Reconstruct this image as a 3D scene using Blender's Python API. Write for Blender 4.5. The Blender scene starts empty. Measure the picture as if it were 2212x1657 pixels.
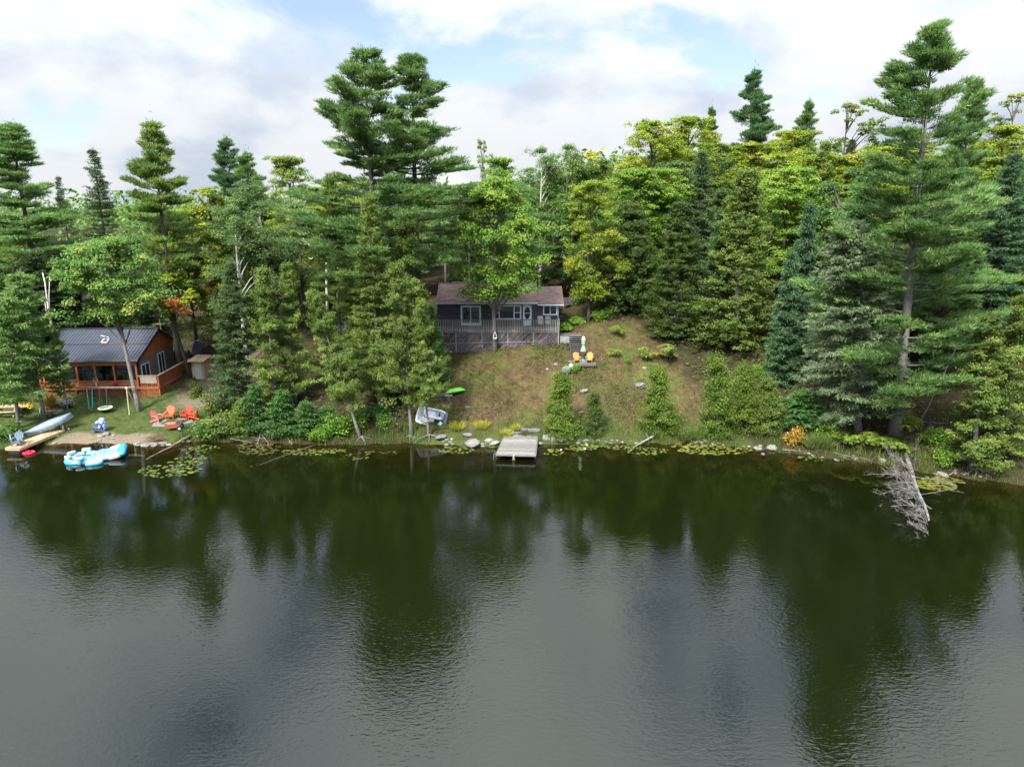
import bpy, math, random
import numpy as np
from mathutils import Vector, Matrix, Euler

random.seed(7)
sc = bpy.context.scene
COL = sc.collection
R = math.radians

# ---------------------------------------------------------------- camera
CAM_H, FPX, YHOR = 18.0, 1475.0, 450.0          # metres, focal length and horizon on a 2212 px wide picture
PITCH = math.atan((828.5 - YHOR) / FPX)
cam = bpy.data.cameras.new('camera')
cam.lens = 36.0 * FPX / 2212.0; cam.sensor_width = 36.0
cam.clip_start = 0.1; cam.clip_end = 9000
co = bpy.data.objects.new('camera', cam); COL.objects.link(co)
co.location = (0, 0, CAM_H); co.rotation_euler = (math.pi/2 - PITCH, 0, 0)
sc.camera = co

# ---------------------------------------------------------------- sky and sun
SUN_DIR = Vector((-0.32, -0.58, 0.78)).normalized()      # towards the sun
SUN_EL = math.asin(SUN_DIR.z); SUN_AZ = math.atan2(SUN_DIR.x, SUN_DIR.y)
w = bpy.data.worlds.new('World'); sc.world = w; w.use_nodes = True
nt = w.node_tree; nt.nodes.clear()
def N(tree, typ, **kw):
    n = tree.nodes.new(typ)
    for k, v in kw.items(): setattr(n, k, v)
    return n
SKY_SEED = (21.3, 4.2)
def sky_nodes():
    L = nt.links.new
    out = N(nt, 'ShaderNodeOutputWorld'); bg = N(nt, 'ShaderNodeBackground'); bg.inputs[1].default_value = 0.1
    sky = N(nt, 'ShaderNodeTexSky'); sky.sky_type = 'NISHITA'; sky.sun_disc = False
    sky.sun_elevation = SUN_EL; sky.sun_rotation = SUN_AZ; sky.air_density = 1.0; sky.dust_density = 0.6; sky.ozone_density = 2.0
    tc = N(nt, 'ShaderNodeTexCoord')
    sep = N(nt, 'ShaderNodeSeparateXYZ'); L(tc.outputs['Generated'], sep.inputs[0])
    def math_(op, a, b=None, clamp=False):
        m = N(nt, 'ShaderNodeMath', operation=op); m.use_clamp = clamp
        for i, v in enumerate((a, b)):
            if v is None: continue
            if isinstance(v, (int, float)): m.inputs[i].default_value = v
            else: L(v, m.inputs[i])
        return m.outputs[0]
    zc = math_('MAXIMUM', sep.outputs[2], 0.0)
    den = math_('ADD', zc, 0.45)
    px = math_('DIVIDE', sep.outputs[0], den); py = math_('DIVIDE', sep.outputs[1], den)
    cmb = N(nt, 'ShaderNodeCombineXYZ'); L(px, cmb.inputs[0]); L(py, cmb.inputs[1])
    mp = N(nt, 'ShaderNodeMapping'); mp.inputs['Location'].default_value = (SKY_SEED[0], SKY_SEED[1], 0); L(cmb.outputs[0], mp.inputs[0])
    n1 = N(nt, 'ShaderNodeTexNoise'); n1.inputs['Scale'].default_value = 1.7; n1.inputs['Detail'].default_value = 9; n1.inputs['Roughness'].default_value = 0.56; n1.inputs['Distortion'].default_value = 0.25
    L(mp.outputs[0], n1.inputs['Vector'])
    cov = N(nt, 'ShaderNodeMapRange'); cov.interpolation_type = 'SMOOTHSTEP'; cov.inputs['From Min'].default_value = 0.40; cov.inputs['From Max'].default_value = 0.50
    L(n1.outputs[0], cov.inputs[0])
    mp2 = N(nt, 'ShaderNodeMapping'); mp2.inputs['Location'].default_value = (11.3, 2.9, 0); L(cmb.outputs[0], mp2.inputs[0])
    n2 = N(nt, 'ShaderNodeTexNoise'); n2.inputs['Scale'].default_value = 2.4; n2.inputs['Detail'].default_value = 7; n2.inputs['Roughness'].default_value = 0.55
    L(mp2.outputs[0], n2.inputs['Vector'])
    shade = N(nt, 'ShaderNodeMapRange'); shade.interpolation_type = 'SMOOTHSTEP'; shade.inputs['From Min'].default_value = 0.36; shade.inputs['From Max'].default_value = 0.56
    L(n2.outputs[0], shade.inputs[0])
    cc = N(nt, 'ShaderNodeMix', data_type='RGBA'); cc.inputs['A'].default_value = (0.66, 0.74, 0.86, 1); cc.inputs['B'].default_value = (0.935, 0.968, 1.0, 1)
    L(shade.outputs[0], cc.inputs['Factor'])
    # an overcast sky grows brighter towards the zenith
    g = math_('MULTIPLY_ADD', math_('MULTIPLY', zc, zc), 15.0); nt.nodes[-1].inputs[2].default_value = 2.45
    sc1 = N(nt, 'ShaderNodeVectorMath', operation='SCALE'); L(cc.outputs['Result'], sc1.inputs[0]); L(g, sc1.inputs['Scale'])
    hsv = N(nt, 'ShaderNodeHueSaturation'); hsv.inputs['Saturation'].default_value = 0.9; hsv.inputs['Hue'].default_value = 0.515; L(sky.outputs[0], hsv.inputs['Color'])
    sc2 = N(nt, 'ShaderNodeVectorMath', operation='SCALE'); L(hsv.outputs[0], sc2.inputs[0]); L(math_('MULTIPLY_ADD', math_('MULTIPLY', zc, zc), 1.9), sc2.inputs['Scale']); nt.nodes[-1].inputs[2].default_value = 0.5
    mix = N(nt, 'ShaderNodeMix', data_type='RGBA'); L(cov.outputs[0], mix.inputs['Factor']); L(sc2.outputs[0], mix.inputs['A']); L(sc1.outputs[0], mix.inputs['B'])
    L(mix.outputs['Result'], bg.inputs[0]); L(bg.outputs[0], out.inputs[0])
sky_nodes()
sun = bpy.data.lights.new('sun', 'SUN'); sun.energy = 3.3; sun.angle = R(10); sun.color = (1.0, 0.95, 0.86)
so = bpy.data.objects.new('sun', sun); COL.objects.link(so); so.location = (-40, -30, 60)
so.rotation_euler = SUN_DIR.to_track_quat('Z', 'Y').to_euler()

vs = sc.view_settings; vs.view_transform = 'Standard'; vs.look = 'None'; vs.exposure = 1.9; vs.gamma = 1.0; vs.use_curve_mapping = False
cy = sc.cycles
cy.max_bounces = 6; cy.diffuse_bounces = 3; cy.glossy_bounces = 3; cy.transmission_bounces = 3; cy.transparent_max_bounces = 8
cy.use_denoising = True; cy.denoiser = 'OPENIMAGEDENOISE'; cy.denoising_input_passes = 'RGB_ALBEDO_NORMAL'; cy.denoising_prefilter = 'ACCURATE'
cy.caustics_reflective = False; cy.caustics_refractive = False
cy.use_adaptive_sampling = False
cy.sample_clamp_indirect = 6

# ---------------------------------------------------------------- picture <-> place helpers
_c, _s = math.cos(PITCH), math.sin(PITCH)
def ray(x, y):
    u = (x - 1106) / FPX; v = (828.5 - y) / FPX
    return (u, _c + v*_s, -_s + v*_c)
def PZ(x, y, z):
    r = ray(x, y); t = (z - CAM_H) / r[2]; return Vector((r[0]*t, r[1]*t, z))
def PY(x, y, Y):
    r = ray(x, y); t = Y / r[1]; return Vector((r[0]*t, Y, CAM_H + r[2]*t))

# ---------------------------------------------------------------- terrain
_sp = [(-2500,1100),(-700,1000),(-300,985),(0,970),(74,962),(158,958),(272,958),(334,963),(408,953),(470,953),(560,956),(680,960),(780,960),(870,957),(960,960),
       (1057,966),(1110,958),(1176,960),(1240,958),(1300,957),(1364,959),(1504,956),(1631,969),(1700,978),(1803,992),(1902,1001),(2008,1022),(2121,1036),(2212,1046),(2500,1075),(4000,1150)]
_sw = [PZ(x, y, 0) for x, y in _sp]
SHX = np.array([-3000.0] + [p.x for p in _sw] + [3000.0]); SHY = np.array([_sw[0].y - 60] + [p.y for p in _sw] + [_sw[-1].y])
def shore(x):
    x = np.asarray(x, float)
    return np.interp(x, SHX, SHY) + 0.14*np.sin(x*2.3 + 1) + 0.10*np.sin(x*5.1) + 0.06*np.sin(x*9.7+2)
_S = np.array([0, .5, 1.2, 4, 8, 13, 18, 25, 40, 70, 150, 4000.0])
_ZX = np.array([-60, -27.5, -23.5, -9, -6, 5, 9, 18, 34, 60.0])
_ZT = np.array([
  [0,.18,.3,.8,1.3,1.9,3.6,5.2,7.0,9,10,12],
  [0,.12,.2,.6,1.1,1.7,3.4,5.0,7.0,9,10,12],
  [0,.30,.5,1.3,2.4,4.0,5.4,6.8,8.5,10,12,16],
  [0,.32,.5,1.3,2.6,4.0,5.4,6.6,8.5,10,13,18],
  [0,.32,.5,1.4,2.7,4.1,5.4,6.4,8.5,11,14,18],
  [0,.35,.5,1.5,2.95,5.0,6.2,6.6,9.0,12,16,20],
  [0,.35,.5,1.5,3.0,5.2,6.6,7.8,9.6,13,18,24],
  [0,.35,.5,1.5,2.9,4.7,6.4,8.2,11.0,15,21,26],
  [0,.40,.6,1.5,2.8,4.5,6.2,8.2,11.0,15,21,26],
  [0,.40,.6,1.6,3.0,5.0,7.0,9.0,12.0,16,22,26.0]])
def terrain(x, y):
    x = np.asarray(x, float); y = np.asarray(y, float)
    s = y - shore(x)
    xi = np.clip(np.interp(x, _ZX, np.arange(len(_ZX))), 0, len(_ZX)-1.0001)
    i0 = np.floor(xi).astype(int); f = xi - i0; f = f*f*(3-2*f)
    z = np.zeros(np.broadcast(x, y).shape)
    zz = np.stack([np.interp(s, _S, t) for t in _ZT])
    z = np.take_along_axis(zz, np.broadcast_to(i0, s.shape)[None], 0)[0]*(1-f) + np.take_along_axis(zz, np.broadcast_to(i0+1, s.shape)[None], 0)[0]*f
    amp = np.clip(s/6, 0, 1)
    z = z + amp*(0.07*np.sin(x*.9+y*.5) + 0.06*np.sin(x*1.7-y*1.3+2) + 0.035*np.sin(x*3.9+y*3.1) + 0.03*np.sin(x*4.7-y*2.9+.7) + 0.02*np.sin(x*8.3+y*7.1))
    far = np.clip((s-60)/200, 0, 1); z = z + far*(3*np.sin(x*.012+1.3) + 2.5*np.sin(y*.017+x*.02))
    under = -np.minimum(4.0, 0.10 + (-s)*0.17 + 0.08*np.sin(x*1.3+y) ) 
    z = np.where(s < 0, np.minimum(0.0, under*np.clip(-s/.4, 0, 1)), z)
    # the two houses stand on levelled ground
    pad = (x > -7.6) & (x < 5.3) & (y > 66.2) & (y < 74.5); z = np.where(pad, np.minimum(z, 6.35), z)
    cx, cyy = x + 37.5, y - 63.5; u = cx*math.cos(R(8)) + cyy*math.sin(R(8)); v = -cx*math.sin(R(8)) + cyy*math.cos(R(8))
    z = np.where((abs(u) < 4.6) & (abs(v) < 4.6), np.minimum(z, 1.6), z)
    return z
def tz(x, y): return float(terrain(np.array([x]), np.array([y]))[0])
def GP(px, py):
    """the point of the ground seen at a picture point"""
    r = np.array(ray(px, py)); t = np.arange(25, 160, .1)
    P = r[None]*t[:, None]; P[:, 2] += CAM_H
    d = P[:, 2] - np.maximum(terrain(P[:, 0], P[:, 1]), 0)
    i = int(np.argmax(d <= 0))
    p = P[i]; return Vector((p[0], p[1], max(0.0, tz(p[0], p[1]))))

# ---------------------------------------------------------------- materials
MATS = {}
def rgb(*c):
    """sRGB 0-255 to linear"""
    return tuple(((v/255)/12.92 if v/255 <= .04045 else ((v/255+.055)/1.055)**2.4) for v in c)
def pm(name, c1, c2=None, scale=3.0, rough=.8, rand=.0, bump=0.0, stretch=(1,1,1), metallic=0, spec=.3, detail=5, contrast=(.35,.65)):
    if name in MATS: return MATS[name]
    m = bpy.data.materials.new(name); m.use_nodes = True; t = m.node_tree; L = t.links.new
    b = t.nodes['Principled BSDF']; b.inputs['Roughness'].default_value = rough; b.inputs['Metallic'].default_value = metallic; b.inputs['Specular IOR Level'].default_value = spec
    col = None
    if c2 is not None:
        tc = N(t, 'ShaderNodeTexCoord'); mp = N(t, 'ShaderNodeMapping'); mp.inputs['Scale'].default_value = stretch
        L(tc.outputs['Object'], mp.inputs[0])
        oi = N(t, 'ShaderNodeObjectInfo'); va = N(t, 'ShaderNodeVectorMath', operation='ADD'); L(mp.outputs[0], va.inputs[0])
        mm = N(t, 'ShaderNodeMath', operation='MULTIPLY'); L(oi.outputs['Random'], mm.inputs[0]); mm.inputs[1].default_value = 37.0; L(mm.outputs[0], va.inputs[1])
        n = N(t, 'ShaderNodeTexNoise'); n.inputs['Scale'].default_value = scale; n.inputs['Detail'].default_value = detail; n.inputs['Roughness'].default_value = .62; L(va.outputs[0], n.inputs['Vector'])
        mr = N(t, 'ShaderNodeMapRange'); mr.inputs['From Min'].default_value = contrast[0]; mr.inputs['From Max'].default_value = contrast[1]; L(n.outputs[0], mr.inputs[0])
        mx = N(t, 'ShaderNodeMix', data_type='RGBA'); mx.inputs['A'].default_value = (*c1, 1); mx.inputs['B'].default_value = (*c2, 1); L(mr.outputs[0], mx.inputs['Factor'])
        col = mx.outputs['Result']
        if bump:
            bp = N(t, 'ShaderNodeBump'); bp.inputs['Strength'].default_value = bump; bp.inputs['Distance'].default_value = .03; L(n.outputs[0], bp.inputs['Height']); L(bp.outputs[0], b.inputs['Normal'])
    if rand:
        oi = N(t, 'ShaderNodeObjectInfo'); mr = N(t, 'ShaderNodeMapRange'); mr.inputs['To Min'].default_value = 1-rand; mr.inputs['To Max'].default_value = 1+rand; L(oi.outputs['Random'], mr.inputs[0])
        hs = N(t, 'ShaderNodeHueSaturation'); L(mr.outputs[0], hs.inputs['Value'])
        if col is None: hs.inputs['Color'].default_value = (*c1, 1)
        else: L(col, hs.inputs['Color'])
        col = hs.outputs[0]
    if col is None: b.inputs['Base Color'].default_value = (*c1, 1)
    else: L(col, b.inputs['Base Color'])
    MATS[name] = m; return m

def leafmat(name, stops, trans=.42, rand=.12, rough=.6):
    if name in MATS: return MATS[name]
    m = bpy.data.materials.new(name); m.use_nodes = True; t = m.node_tree; L = t.links.new
    b = t.nodes['Principled BSDF']; out = t.nodes['Material Output']
    b.inputs['Roughness'].default_value = rough; b.inputs['Specular IOR Level'].default_value = .22
    at = N(t, 'ShaderNodeAttribute', attribute_name='tint'); cr = N(t, 'ShaderNodeValToRGB')
    e = cr.color_ramp.elements
    e[0].position = stops[0][0]; e[0].color = (*stops[0][1], 1); e[1].position = stops[-1][0]; e[1].color = (*stops[-1][1], 1)
    for p, c in stops[1:-1]:
        q = e.new(p); q.color = (*c, 1)
    L(at.outputs['Fac'], cr.inputs[0])
    oi = N(t, 'ShaderNodeObjectInfo'); mr = N(t, 'ShaderNodeMapRange'); mr.inputs['To Min'].default_value = 1-rand; mr.inputs['To Max'].default_value = 1+rand; L(oi.outputs['Random'], mr.inputs[0])
    hs = N(t, 'ShaderNodeHueSaturation'); L(mr.outputs[0], hs.inputs['Value']); L(cr.outputs[0], hs.inputs['Color'])
    L(hs.outputs[0], b.inputs['Base Color'])
    tr = N(t, 'ShaderNodeBsdfTranslucent'); L(hs.outputs[0], tr.inputs[0])
    ms = N(t, 'ShaderNodeMixShader'); ms.inputs[0].default_value = trans; L(b.outputs[0], ms.inputs[1]); L(tr.outputs[0], ms.inputs[2]); L(ms.outputs[0], out.inputs[0])
    MATS[name] = m; return m

def glassmat():
    if 'window_glass' in MATS: return MATS['window_glass']
    m = bpy.data.materials.new('window_glass'); m.use_nodes = True; t = m.node_tree; L = t.links.new; t.nodes.clear()
    out = N(t, 'ShaderNodeOutputMaterial'); g = N(t, 'ShaderNodeBsdfGlossy'); g.inputs['Roughness'].default_value = .02
    tr = N(t, 'ShaderNodeBsdfTransparent'); tr.inputs[0].default_value = (.55, .6, .62, 1)
    fr = N(t, 'ShaderNodeFresnel'); fr.inputs[0].default_value = 1.6
    ms = N(t, 'ShaderNodeMixShader'); L(fr.outputs[0], ms.inputs[0]); L(tr.outputs[0], ms.inputs[1]); L(g.outputs[0], ms.inputs[2]); L(ms.outputs[0], out.inputs[0])
    MATS['window_glass'] = m; return m

# ---------------------------------------------------------------- mesh helpers
class MB:
    def __init__(s): s.v = []; s.f = []
    def add(s, vs, fs):
        o = len(s.v); s.v += [tuple(p) for p in vs]; s.f += [tuple(i+o for i in f) for f in fs]; return s
    def box(s, c, d, rz=0, M=None):
        x, y, z = d[0]/2, d[1]/2, d[2]/2
        P = [Vector((a*x, b*y, e*z)) for e in (-1, 1) for b in (-1, 1) for a in (-1, 1)]
        m = M if M is not None else Matrix.Rotation(rz, 3, 'Z')
        P = [m @ p + Vector(c) for p in P]
        return s.add(P, [(0,2,3,1),(4,5,7,6),(0,1,5,4),(2,6,7,3),(0,4,6,2),(1,3,7,5)])
    def beam(s, a, b, wd, ht, up=(0,0,1)):
        a, b = Vector(a), Vector(b); d = b - a; l = d.length; d.normalize(); u = Vector(up)
        r = d.cross(u); 
        if r.length < 1e-4: r = d.cross(Vector((1,0,0)))
        r.normalize(); u = r.cross(d)
        M = Matrix((r, d, u)).transposed()
        return s.box((a+b)/2, (wd, l, ht), M=M)
    def tube(s, pts, rad, n=6, cap=True):
        pts = [Vector(p) for p in pts]; k = len(pts)
        if not hasattr(rad, '__len__'): rad = [rad]*k
        vs = []; ref = None
        for i, p in enumerate(pts):
            d = (pts[min(i+1, k-1)] - pts[max(i-1, 0)])
            if d.length < 1e-6: d = Vector((0,0,1))
            d.normalize()
            if ref is None: ref = Vector((1,0,0)) if abs(d.x) < .9 else Vector((0,1,0))
            a = d.cross(ref); a.normalize(); b = d.cross(a); ref = -b if False else ref
            for j in range(n):
                t = 2*math.pi*j/n; vs.append(p + (a*math.cos(t) + b*math.sin(t))*rad[i])
        fs = [(i*n+j, i*n+(j+1) % n, (i+1)*n+(j+1) % n, (i+1)*n+j) for i in range(k-1) for j in range(n)]
        if cap: fs += [tuple(range(n-1, -1, -1)), tuple((k-1)*n+j for j in range(n))]
        return s.add(vs, fs)
    def loft(s, loops, closed=True, cap=(True, True)):
        n = len(loops[0]); vs = [p for l in loops for p in l]; m = n if closed else n-1
        fs = [(i*n+j, i*n+(j+1) % n, (i+1)*n+(j+1) % n, (i+1)*n+j) for i in range(len(loops)-1) for j in range(m)]
        if cap[0]: fs.append(tuple(range(n-1, -1, -1)))
        if cap[1]: fs.append(tuple((len(loops)-1)*n+j for j in range(n)))
        return s.add(vs, fs)
    def lathe(s, prof, n=16, c=(0,0,0)):
        c = Vector(c)
        return s.loft([[c + Vector((r*math.cos(2*math.pi*j/n), r*math.sin(2*math.pi*j/n), z)) for j in range(n)] for r, z in prof])
    def prism(s, pts, t):
        """outline pts (3D, planar) pushed along vector t"""
        t = Vector(t); a = [Vector(p) for p in pts]
        return s.loft([a, [p + t for p in a]])
    def mesh(s, name, smooth=False):
        me = bpy.data.meshes.new(name); me.from_pydata(s.v, [], s.f); me.update()
        if smooth: me.polygons.foreach_set('use_smooth', [True]*len(me.polygons))
        return me
def obj(name, me, mat=None, parent=None, loc=None):
    if isinstance(me, MB): me = me.mesh(name)
    o = bpy.data.objects.new(name, me); COL.objects.link(o)
    if mat is not None and me is not None:
        if not me.materials: me.materials.append(mat)
        else:
            o.material_slots[0].link = 'OBJECT'; o.material_slots[0].material = mat
    if parent is not None: o.parent = parent
    if loc is not None: o.location = loc
    return o
def sobj(name, mb, mat, parent=None, loc=None): return obj(name, mb.mesh(name, True), mat, parent, loc)
def tag(o, label, cat, group=None, kind=None):
    if label: o['label'] = label
    if cat: o['category'] = cat
    if group: o['group'] = group
    if kind: o['kind'] = kind
    return o
def thing(name, label, cat, loc=(0,0,0), rz=0, group=None, scale=None):
    o = bpy.data.objects.new(name, None); COL.objects.link(o); o.empty_display_size = .3
    o.location = loc; o.rotation_euler = (0, 0, rz)
    if scale: o.scale = scale
    return tag(o, label, cat, group)
def copy_tree(o, parent=None):
    c = o.copy(); COL.objects.link(c)
    if parent is not None: c.parent = parent
    for ch in list(o.children): copy_tree(ch, c)
    return c
def np_mesh(name, V, tint=None, k=4, smooth=False):
    """V: (n,k,3) separate k-gons"""
    n = len(V); me = bpy.data.meshes.new(name)
    me.vertices.add(n*k); me.vertices.foreach_set('co', np.ascontiguousarray(V, np.float32).ravel())
    me.loops.add(n*k); me.loops.foreach_set('vertex_index', np.arange(n*k, dtype=np.int32))
    me.polygons.add(n); me.polygons.foreach_set('loop_start', np.arange(0, n*k, k, dtype=np.int32)); me.polygons.foreach_set('loop_total', np.full(n, k, np.int32))
    me.update(calc_edges=True)
    if tint is not None:
        a = me.attributes.new('tint', 'FLOAT', 'POINT'); a.data.foreach_set('value', np.repeat(np.clip(tint, 0, 1), k).astype(np.float32))
    return me
def unit(v): return v/np.maximum(np.linalg.norm(v, axis=-1, keepdims=True), 1e-6)
def leafcards(C, Nn, s, wd, rng):
    """diamond leaves with normals Nn"""
    Nn = unit(Nn); D = unit(np.cross(Nn, rng.normal(size=C.shape))); W = np.cross(Nn, D)
    s = np.asarray(s)[..., None]*np.ones((len(C), 1)); wd = np.asarray(wd)[..., None]*np.ones((len(C), 1))
    return np.stack([C - D*s*.5, C + W*wd*.5 + D*s*.08, C + D*s*.5, C - W*wd*.5 + D*s*.08], 1)
def needles(C, D, s, wd, rng):
    D = unit(D); W = unit(np.cross(D, rng.normal(size=C.shape)))
    s = np.asarray(s)[..., None]*np.ones((len(C), 1))
    return np.stack([C - W*wd*.5, C + W*wd*.5, C + D*s], 1)
# ================================================================ the setting
def gline(lo, hi, a, b, step, grow=1.35):
    mid = list(np.arange(a, b + 1e-6, step)); lo_l = []; hi_l = []; d = step; p = a
    while p > lo: d *= grow; p -= d; lo_l.append(max(p, lo))
    d = step; p = mid[-1]
    while p < hi: d *= grow; p += d; hi_l.append(min(p, hi))
    return np.array(lo_l[::-1] + mid + hi_l)
def grid_mesh(name, xs, ys, zf):
    X, Y = np.meshgrid(xs, ys); Z = zf(X, Y); nx, ny = len(xs), len(ys)
    me = bpy.data.meshes.new(name)
    me.vertices.add(nx*ny); me.vertices.foreach_set('co', np.stack([X, Y, Z], -1).astype(np.float32).ravel())
    i = np.arange(nx*ny).reshape(ny, nx); F = np.stack([i[:-1, :-1], i[:-1, 1:], i[1:, 1:], i[1:, :-1]], -1).reshape(-1, 4)
    n = len(F); me.loops.add(n*4); me.loops.foreach_set('vertex_index', F.astype(np.int32).ravel())
    me.polygons.add(n); me.polygons.foreach_set('loop_start', np.arange(0, n*4, 4, dtype=np.int32)); me.polygons.foreach_set('loop_total', np.full(n, 4, np.int32))
    me.polygons.foreach_set('use_smooth', np.ones(n, bool)); me.update(calc_edges=True)
    return me, X, Y, Z
def sstep(a, b, v): t = np.clip((v-a)/(b-a), 0, 1); return t*t*(3-2*t)
def wob(x, y): return .5*np.sin(x*.7+y*.31+1)+.35*np.sin(x*1.9-y*1.1)+.25*np.sin(x*3.3+y*2.7+2)
def zones(x, y):
    """what covers the ground: lawn, sand, forest litter (the rest is dry meadow)"""
    s = y - shore(x); n = wob(x, y)
    lawn = sstep(-25.2, -26.6, x + .5*n) * sstep(.2, 1.0, s + .35*n) * sstep(62.5, 60.5, y + .5*n)
    dirt = sstep(-31.3, -30.0, x + .4*n)*sstep(56.5, 58.5, y+.4*n)*sstep(-24.5, -25.5, x)       # the worn path up past the cabin
    sand = sstep(-36.8, -36.0, x + .3*n) * sstep(-27.8, -29.0, x + .3*n) * sstep(2.0, 1.5, s + .22*n)
    yard = sstep(-9.5, -7.5, x + .8*n) * sstep(16.5, 14.0, x + .9*n + .25*(y-60)) * sstep(71, 68.5, y + n)
    front = sstep(66.5, 65.0, y)
    forest = np.clip(1 - yard, 0, 1)*np.clip(1 - sstep(-24.3, -26.5, x)*sstep(66, 62, y), 0, 1)
    lush = sstep(3.4, 1.0, s + .6*n)*np.clip(1-sand, 0, 1)       # green strip at the bank
    return lawn, np.maximum(sand, .8*dirt), forest, lush
def ground_mat():
    m = bpy.data.materials.new('ground'); m.use_nodes = True; t = m.node_tree; L = t.links.new
    b = t.nodes['Principled BSDF']; b.inputs['Roughness'].default_value = .95; b.inputs['Specular IOR Level'].default_value = .1
    g = N(t, 'ShaderNodeNewGeometry'); at = N(t, 'ShaderNodeAttribute', attribute_name='zone'); sp = N(t, 'ShaderNodeSeparateColor'); L(at.outputs['Color'], sp.inputs[0])
    def noise(sc_, d=6, r=.65):
        n = N(t, 'ShaderNodeTexNoise'); n.inputs['Scale'].default_value = sc_; n.inputs['Detail'].default_value = d; n.inputs['Roughness'].default_value = r; L(g.outputs['Position'], n.inputs['Vector']); return n.outputs[0]
    def ramp(src, stops):
        c = N(t, 'ShaderNodeValToRGB'); e = c.color_ramp.elements; e[0].position, e[0].color = stops[0][0], (*stops[0][1], 1); e[1].position, e[1].color = stops[-1][0], (*stops[-1][1], 1)
        for p, q in stops[1:-1]:
            k = e.new(p); k.color = (*q, 1)
        L(src, c.inputs[0]); return c.outputs[0]
    def mix(f, a, bb):
        x = N(t, 'ShaderNodeMix', data_type='RGBA'); L(f, x.inputs['Factor']); L(a, x.inputs['A']); L(bb, x.inputs['B']); return x.outputs['Result']
    nA = noise(.45, 8, .7); nB = noise(5.5, 5); nC = noise(1.3, 8, .75)
    dry = ramp(nC, [(.30, (.024,.034,.009)), (.42, (.052,.050,.017)), (.52, (.070,.053,.025)), (.62, (.088,.076,.032)), (.74, (.050,.064,.018))])
    fine = ramp(nB, [(.3, (.55,.55,.55)), (.7, (1.25,1.2,1.1))])
    mm = N(t, 'ShaderNodeMix', data_type='RGBA', blend_type='MULTIPLY'); mm.inputs['Factor'].default_value = .8; L(dry, mm.inputs['A']); L(fine, mm.inputs['B']); dry = mm.outputs['Result']
    gm = N(t, 'ShaderNodeMapRange'); gm.inputs['From Min'].default_value = .52; gm.inputs['From Max'].default_value = .64; L(nA, gm.inputs[0])
    grn = ramp(nC, [(.35, (0.0328,0.0528,0.0112)), (.6, (0.0697,0.0800,0.0208))])
    dry = mix(gm.outputs[0], dry, grn)
    drk = N(t, 'ShaderNodeMapRange'); drk.inputs['From Min'].default_value = .48; drk.inputs['From Max'].default_value = .38; L(nA, drk.inputs[0])
    brn = ramp(nC, [(.35, (.030,.020,.012)), (.65, (.092,.055,.033))])
    dry = mix(drk.outputs[0], dry, brn)
    lawn = ramp(nC, [(.34, (.026,.044,.012)), (.52, (.044,.064,.018)), (.66, (.074,.072,.028))])
    sand = ramp(nB, [(.3, (.085,.068,.048)), (.6, (.145,.118,.085))])
    litter = ramp(nC, [(.3, (.012,.012,.006)), (.55, (.030,.026,.012)), (.7, (.045,.034,.016))])
    lush = ramp(nA, [(.3, (.022,.040,.010)), (.7, (.055,.070,.018))])
    c = mix(sp.outputs[0], dry, lawn); c = mix(at.outputs['Alpha'], c, lush); c = mix(sp.outputs[2], c, litter); c = mix(sp.outputs[1], c, sand)
    # the lake bed is silt and weed
    sx = N(t, 'ShaderNodeSeparateXYZ'); L(g.outputs['Position'], sx.inputs[0])
    ud = N(t, 'ShaderNodeMapRange'); ud.inputs['From Min'].default_value = .02; ud.inputs['From Max'].default_value = -.12; L(sx.outputs[2], ud.inputs[0])
    bed = ramp(nC, [(.32, (.020,.025,.007)), (.5, (.065,.050,.018)), (.68, (.10,.068,.024))])
    c = mix(ud.outputs[0], c, bed)
    L(c, b.inputs['Base Color'])
    bp = N(t, 'ShaderNodeBump'); bp.inputs['Strength'].default_value = .7; bp.inputs['Distance'].default_value = .12; L(nB, bp.inputs['Height']); L(bp.outputs[0], b.inputs['Normal'])
    return m
xs = gline(-3000, 3000, -62, 62, .5); ys = gline(-2500, 5000, 28, 92, .4)
gme, GX, GY, GZ = grid_mesh('ground', xs, ys, terrain)
lw, sd, fo, lu = zones(GX, GY)
a = gme.color_attributes.new('zone', 'FLOAT_COLOR', 'POINT'); a.data.foreach_set('color', np.stack([lw, sd, fo, lu], -1).astype(np.float32).ravel())
ground = tag(obj('ground', gme, ground_mat()), 'sloping lakeside ground with lawn, dry meadow and forest floor', 'ground', kind='structure')

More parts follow.
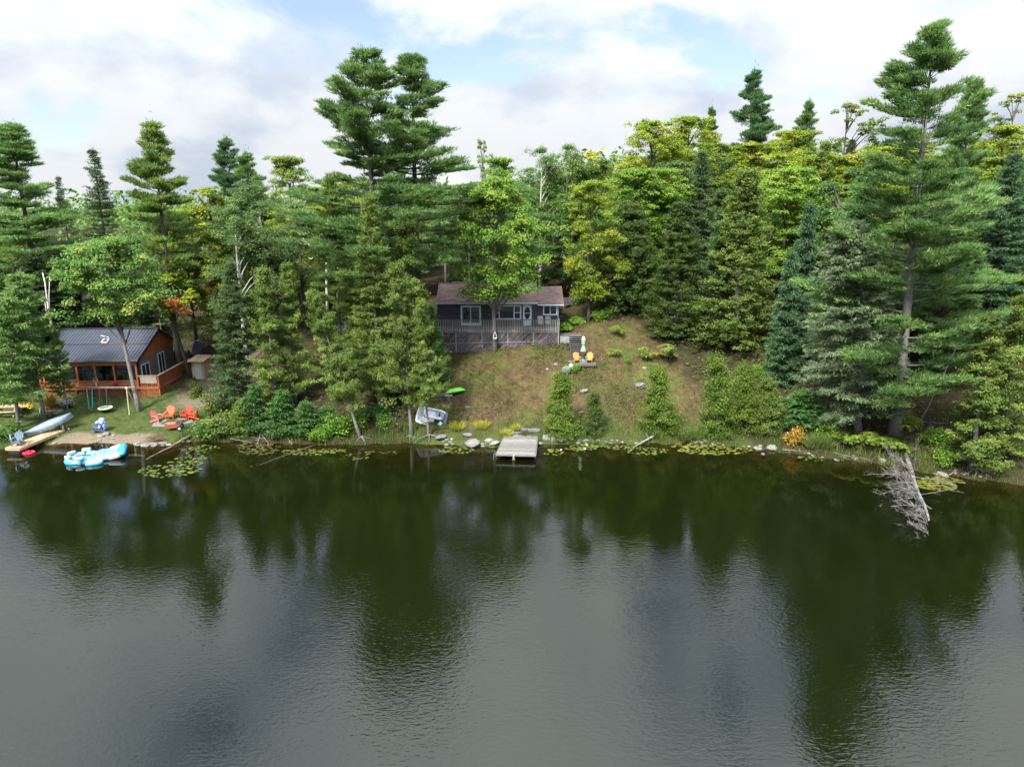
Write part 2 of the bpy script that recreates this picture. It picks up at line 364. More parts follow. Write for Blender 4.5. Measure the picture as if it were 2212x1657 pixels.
def water_mat():
    m = bpy.data.materials.new('lake_water'); m.use_nodes = True; t = m.node_tree; L = t.links.new; t.nodes.clear()
    out = N(t, 'ShaderNodeOutputMaterial'); g = N(t, 'ShaderNodeNewGeometry')
    def mapped(scale, rot=0):
        mp = N(t, 'ShaderNodeMapping'); mp.inputs['Scale'].default_value = scale; mp.inputs['Rotation'].default_value = (0, 0, rot); L(g.outputs['Position'], mp.inputs[0]); return mp.outputs[0]
    def noise(vec, sc_, d, r=.5, dist=0):
        n = N(t, 'ShaderNodeTexNoise'); n.inputs['Scale'].default_value = sc_; n.inputs['Detail'].default_value = d; n.inputs['Roughness'].default_value = r; n.inputs['Distortion'].default_value = dist; L(vec, n.inputs['Vector']); return n.outputs[0]
    r1 = noise(mapped((1.0, 2.4, 1), R(-14)), 2.6, 2, .5, .6)
    r2 = noise(mapped((1.0, 1.7, 1), R(22)), 5.5, 2, .5, .4)
    r3 = noise(mapped((1, 1.3, 1), R(-30)), .35, 2)
    patch = noise(mapped((1, 1.5, 1), R(20)), .085, 3, .55)
    at = N(t, 'ShaderNodeAttribute', attribute_name='depth')
    pr = N(t, 'ShaderNodeMapRange'); pr.inputs['From Min'].default_value = .34; pr.inputs['From Max'].default_value = .62; pr.inputs['To Min'].default_value = .22; pr.inputs['To Max'].default_value = 1.15; L(patch, pr.inputs[0])
    dr = N(t, 'ShaderNodeMapRange'); dr.inputs['From Min'].default_value = .5; dr.inputs['From Max'].default_value = 3.6; dr.inputs['To Min'].default_value = .10; L(at.outputs['Fac'], dr.inputs[0])
    st = N(t, 'ShaderNodeMath', operation='MULTIPLY'); L(pr.outputs[0], st.inputs[0]); L(dr.outputs[0], st.inputs[1])
    def madd(a, k, bb):
        x = N(t, 'ShaderNodeMath', operation='MULTIPLY_ADD'); L(a, x.inputs[0]); x.inputs[1].default_value = k
        if bb is None: x.inputs[2].default_value = 0
        else: L(bb, x.inputs[2])
        return x.outputs[0]
    h = madd(r1, .0090, madd(r2, .0055, madd(r3, .004, None)))
    hh = N(t, 'ShaderNodeMath', operation='MULTIPLY'); L(h, hh.inputs[0]); L(st.outputs[0], hh.inputs[1])
    bp = N(t, 'ShaderNodeBump'); bp.inputs['Strength'].default_value = 1.0; bp.inputs['Distance'].default_value = 1.0; L(hh.outputs[0], bp.inputs['Height'])
    fr = N(t, 'ShaderNodeFresnel'); fr.inputs[0].default_value = 1.58; L(bp.outputs[0], fr.inputs[1])
    gl = N(t, 'ShaderNodeBsdfGlossy'); gl.inputs['Roughness'].default_value = .03; L(bp.outputs[0], gl.inputs['Normal'])
    cn = noise(mapped((1, 1, 1)), .05, 3)
    cx = N(t, 'ShaderNodeMix', data_type='RGBA'); cx.inputs['A'].default_value = (.0022, .0040, .0009, 1); cx.inputs['B'].default_value = (.0042, .0068, .0012, 1); L(cn, cx.inputs['Factor'])
    df = N(t, 'ShaderNodeBsdfDiffuse'); L(cx.outputs['Result'], df.inputs[0])
    tr = N(t, 'ShaderNodeBsdfTransparent'); tr.inputs[0].default_value = (.82, .76, .50, 1)
    ex = N(t, 'ShaderNodeMath', operation='MULTIPLY'); L(at.outputs['Fac'], ex.inputs[0]); ex.inputs[1].default_value = -1.35
    e2 = N(t, 'ShaderNodeMath', operation='EXPONENT'); L(ex.outputs[0], e2.inputs[0])
    body = N(t, 'ShaderNodeMixShader'); L(e2.outputs[0], body.inputs[0]); L(df.outputs[0], body.inputs[1]); L(tr.outputs[0], body.inputs[2])
    ms = N(t, 'ShaderNodeMixShader'); L(fr.outputs[0], ms.inputs[0]); L(body.outputs[0], ms.inputs[1]); L(gl.outputs[0], ms.inputs[2]); L(ms.outputs[0], out.inputs[0])
    return m
wxs = gline(-3000, 3000, -60, 60, .8); wys = gline(-2500, 58, 20, 57, .5)
wme, WX, WY, WZ = grid_mesh('lake', wxs, wys, lambda x, y: x*0)
a = wme.attributes.new('depth', 'FLOAT', 'POINT'); a.data.foreach_set('value', np.maximum(0, -terrain(WX, WY)).astype(np.float32).ravel())
lake = tag(obj('lake', wme, water_mat()), 'dark green rippled lake water', 'water', kind='structure')

# ================================================================ trees
def rgbl(*c): return rgb(*c)
LM = {
 'pine':   leafmat('pine_needles',   [(0, (0.0476,0.1070,0.0378)), (.55, (0.1176,0.2142,0.0600)), (1, (0.2279,0.3528,0.0882))]),
 'pine_y': leafmat('pine_needles_warm', [(0, (0.0643,0.1260,0.0316)), (.55, (0.1571,0.2520,0.0568)), (1, (0.3036,0.4032,0.0882))]),
 'pine_d': leafmat('pine_needles_dark', [(0, (0.0284,0.0792,0.0328)), (.6, (0.0756,0.1583,0.0546)), (1, (0.1418,0.2436,0.0764))]),
 'spruce': leafmat('spruce_needles', [(0, (0.0315,0.0683,0.0263)), (.6, (0.0788,0.1312,0.0473)), (1, (0.1444,0.2100,0.0735))]),
 'spruce_d': leafmat('spruce_needles_dark', [(0, (0.0286,0.0605,0.0252)), (.6, (0.0714,0.1210,0.0409)), (1, (0.1428,0.1949,0.0630))]),
 'spruce_g': leafmat('spruce_needles_grey', [(0, (0.0735,0.1218,0.0614)), (.6, (0.1628,0.2334,0.1134)), (1, (0.2756,0.3426,0.1701))]),
 'fir_b':  leafmat('fir_needles_blue', [(0, (0.0324,0.0783,0.0351)), (.6, (0.0702,0.1418,0.0621)), (1, (0.1323,0.2160,0.0972))]),
 'fir':    leafmat('fir_needles', [(0, (0.0294,0.0851,0.0228)), (.6, (0.0735,0.1654,0.0410)), (1, (0.1348,0.2480,0.0592))]),
 'cedar':  leafmat('cedar_sprays', [(0, (0.0567,0.0992,0.0189)), (.55, (0.1323,0.1985,0.0378)), (1, (0.2362,0.2954,0.0614))]),
 'cedar_d': leafmat('cedar_sprays_dark', [(0, (.030,.064,.012)), (.55, (.066,.114,.022)), (1, (.118,.165,.034))]),
 'cedar_y': leafmat('cedar_sprays_young', [(0, (.050,.100,.011)), (.55, (.112,.182,.022)), (1, (.185,.250,.038))]),
 'tamarack': leafmat('tamarack_needles', [(0, (0.0709,0.1418,0.0331)), (.55, (0.1418,0.2480,0.0614)), (1, (0.2362,0.3544,0.0945))]),
 'maple':  leafmat('maple_leaves', [(0, (.062,.150,.014)), (.5, (.135,.250,.028)), (.85, (.21,.300,.040)), (1, (.33,.31,.055))]),
 'maple_g': leafmat('maple_leaves_green', [(0, (0.0390,0.1025,0.0182)), (.5, (0.0936,0.1850,0.0338)), (.9, (0.1950,0.2750,0.0585)), (1, (0.3640,0.2750,0.0910))]),
 'maple_o': leafmat('maple_leaves_turning', [(0, (.055,.125,.014)), (.45, (.125,.200,.026)), (.75, (.21,.245,.036)), (1, (.32,.21,.045))]),
 'maple_y': leafmat('maple_leaves_yellow', [(0, (.085,.160,.014)), (.45, (.180,.255,.022)), (.8, (.275,.310,.028)), (1, (.36,.33,.034))]),
 'maple_yy': leafmat('maple_leaves_gold', [(0, (.15,.20,.016)), (.45, (.27,.30,.024)), (.8, (.38,.36,.030)), (1, (.48,.34,.04))]),
 'maple_r': leafmat('maple_leaves_orange', [(0, (0.3360,0.1050,0.0210)), (.5, (0.6000,0.1786,0.0378)), (1, (0.6000,0.2730,0.0630))]),
 'birch':  leafmat('birch_leaves', [(0, (0.0441,0.0931,0.0245)), (.55, (0.1103,0.1862,0.0539)), (1, (0.2083,0.2891,0.0882))]),
 'ash':    leafmat('dark_leaves', [(0, (0.0378,0.0946,0.0252)), (.6, (0.0946,0.1826,0.0442)), (1, (0.1890,0.2678,0.0630))]),
 'shrub':  leafmat('shrub_leaves', [(0, (0.0501,0.1365,0.0182)), (.5, (0.1365,0.2730,0.0319)), (1, (0.2958,0.4095,0.0546))]),
 'shrub_o': leafmat('shrub_leaves_orange', [(0, (0.1680,0.1576,0.0252)), (.5, (0.3570,0.2626,0.0420)), (1, (0.5460,0.2310,0.0630))]),
 'sumac':  leafmat('sumac_leaves', [(0, (0.0768,0.1706,0.0239)), (.6, (0.1706,0.2730,0.0376)), (.92, (0.2900,0.3412,0.0512)), (1, (0.4500,0.1706,0.0512))]),
}
BARK = pm('bark', (.030,.025,.020), (.085,.075,.064), 6, .95, bump=.6, stretch=(3,3,.6), rand=.15)
BARK_G = pm('bark_grey', (.085,.080,.075), (.19,.18,.17), 6, .95, bump=.6, stretch=(3,3,.5), rand=.1)
BARK_B = pm('bark_birch', (.32,.31,.29), (.10,.09,.08), 3, .8, stretch=(.8,.8,5), contrast=(.56,.66))
BARK_D = pm('bark_dark', (.014,.012,.010), (.045,.038,.032), 6, .95, bump=.5, stretch=(3,3,.6))
DEADW = pm('dead_wood', (.11,.105,.097), (.22,.21,.195), 5, .9, stretch=(1,1,1))

def trunk_tube(mb, h, r0, lean=(0,0), n=8, top=.97, flare=1.5, wig=.12, rng=None):
    pts, rad = [], []; ph = rng.uniform(0, 6) if rng is not None else 0
    for i in range(11):
        t = i/10*top; pts.append((lean[0]*t*t*h + wig*math.sin(3*t+ph)*t, lean[1]*t*t*h + wig*math.cos(2.6*t+ph)*t, t*h - (.4 if i == 0 else 0)))
        rad.append(max(.02, r0*(1-t)**.8*(flare if i == 0 else 1)))
    mb.tube(pts, rad, n); return pts, rad
def on_trunk(pts, z):
    for a, b in zip(pts, pts[1:]):
        if a[2] <= z <= b[2]:
            f = (z-a[2])/(b[2]-a[2]); return Vector(a).lerp(Vector(b), f)
    return Vector(pts[-1])

def white_pine(seed, h=28, wd=13, cb=.25, irr=.35, gap=(), lean=(0,0), dens=1.0, spread=None, needle=.40):
    rng = np.random.default_rng(seed); tr = MB(); pts, rad = trunk_tube(tr, h, h*.0135, lean, rng=rng)
    VV, TT = [], []; z = cb*h
    while z < h*.985:
        t = (z-cb*h)/(h*(1-cb)); skip = any(a < t < b for a, b in gap)
        nb = 1 if skip else rng.integers(3, 6)
        for _ in range(nb):
            az = rng.uniform(0, 2*math.pi); prof = (.6+.4*min(1, t/.25))*max(.012, (1-t))**.88*1.12
            L_ = wd/2*prof*rng.uniform(1-irr*1.3, 1+irr*.6) + .12
            if skip: L_ *= .5
            if spread is not None: L_ *= spread(t, az)
            el = R(-5 + 34*t**1.4 + rng.normal()*7); o = np.array([math.cos(az), math.sin(az), 0]); pp = np.array([-o[1], o[0], 0])
            b0 = np.array(on_trunk(pts, z)); curv = rng.uniform(.05, .24)
            def P(u): return b0 + np.outer(u, o*L_*math.cos(el)) + np.outer(L_*(math.sin(el)*u + curv*u*u), [0,0,1])
            if L_ > .9:
                us = np.array([0, .35, .7, .97]); tr.tube(P(us), [max(.018, L_*.014*(1-u*.85)) for u in us], 4, False)
            m = int((5 + L_*6.6)*dens); u = 1-.72*rng.uniform(0, 1, m)**1.35
            c = P(u) + pp*(rng.normal(size=m)*(.10*L_+.14)*(1.35-u*.75))[:, None]; c[:, 2] += .08
            k = 26; Cc = np.repeat(c, k, 0); n = len(Cc)
            off = unit(rng.normal(size=(n, 3)))*rng.uniform(.2, 1, (n, 1))**.6*np.array([.50, .50, .15]); tp = np.repeat(rng.uniform(.1, .8, m), k)
            Dd = o*.75 + np.array([0,0,.75]) + rng.normal(size=(n, 3))*.45 + off*1.2
            VV.append(needles(Cc+off, Dd, rng.uniform(.6, 1.1, n)*needle, .075, rng)); TT.append(tp + rng.uniform(-.12, .22, n))
        z += rng.uniform(.55, 1.15)*(h/27)**.5*(1 - .4*t)
    top = np.array(on_trunk(pts, h*.96)); n = 320; C = top + rng.normal(size=(n, 3))*[.18, .18, .32]
    VV.append(needles(C, np.array([0,0,1.]) + rng.normal(size=(n, 3))*.5, rng.uniform(.25, .45, n), .07, rng)); TT.append(rng.uniform(.2, .8, n))
    return tr.mesh('trunk', True), np_mesh('crown', np.concatenate(VV), np.concatenate(TT), 3), h, wd

def spruce(seed, h=18, wd=6, cb=.1, droop=18, dens=1.0, power=.85, needle=.30, step=.40, gapz=0, lat=.30):
    rng = np.random.default_rng(seed); tr = MB(); pts, rad = trunk_tube(tr, h, h*.013, rng=rng, wig=.05)
    VV, TT = [], []; z = cb*h
    while z < h*.99:
        t = (z-cb*h)/(h*(1-cb)); nb = rng.integers(5, 8)
        for _ in range(nb):
            az = rng.uniform(0, 2*math.pi); L_ = wd/2*(1-t)**power*(.75+.25*min(1, t/.12))*rng.uniform(.62, 1.12) + .12
            el = R(-droop*(1-t) + 32*t*t + rng.normal()*6); o = np.array([math.cos(az), math.sin(az), 0]); pp = np.array([-o[1], o[0], 0]); b0 = np.array(on_trunk(pts, z))
            def P(u): return b0 + np.outer(u, o*L_*math.cos(el)) + np.outer(L_*(math.sin(el)*u + .16*u*u), [0,0,1])
            if L_ > .7:
                us = np.array([0, .5, .95]); tr.tube(P(us), [max(.012, L_*.011*(1-u*.8)) for u in us], 3, False)
            m = int((4 + L_*9)*dens); u = 1-.85*rng.uniform(0, 1, m)**1.25
            sgn = rng.uniform(-1, 1, m)
            c = P(u) + pp*(sgn*(lat*L_*(1.12-u)+.10))[:, None]
            k = 7; Cc = np.repeat(c, k, 0); n = len(Cc)
            Dd = o*.75 + np.repeat(sgn, k)[:, None]*pp*.5 + np.array([0,0,-.12]) + rng.normal(size=(n, 3))*.42
            off = rng.normal(size=(n, 3))*[.13, .13, .06]
            VV.append(needles(Cc+off, Dd, rng.uniform(.6, 1.15, n)*needle, .085, rng)); TT.append(np.repeat(rng.uniform(.1, .75, m), k)+rng.uniform(-.1, .25, n))
        z += rng.uniform(.7, 1.3)*step*(1-.4*t)
    n = 40; C = np.array(on_trunk(pts, h*.97))+rng.normal(size=(n, 3))*[.06, .06, .3]; VV.append(needles(C, np.array([0,0,1.])+rng.normal(size=(n, 3))*.6, np.full(n, .25), .07, rng)); TT.append(rng.uniform(.2, .8, n))
    return tr.mesh('trunk', True), np_mesh('crown', np.concatenate(VV), np.concatenate(TT), 3), h, wd

def cedar(seed, h=12, wd=5, cb=.04, power=.75, ncl=900, k=34, rag=.22, leaf=.165, twigs=26, belly=.25, per=9, asym=1.0):
    rng = np.random.default_rng(seed); tr = MB(); pts, rad = trunk_tube(tr, h, h*.015, rng=rng, wig=.22*min(1, h/10), top=.95)
    nb = ncl//per; t0 = (np.arange(nb)+rng.uniform(0, 1, nb))/nb; t0 = t0**1.15; a0 = rng.uniform(0, 2*math.pi, nb)
    thin = 1 - asym*(.30*(np.sin(a0-seed) > .55) + .15*np.sin(a0*2+t0*5+seed))
    Lb = wd/2*np.maximum(.03, (1-t0))**power*(1-belly+belly*np.minimum(1, t0/.18))*rng.uniform(1-rag*1.9, 1+rag*.9, nb)*thin + .15
    el = R(8)+rng.normal(size=nb)*R(11)+R(26)*t0; zb = h*(cb+(1-cb)*t0)
    t = np.repeat(t0, per); L_ = np.repeat(Lb, per); az = np.repeat(a0, per); o = np.stack([np.cos(az), np.sin(az), az*0], 1); pp = np.stack([-np.sin(az), np.cos(az), az*0], 1); n0 = nb*per
    u = 1-.78*rng.uniform(0, 1, n0)**1.4; tip = np.array([on_trunk(pts, z) for z in np.repeat(zb, per)])
    sag = np.repeat(rng.uniform(.10, .34, nb), per); ee = np.repeat(el, per)
    c = tip + o*(L_*u*np.cos(ee))[:, None] + pp*(rng.normal(size=n0)*(.16*L_+.12)*(1.25-.6*u))[:, None]
    c[:, 2] += L_*(np.sin(ee)*u - sag*u*(1.35-u)) + rng.normal(size=n0)*.08
    Cc = np.repeat(c, k, 0); oo = np.repeat(o, k, 0); n = len(Cc); g = rng.uniform(0, 1, n)[:, None]
    ax = unit(oo*.8 + np.array([0,0,.35]) + np.repeat(rng.normal(size=(n0, 3))*.35, k, 0))
    off = ax*(g-.4)*.60 + rng.normal(size=(n, 3))*[.12, .12, .08]
    Nn = oo*.45 + np.array([0,0,.8]) + rng.normal(size=(n, 3))*.55
    V = leafcards(Cc+off, Nn, rng.uniform(.7, 1.3, n)*leaf, leaf*.5, rng)
    T = np.repeat(rng.uniform(.05, .6, nb), per*k) + np.repeat(rng.uniform(-.1, .2, n0), k) + rng.uniform(-.12, .25, n)
    lead = np.array(on_trunk(pts, h*.93)); m = 120; Cl = lead + rng.normal(size=(m, 3))*[.16, .16, .5]; V = np.concatenate([V, leafcards(Cl, rng.normal(size=(m, 3)), np.full(m, leaf), leaf*.5, rng)]); T = np.concatenate([T, rng.uniform(.2, .9, m)])
    for i in rng.choice(nb, min(twigs, nb), False):
        a_ = Vector(on_trunk(pts, zb[i])); oi_ = Vector((math.cos(a0[i]), math.sin(a0[i]), 0)); 
        P = lambda q: a_ + oi_*Lb[i]*q*math.cos(el[i]) + Vector((0, 0, Lb[i]*(math.sin(el[i])*q - .2*q*(1.35-q))))
        tr.tube([P(0), P(.5), P(1.04)], [.032, .02, .008], 3, False)
    return tr.mesh('trunk', True), np_mesh('crown', V, T, 4), h, wd

def broadleaf(seed, h=14, wd=9, cb=.22, ncl=150, k=125, leaf=.24, clr=1.15, flat=.55, shape=(.42, .8), trunk_r=None, limbs=22, autumn=0.0, droop=0, gather=.84):
    rng = np.random.default_rng(seed); tr = MB(); r0 = trunk_r or h*.016; pts, rad = trunk_tube(tr, h, r0, rng=rng, wig=.25, top=.82)
    t = rng.uniform(0, 1, ncl); az = rng.uniform(0, 2*math.pi, ncl); m, e = shape
    prof = np.where(t < m, np.sqrt(np.clip(1-((m-t)/m)**2*.8, 0, 1)), np.clip(1-((t-m)/(1.0001-m))**2, 0, 1)**e)
    lob = 1 + .17*np.sin(az*2+seed) + .13*np.sin(az*3+t*7+seed*3) + .1*np.sin(t*13+az+seed)
    rr = np.maximum(0.05, wd/2-clr*.5)*prof*lob*rng.uniform(.15, 1, ncl)**.45
    c = np.stack([np.cos(az)*rr, np.sin(az)*rr, h*(cb+.03) + (h*(1-cb)-clr*.5)*t], 1)
    # foliage gathers round the ends of the main limbs, leaving gaps between
    nl = max(9, ncl//11); li = rng.integers(0, nl, ncl); lc = c[:nl].copy(); lc[:, :2] *= 1.06
    q = unit(rng.normal(size=(ncl, 3)))*rng.uniform(.1, 1, (ncl, 1))**.5*wd*.185*np.array([1, 1, .62]); far = rng.uniform(0, 1, ncl) < gather
    c = np.where(far[:, None], lc[li]+q, c); c[:, 2] = np.clip(c[:, 2], h*cb, h*.985-clr*.3); t = np.clip((c[:, 2]-h*cb)/(h*(1-cb)), 0, 1); rr = np.linalg.norm(c[:, :2], axis=1); ltint = rng.uniform(-.18, .18, nl)[li]
    cr = clr*rng.uniform(.6, 1.25, ncl)*(.75+.4*(1-t))
    Cc = np.repeat(c, k, 0); n = len(Cc); d = unit(rng.normal(size=(n, 3))); d[:, 2] = np.where(d[:, 2] < -.25, -d[:, 2]*.6, d[:, 2])
    rad_ = np.repeat(cr, k)[:, None]*rng.uniform(.45, 1.05, (n, 1))
    off = d*rad_*np.array([1, 1, flat]); off[:, 2] -= droop*np.linalg.norm(off[:, :2], axis=1)**2
    Nn = d*.65 + np.array([0,-.12,.9]) + rng.normal(size=(n, 3))*.42
    V = leafcards(Cc+off, Nn, rng.uniform(.65, 1.2, n)*leaf, leaf*.8, rng)
    T = np.repeat(rng.uniform(.15, .65, ncl) + ltint + autumn*rng.uniform(-.2, .6, ncl)*t, k) + rng.uniform(-.15, .25, n)
    for i in rng.choice(ncl, min(limbs, ncl), False):
        zb = max(h*cb*.75, c[i, 2]-.75*rr[i]-.5); a_ = Vector(on_trunk(pts, min(zb, h*.8))); b_ = Vector(c[i]); q = a_.lerp(b_, .5)+Vector((0,0,.12*rr[i]))
        tr.tube([a_, q, b_], [r0*.34, r0*.2, .02], 5, False)
    return tr.mesh('trunk', True), np_mesh('crown', V, T, 4), h, wd

def shrub(seed, h=1.6, wd=2.0, n=1500, leaf=.16, stems=8):
    rng = np.random.default_rng(seed); tr = MB()
    for _ in range(stems):
        a_ = rng.uniform(0, 6.28); q = rng.uniform(.2, .8)*wd/2; tr.tube([(0,0,-.2), (math.cos(a_)*q*.5, math.sin(a_)*q*.5, h*.5), (math.cos(a_)*q, math.sin(a_)*q, h*.8)], [.03, .02, .008], 4, False)
    ncl = 26; cc = unit(rng.normal(size=(ncl, 3)))*rng.uniform(.4, 1, (ncl, 1)); cc[:, 2] = abs(cc[:, 2]); c = cc*[wd/2-.25, wd/2-.25, h-.35] + [0,0,.2]
    i = rng.integers(0, ncl, n); C = c[i] + rng.normal(size=(n, 3))*[.22, .22, .16]
    V = leafcards(C, rng.normal(size=(n, 3))*.6+[0,0,.9], rng.uniform(.7, 1.2, n)*leaf, leaf*.65, rng)
    return tr.mesh('stems', True), np_mesh('foliage', V, rng.uniform(.1, .7, ncl)[i]+rng.uniform(-.15, .3, n), 4), h, wd

def sumac(seed, h=2.4, wd=3.0):
    rng = np.random.default_rng(seed); tr = MB(); VV = []; TT = []
    for _ in range(7):
        a_ = rng.uniform(0, 6.28); q = rng.uniform(.05, .85)*wd/2; hh = h*rng.uniform(.4, 1); p = Vector((math.cos(a_)*q, math.sin(a_)*q, hh))
        tr.tube([(p.x*.5, p.y*.5, -.2), (p.x*.7, p.y*.7, hh*.5), p], [.035, .025, .015], 4, False)
        for _f in range(11):
            b_ = rng.uniform(0, 6.28); o = np.array([math.cos(b_), math.sin(b_), 0]); pp = np.array([-o[1], o[0], 0]); Lf = rng.uniform(.45, .75); u = np.linspace(.12, 1, 9)
            base = np.array(p) + np.outer(u, o*Lf) + np.outer(.28*u-.5*u*u, [0,0,1])
            for s_ in (-1, 1):
                C = base; D = pp*s_ + o*.35 + np.array([0,0,-.15]); D = np.repeat(D[None], 9, 0)+rng.normal(size=(9, 3))*.12
                VV.append(needles(C, D, rng.uniform(.14, .22, 9), .075, rng)); TT.append(np.full(9, rng.uniform(.1, 1.0)))
    return tr.mesh('stems', True), np_mesh('foliage', np.concatenate(VV), np.concatenate(TT), 3), h, wd

PROTO = {}
def proto(key, fn, *a_, **k_): PROTO[key] = fn(*a_, **k_)
def place(name, label, key, x, y, h, wd, leaf, bark=None, cat='tree', group=None, rz=None, tilt=(0,0), z=None):
    tm, cm, h0, w0 = PROTO[key]
    z = tz(x, y) if z is None else z
    e = thing(name, label, cat, (x, y, max(z, -.1)-.05), 0, group)
    e.rotation_euler = (tilt[0], tilt[1], random.uniform(0, 6.28) if rz is None else rz); e.rotation_mode = 'XYZ'
    e.scale = (wd/w0, wd/w0, h/h0)
    woody = cat in ('tree', 'sapling')
    obj('trunk' if woody else 'stems', tm, bark or BARK, e); obj('crown' if woody else 'foliage', cm, LM[leaf], e)
    return e
def tree(name, label, key, px, py, Y, wpx, leaf, bark=None, group=None, rz=None, base=None, cat='tree'):
    """a tree whose top is seen at picture point (px, py), standing at depth Y; wpx: crown width in picture px"""
    p = PY(px, py, Y); x = p.x
    if base is not None:                     # leaning tree: base seen at picture point
        b = GP(*base); p = PY(px, py, b.y); h = p.z - b.z; tilt = math.atan2(p.x - b.x, h); 
        e = place(name, label, key, b.x, b.y, math.hypot(h, p.x-b.x), wpx/FPX*b.y, leaf, bark, cat, group, rz=0, tilt=(0, 0))
        e.rotation_mode = 'ZYX'; e.rotation_euler = (0, tilt, random.uniform(0, 6.28) if rz is None else rz)
        return e
    h = p.z - tz(x, Y)
    return place(name, label, key, x, Y, h, wpx/FPX*Y, leaf, bark, cat, group, rz)
# ---------------------------------------------------------------- tree prototypes
proto('pineL', white_pine, 11, 27, 15, .30, .38)
proto('pineR', white_pine, 12, 27, 13, .36, .40)
proto('pineB', white_pine, 13, 30, 15, .12, .30, gap=((.62, .66),), dens=1.25, spread=lambda t, a_: (1.25 if t > .70 else 1.0))
proto('pineM', white_pine, 14, 22, 9, .12, .30)
proto('pineN', white_pine, 15, 20, 8, .08, .32)
proto('pineQ', white_pine, 17, 20, 8, .36, .34)
proto('pineK', white_pine, 16, 16, 8, .35, .28, dens=1.0, needle=.33)
proto('spruceT', spruce, 21, 18, 5.5, .12, 24, .62, .8, .28, .5)
proto('spruceD', spruce, 22, 14, 5, .05, 20, 1.15)
proto('spruceC', spruce, 23, 18, 6.5, .12, 16, 1.1, .72)
proto('spruceG', spruce, 24, 16, 8, .13, 10, 1.15, .55, .32, .42)
proto('fir', spruce, 25, 9, 3.6, .04, 6, 1.15, .9, .26, .32)
proto('firY', spruce, 26, 3.4, 2.6, .03, 4, 1.0, .9, .20, .20, lat=.36)
proto('tamarack', spruce, 27, 11, 6, .24, 4, .85, .62, .30, .42)
proto('cedarA', cedar, 31, 12, 5, .06, .8, 950)
proto('cedarB', cedar, 32, 14, 6, .06, .82, 1200, rag=.28)
proto('cedarR', cedar, 33, 11, 7, .02, .50, 1800, 30, rag=.10, belly=.15, per=4, asym=.2)
proto('cedarS', cedar, 34, 16, 6.5, .02, .74, 1800, 30, rag=.12, per=4, asym=.25)
proto('cedarF', cedar, 35, 13, 7, .25, .78, 1150, rag=.34, twigs=60, belly=.45)
proto('cedarY', cedar, 36, 4.6, 2.5, .02, .78, 760, 17, rag=.24, leaf=.12, twigs=14, per=4, asym=.4)
proto('mapleH', broadleaf, 41, 14, 9.5, .27, 360, 115, .20, .95, .75, (.40, .75), autumn=.35, gather=.35)
proto('mapleL', broadleaf, 42, 12.5, 8.5, .52, 240, 120, .20, .95, .75, (.45, .6), trunk_r=.22, autumn=.1, gather=.6)
proto('mapleA', broadleaf, 43, 17, 9, .15, 290, 110, .215, 1.0, .75, (.5, .6), autumn=.2, gather=.62)
proto('mapleB', broadleaf, 44, 18, 11, .12, 360, 105, .22, 1.05, .7, (.55, .55), autumn=.2, gather=.62)
proto('mapleC', broadleaf, 45, 14, 6, .05, 190, 115, .195, .85, .75, (.35, .8), autumn=.3, gather=.7)
proto('mapleW', broadleaf, 46, 15, 8, .2, 90, 80, .24, .8, .6, (.55, .6), limbs=34)
proto('birch', broadleaf, 47, 16, 7.5, .2, 170, 120, .17, 1.0, .95, (.5, .6), droop=.22, limbs=16)
proto('ash', broadleaf, 48, 15, 7, .05, 150, 100, .21, 1.05, .8, (.45, .65), limbs=14)
proto('sapling', broadleaf, 49, 7, 3.6, .18, 60, 70, .22, .6, .6, (.5, .7), limbs=12)
proto('mapleN', broadleaf, 50, 10, 5.5, .60, 90, 90, .22, .7, .6, (.5, .7), limbs=12, trunk_r=.2)
proto('shrubA', shrub, 51); proto('shrubB', shrub, 52, 1.3, 2.4, 1700, .15); proto('shrubC', shrub, 53, 2.4, 2.2, 2200, .15, 12)
proto('sumac', sumac, 54); proto('sumacB', sumac, 55, 1.4, 2.2)

# ---------------------------------------------------------------- the trees one can pick out, left to right
tree('white_pine', 'broad dark white pine at the left edge towering over the cabin', 'pineM', 22, 262, 73, 255, 'pine')
tree('spruce_tree', 'thin dark spruce with bare trunk between the two left pines', 'spruceT', 198, 317, 82, 105, 'spruce_d')
tree('spruce_tree', 'small far spruce just right of the left-edge pine', 'spruceT', 125, 378, 98, 60, 'spruce_d')
tree('white_pine', 'tall white pine with one arm reaching right, behind the cabin', 'pineQ', 322, 260, 66, 190, 'pine_y')
tree('pine_tree', 'dark slanting pine top above the yellow trees left of centre', 'pineK', 488, 298, 94, 125, 'pine_d')
tree('pine_tree', 'paler rounded pine right of the dark slanting pine top', 'pineK', 532, 330, 90, 130, 'pine')
tree('maple_tree', 'green maple with long bare grey trunk on the cabin lawn', 'mapleL', 222, 512, 57, 205, 'maple_g', BARK_G, base=(301, 888), rz=1.0)
LEANM = tree('maple_tree', 'yellow-green maple with leaning dark trunk beside the cabin', 'mapleN', 345, 590, 62, 125, 'maple_y', BARK_D, base=(412, 815))
tree('maple_tree', 'bright yellow-green maple behind the leaning dark trunk', 'mapleC', 448, 404, 78, 150, 'maple_y')
tree('maple_tree', 'yellow-green maple low behind the cabin roof', 'mapleC', 400, 520, 70, 120, 'maple_y')
tree('birch_tree', 'grey-green weeping birch left of the tall twin pines', 'birch', 560, 395, 69, 190, 'birch', BARK_B)
tree('birch_tree', 'smaller grey-green birch in front of the weeping birch', 'birch', 500, 440, 66, 130, 'birch', BARK_B)
tree('maple_tree', 'turning maple between the weeping birch and the tall twin pines', 'mapleA', 622, 335, 84, 130, 'maple_o')
tree('spruce_tree', 'dark dense spruce between the cabin yard and the shore cedars', 'spruceD', 497, 560, 57, 115, 'spruce_d', base=(505, 885))
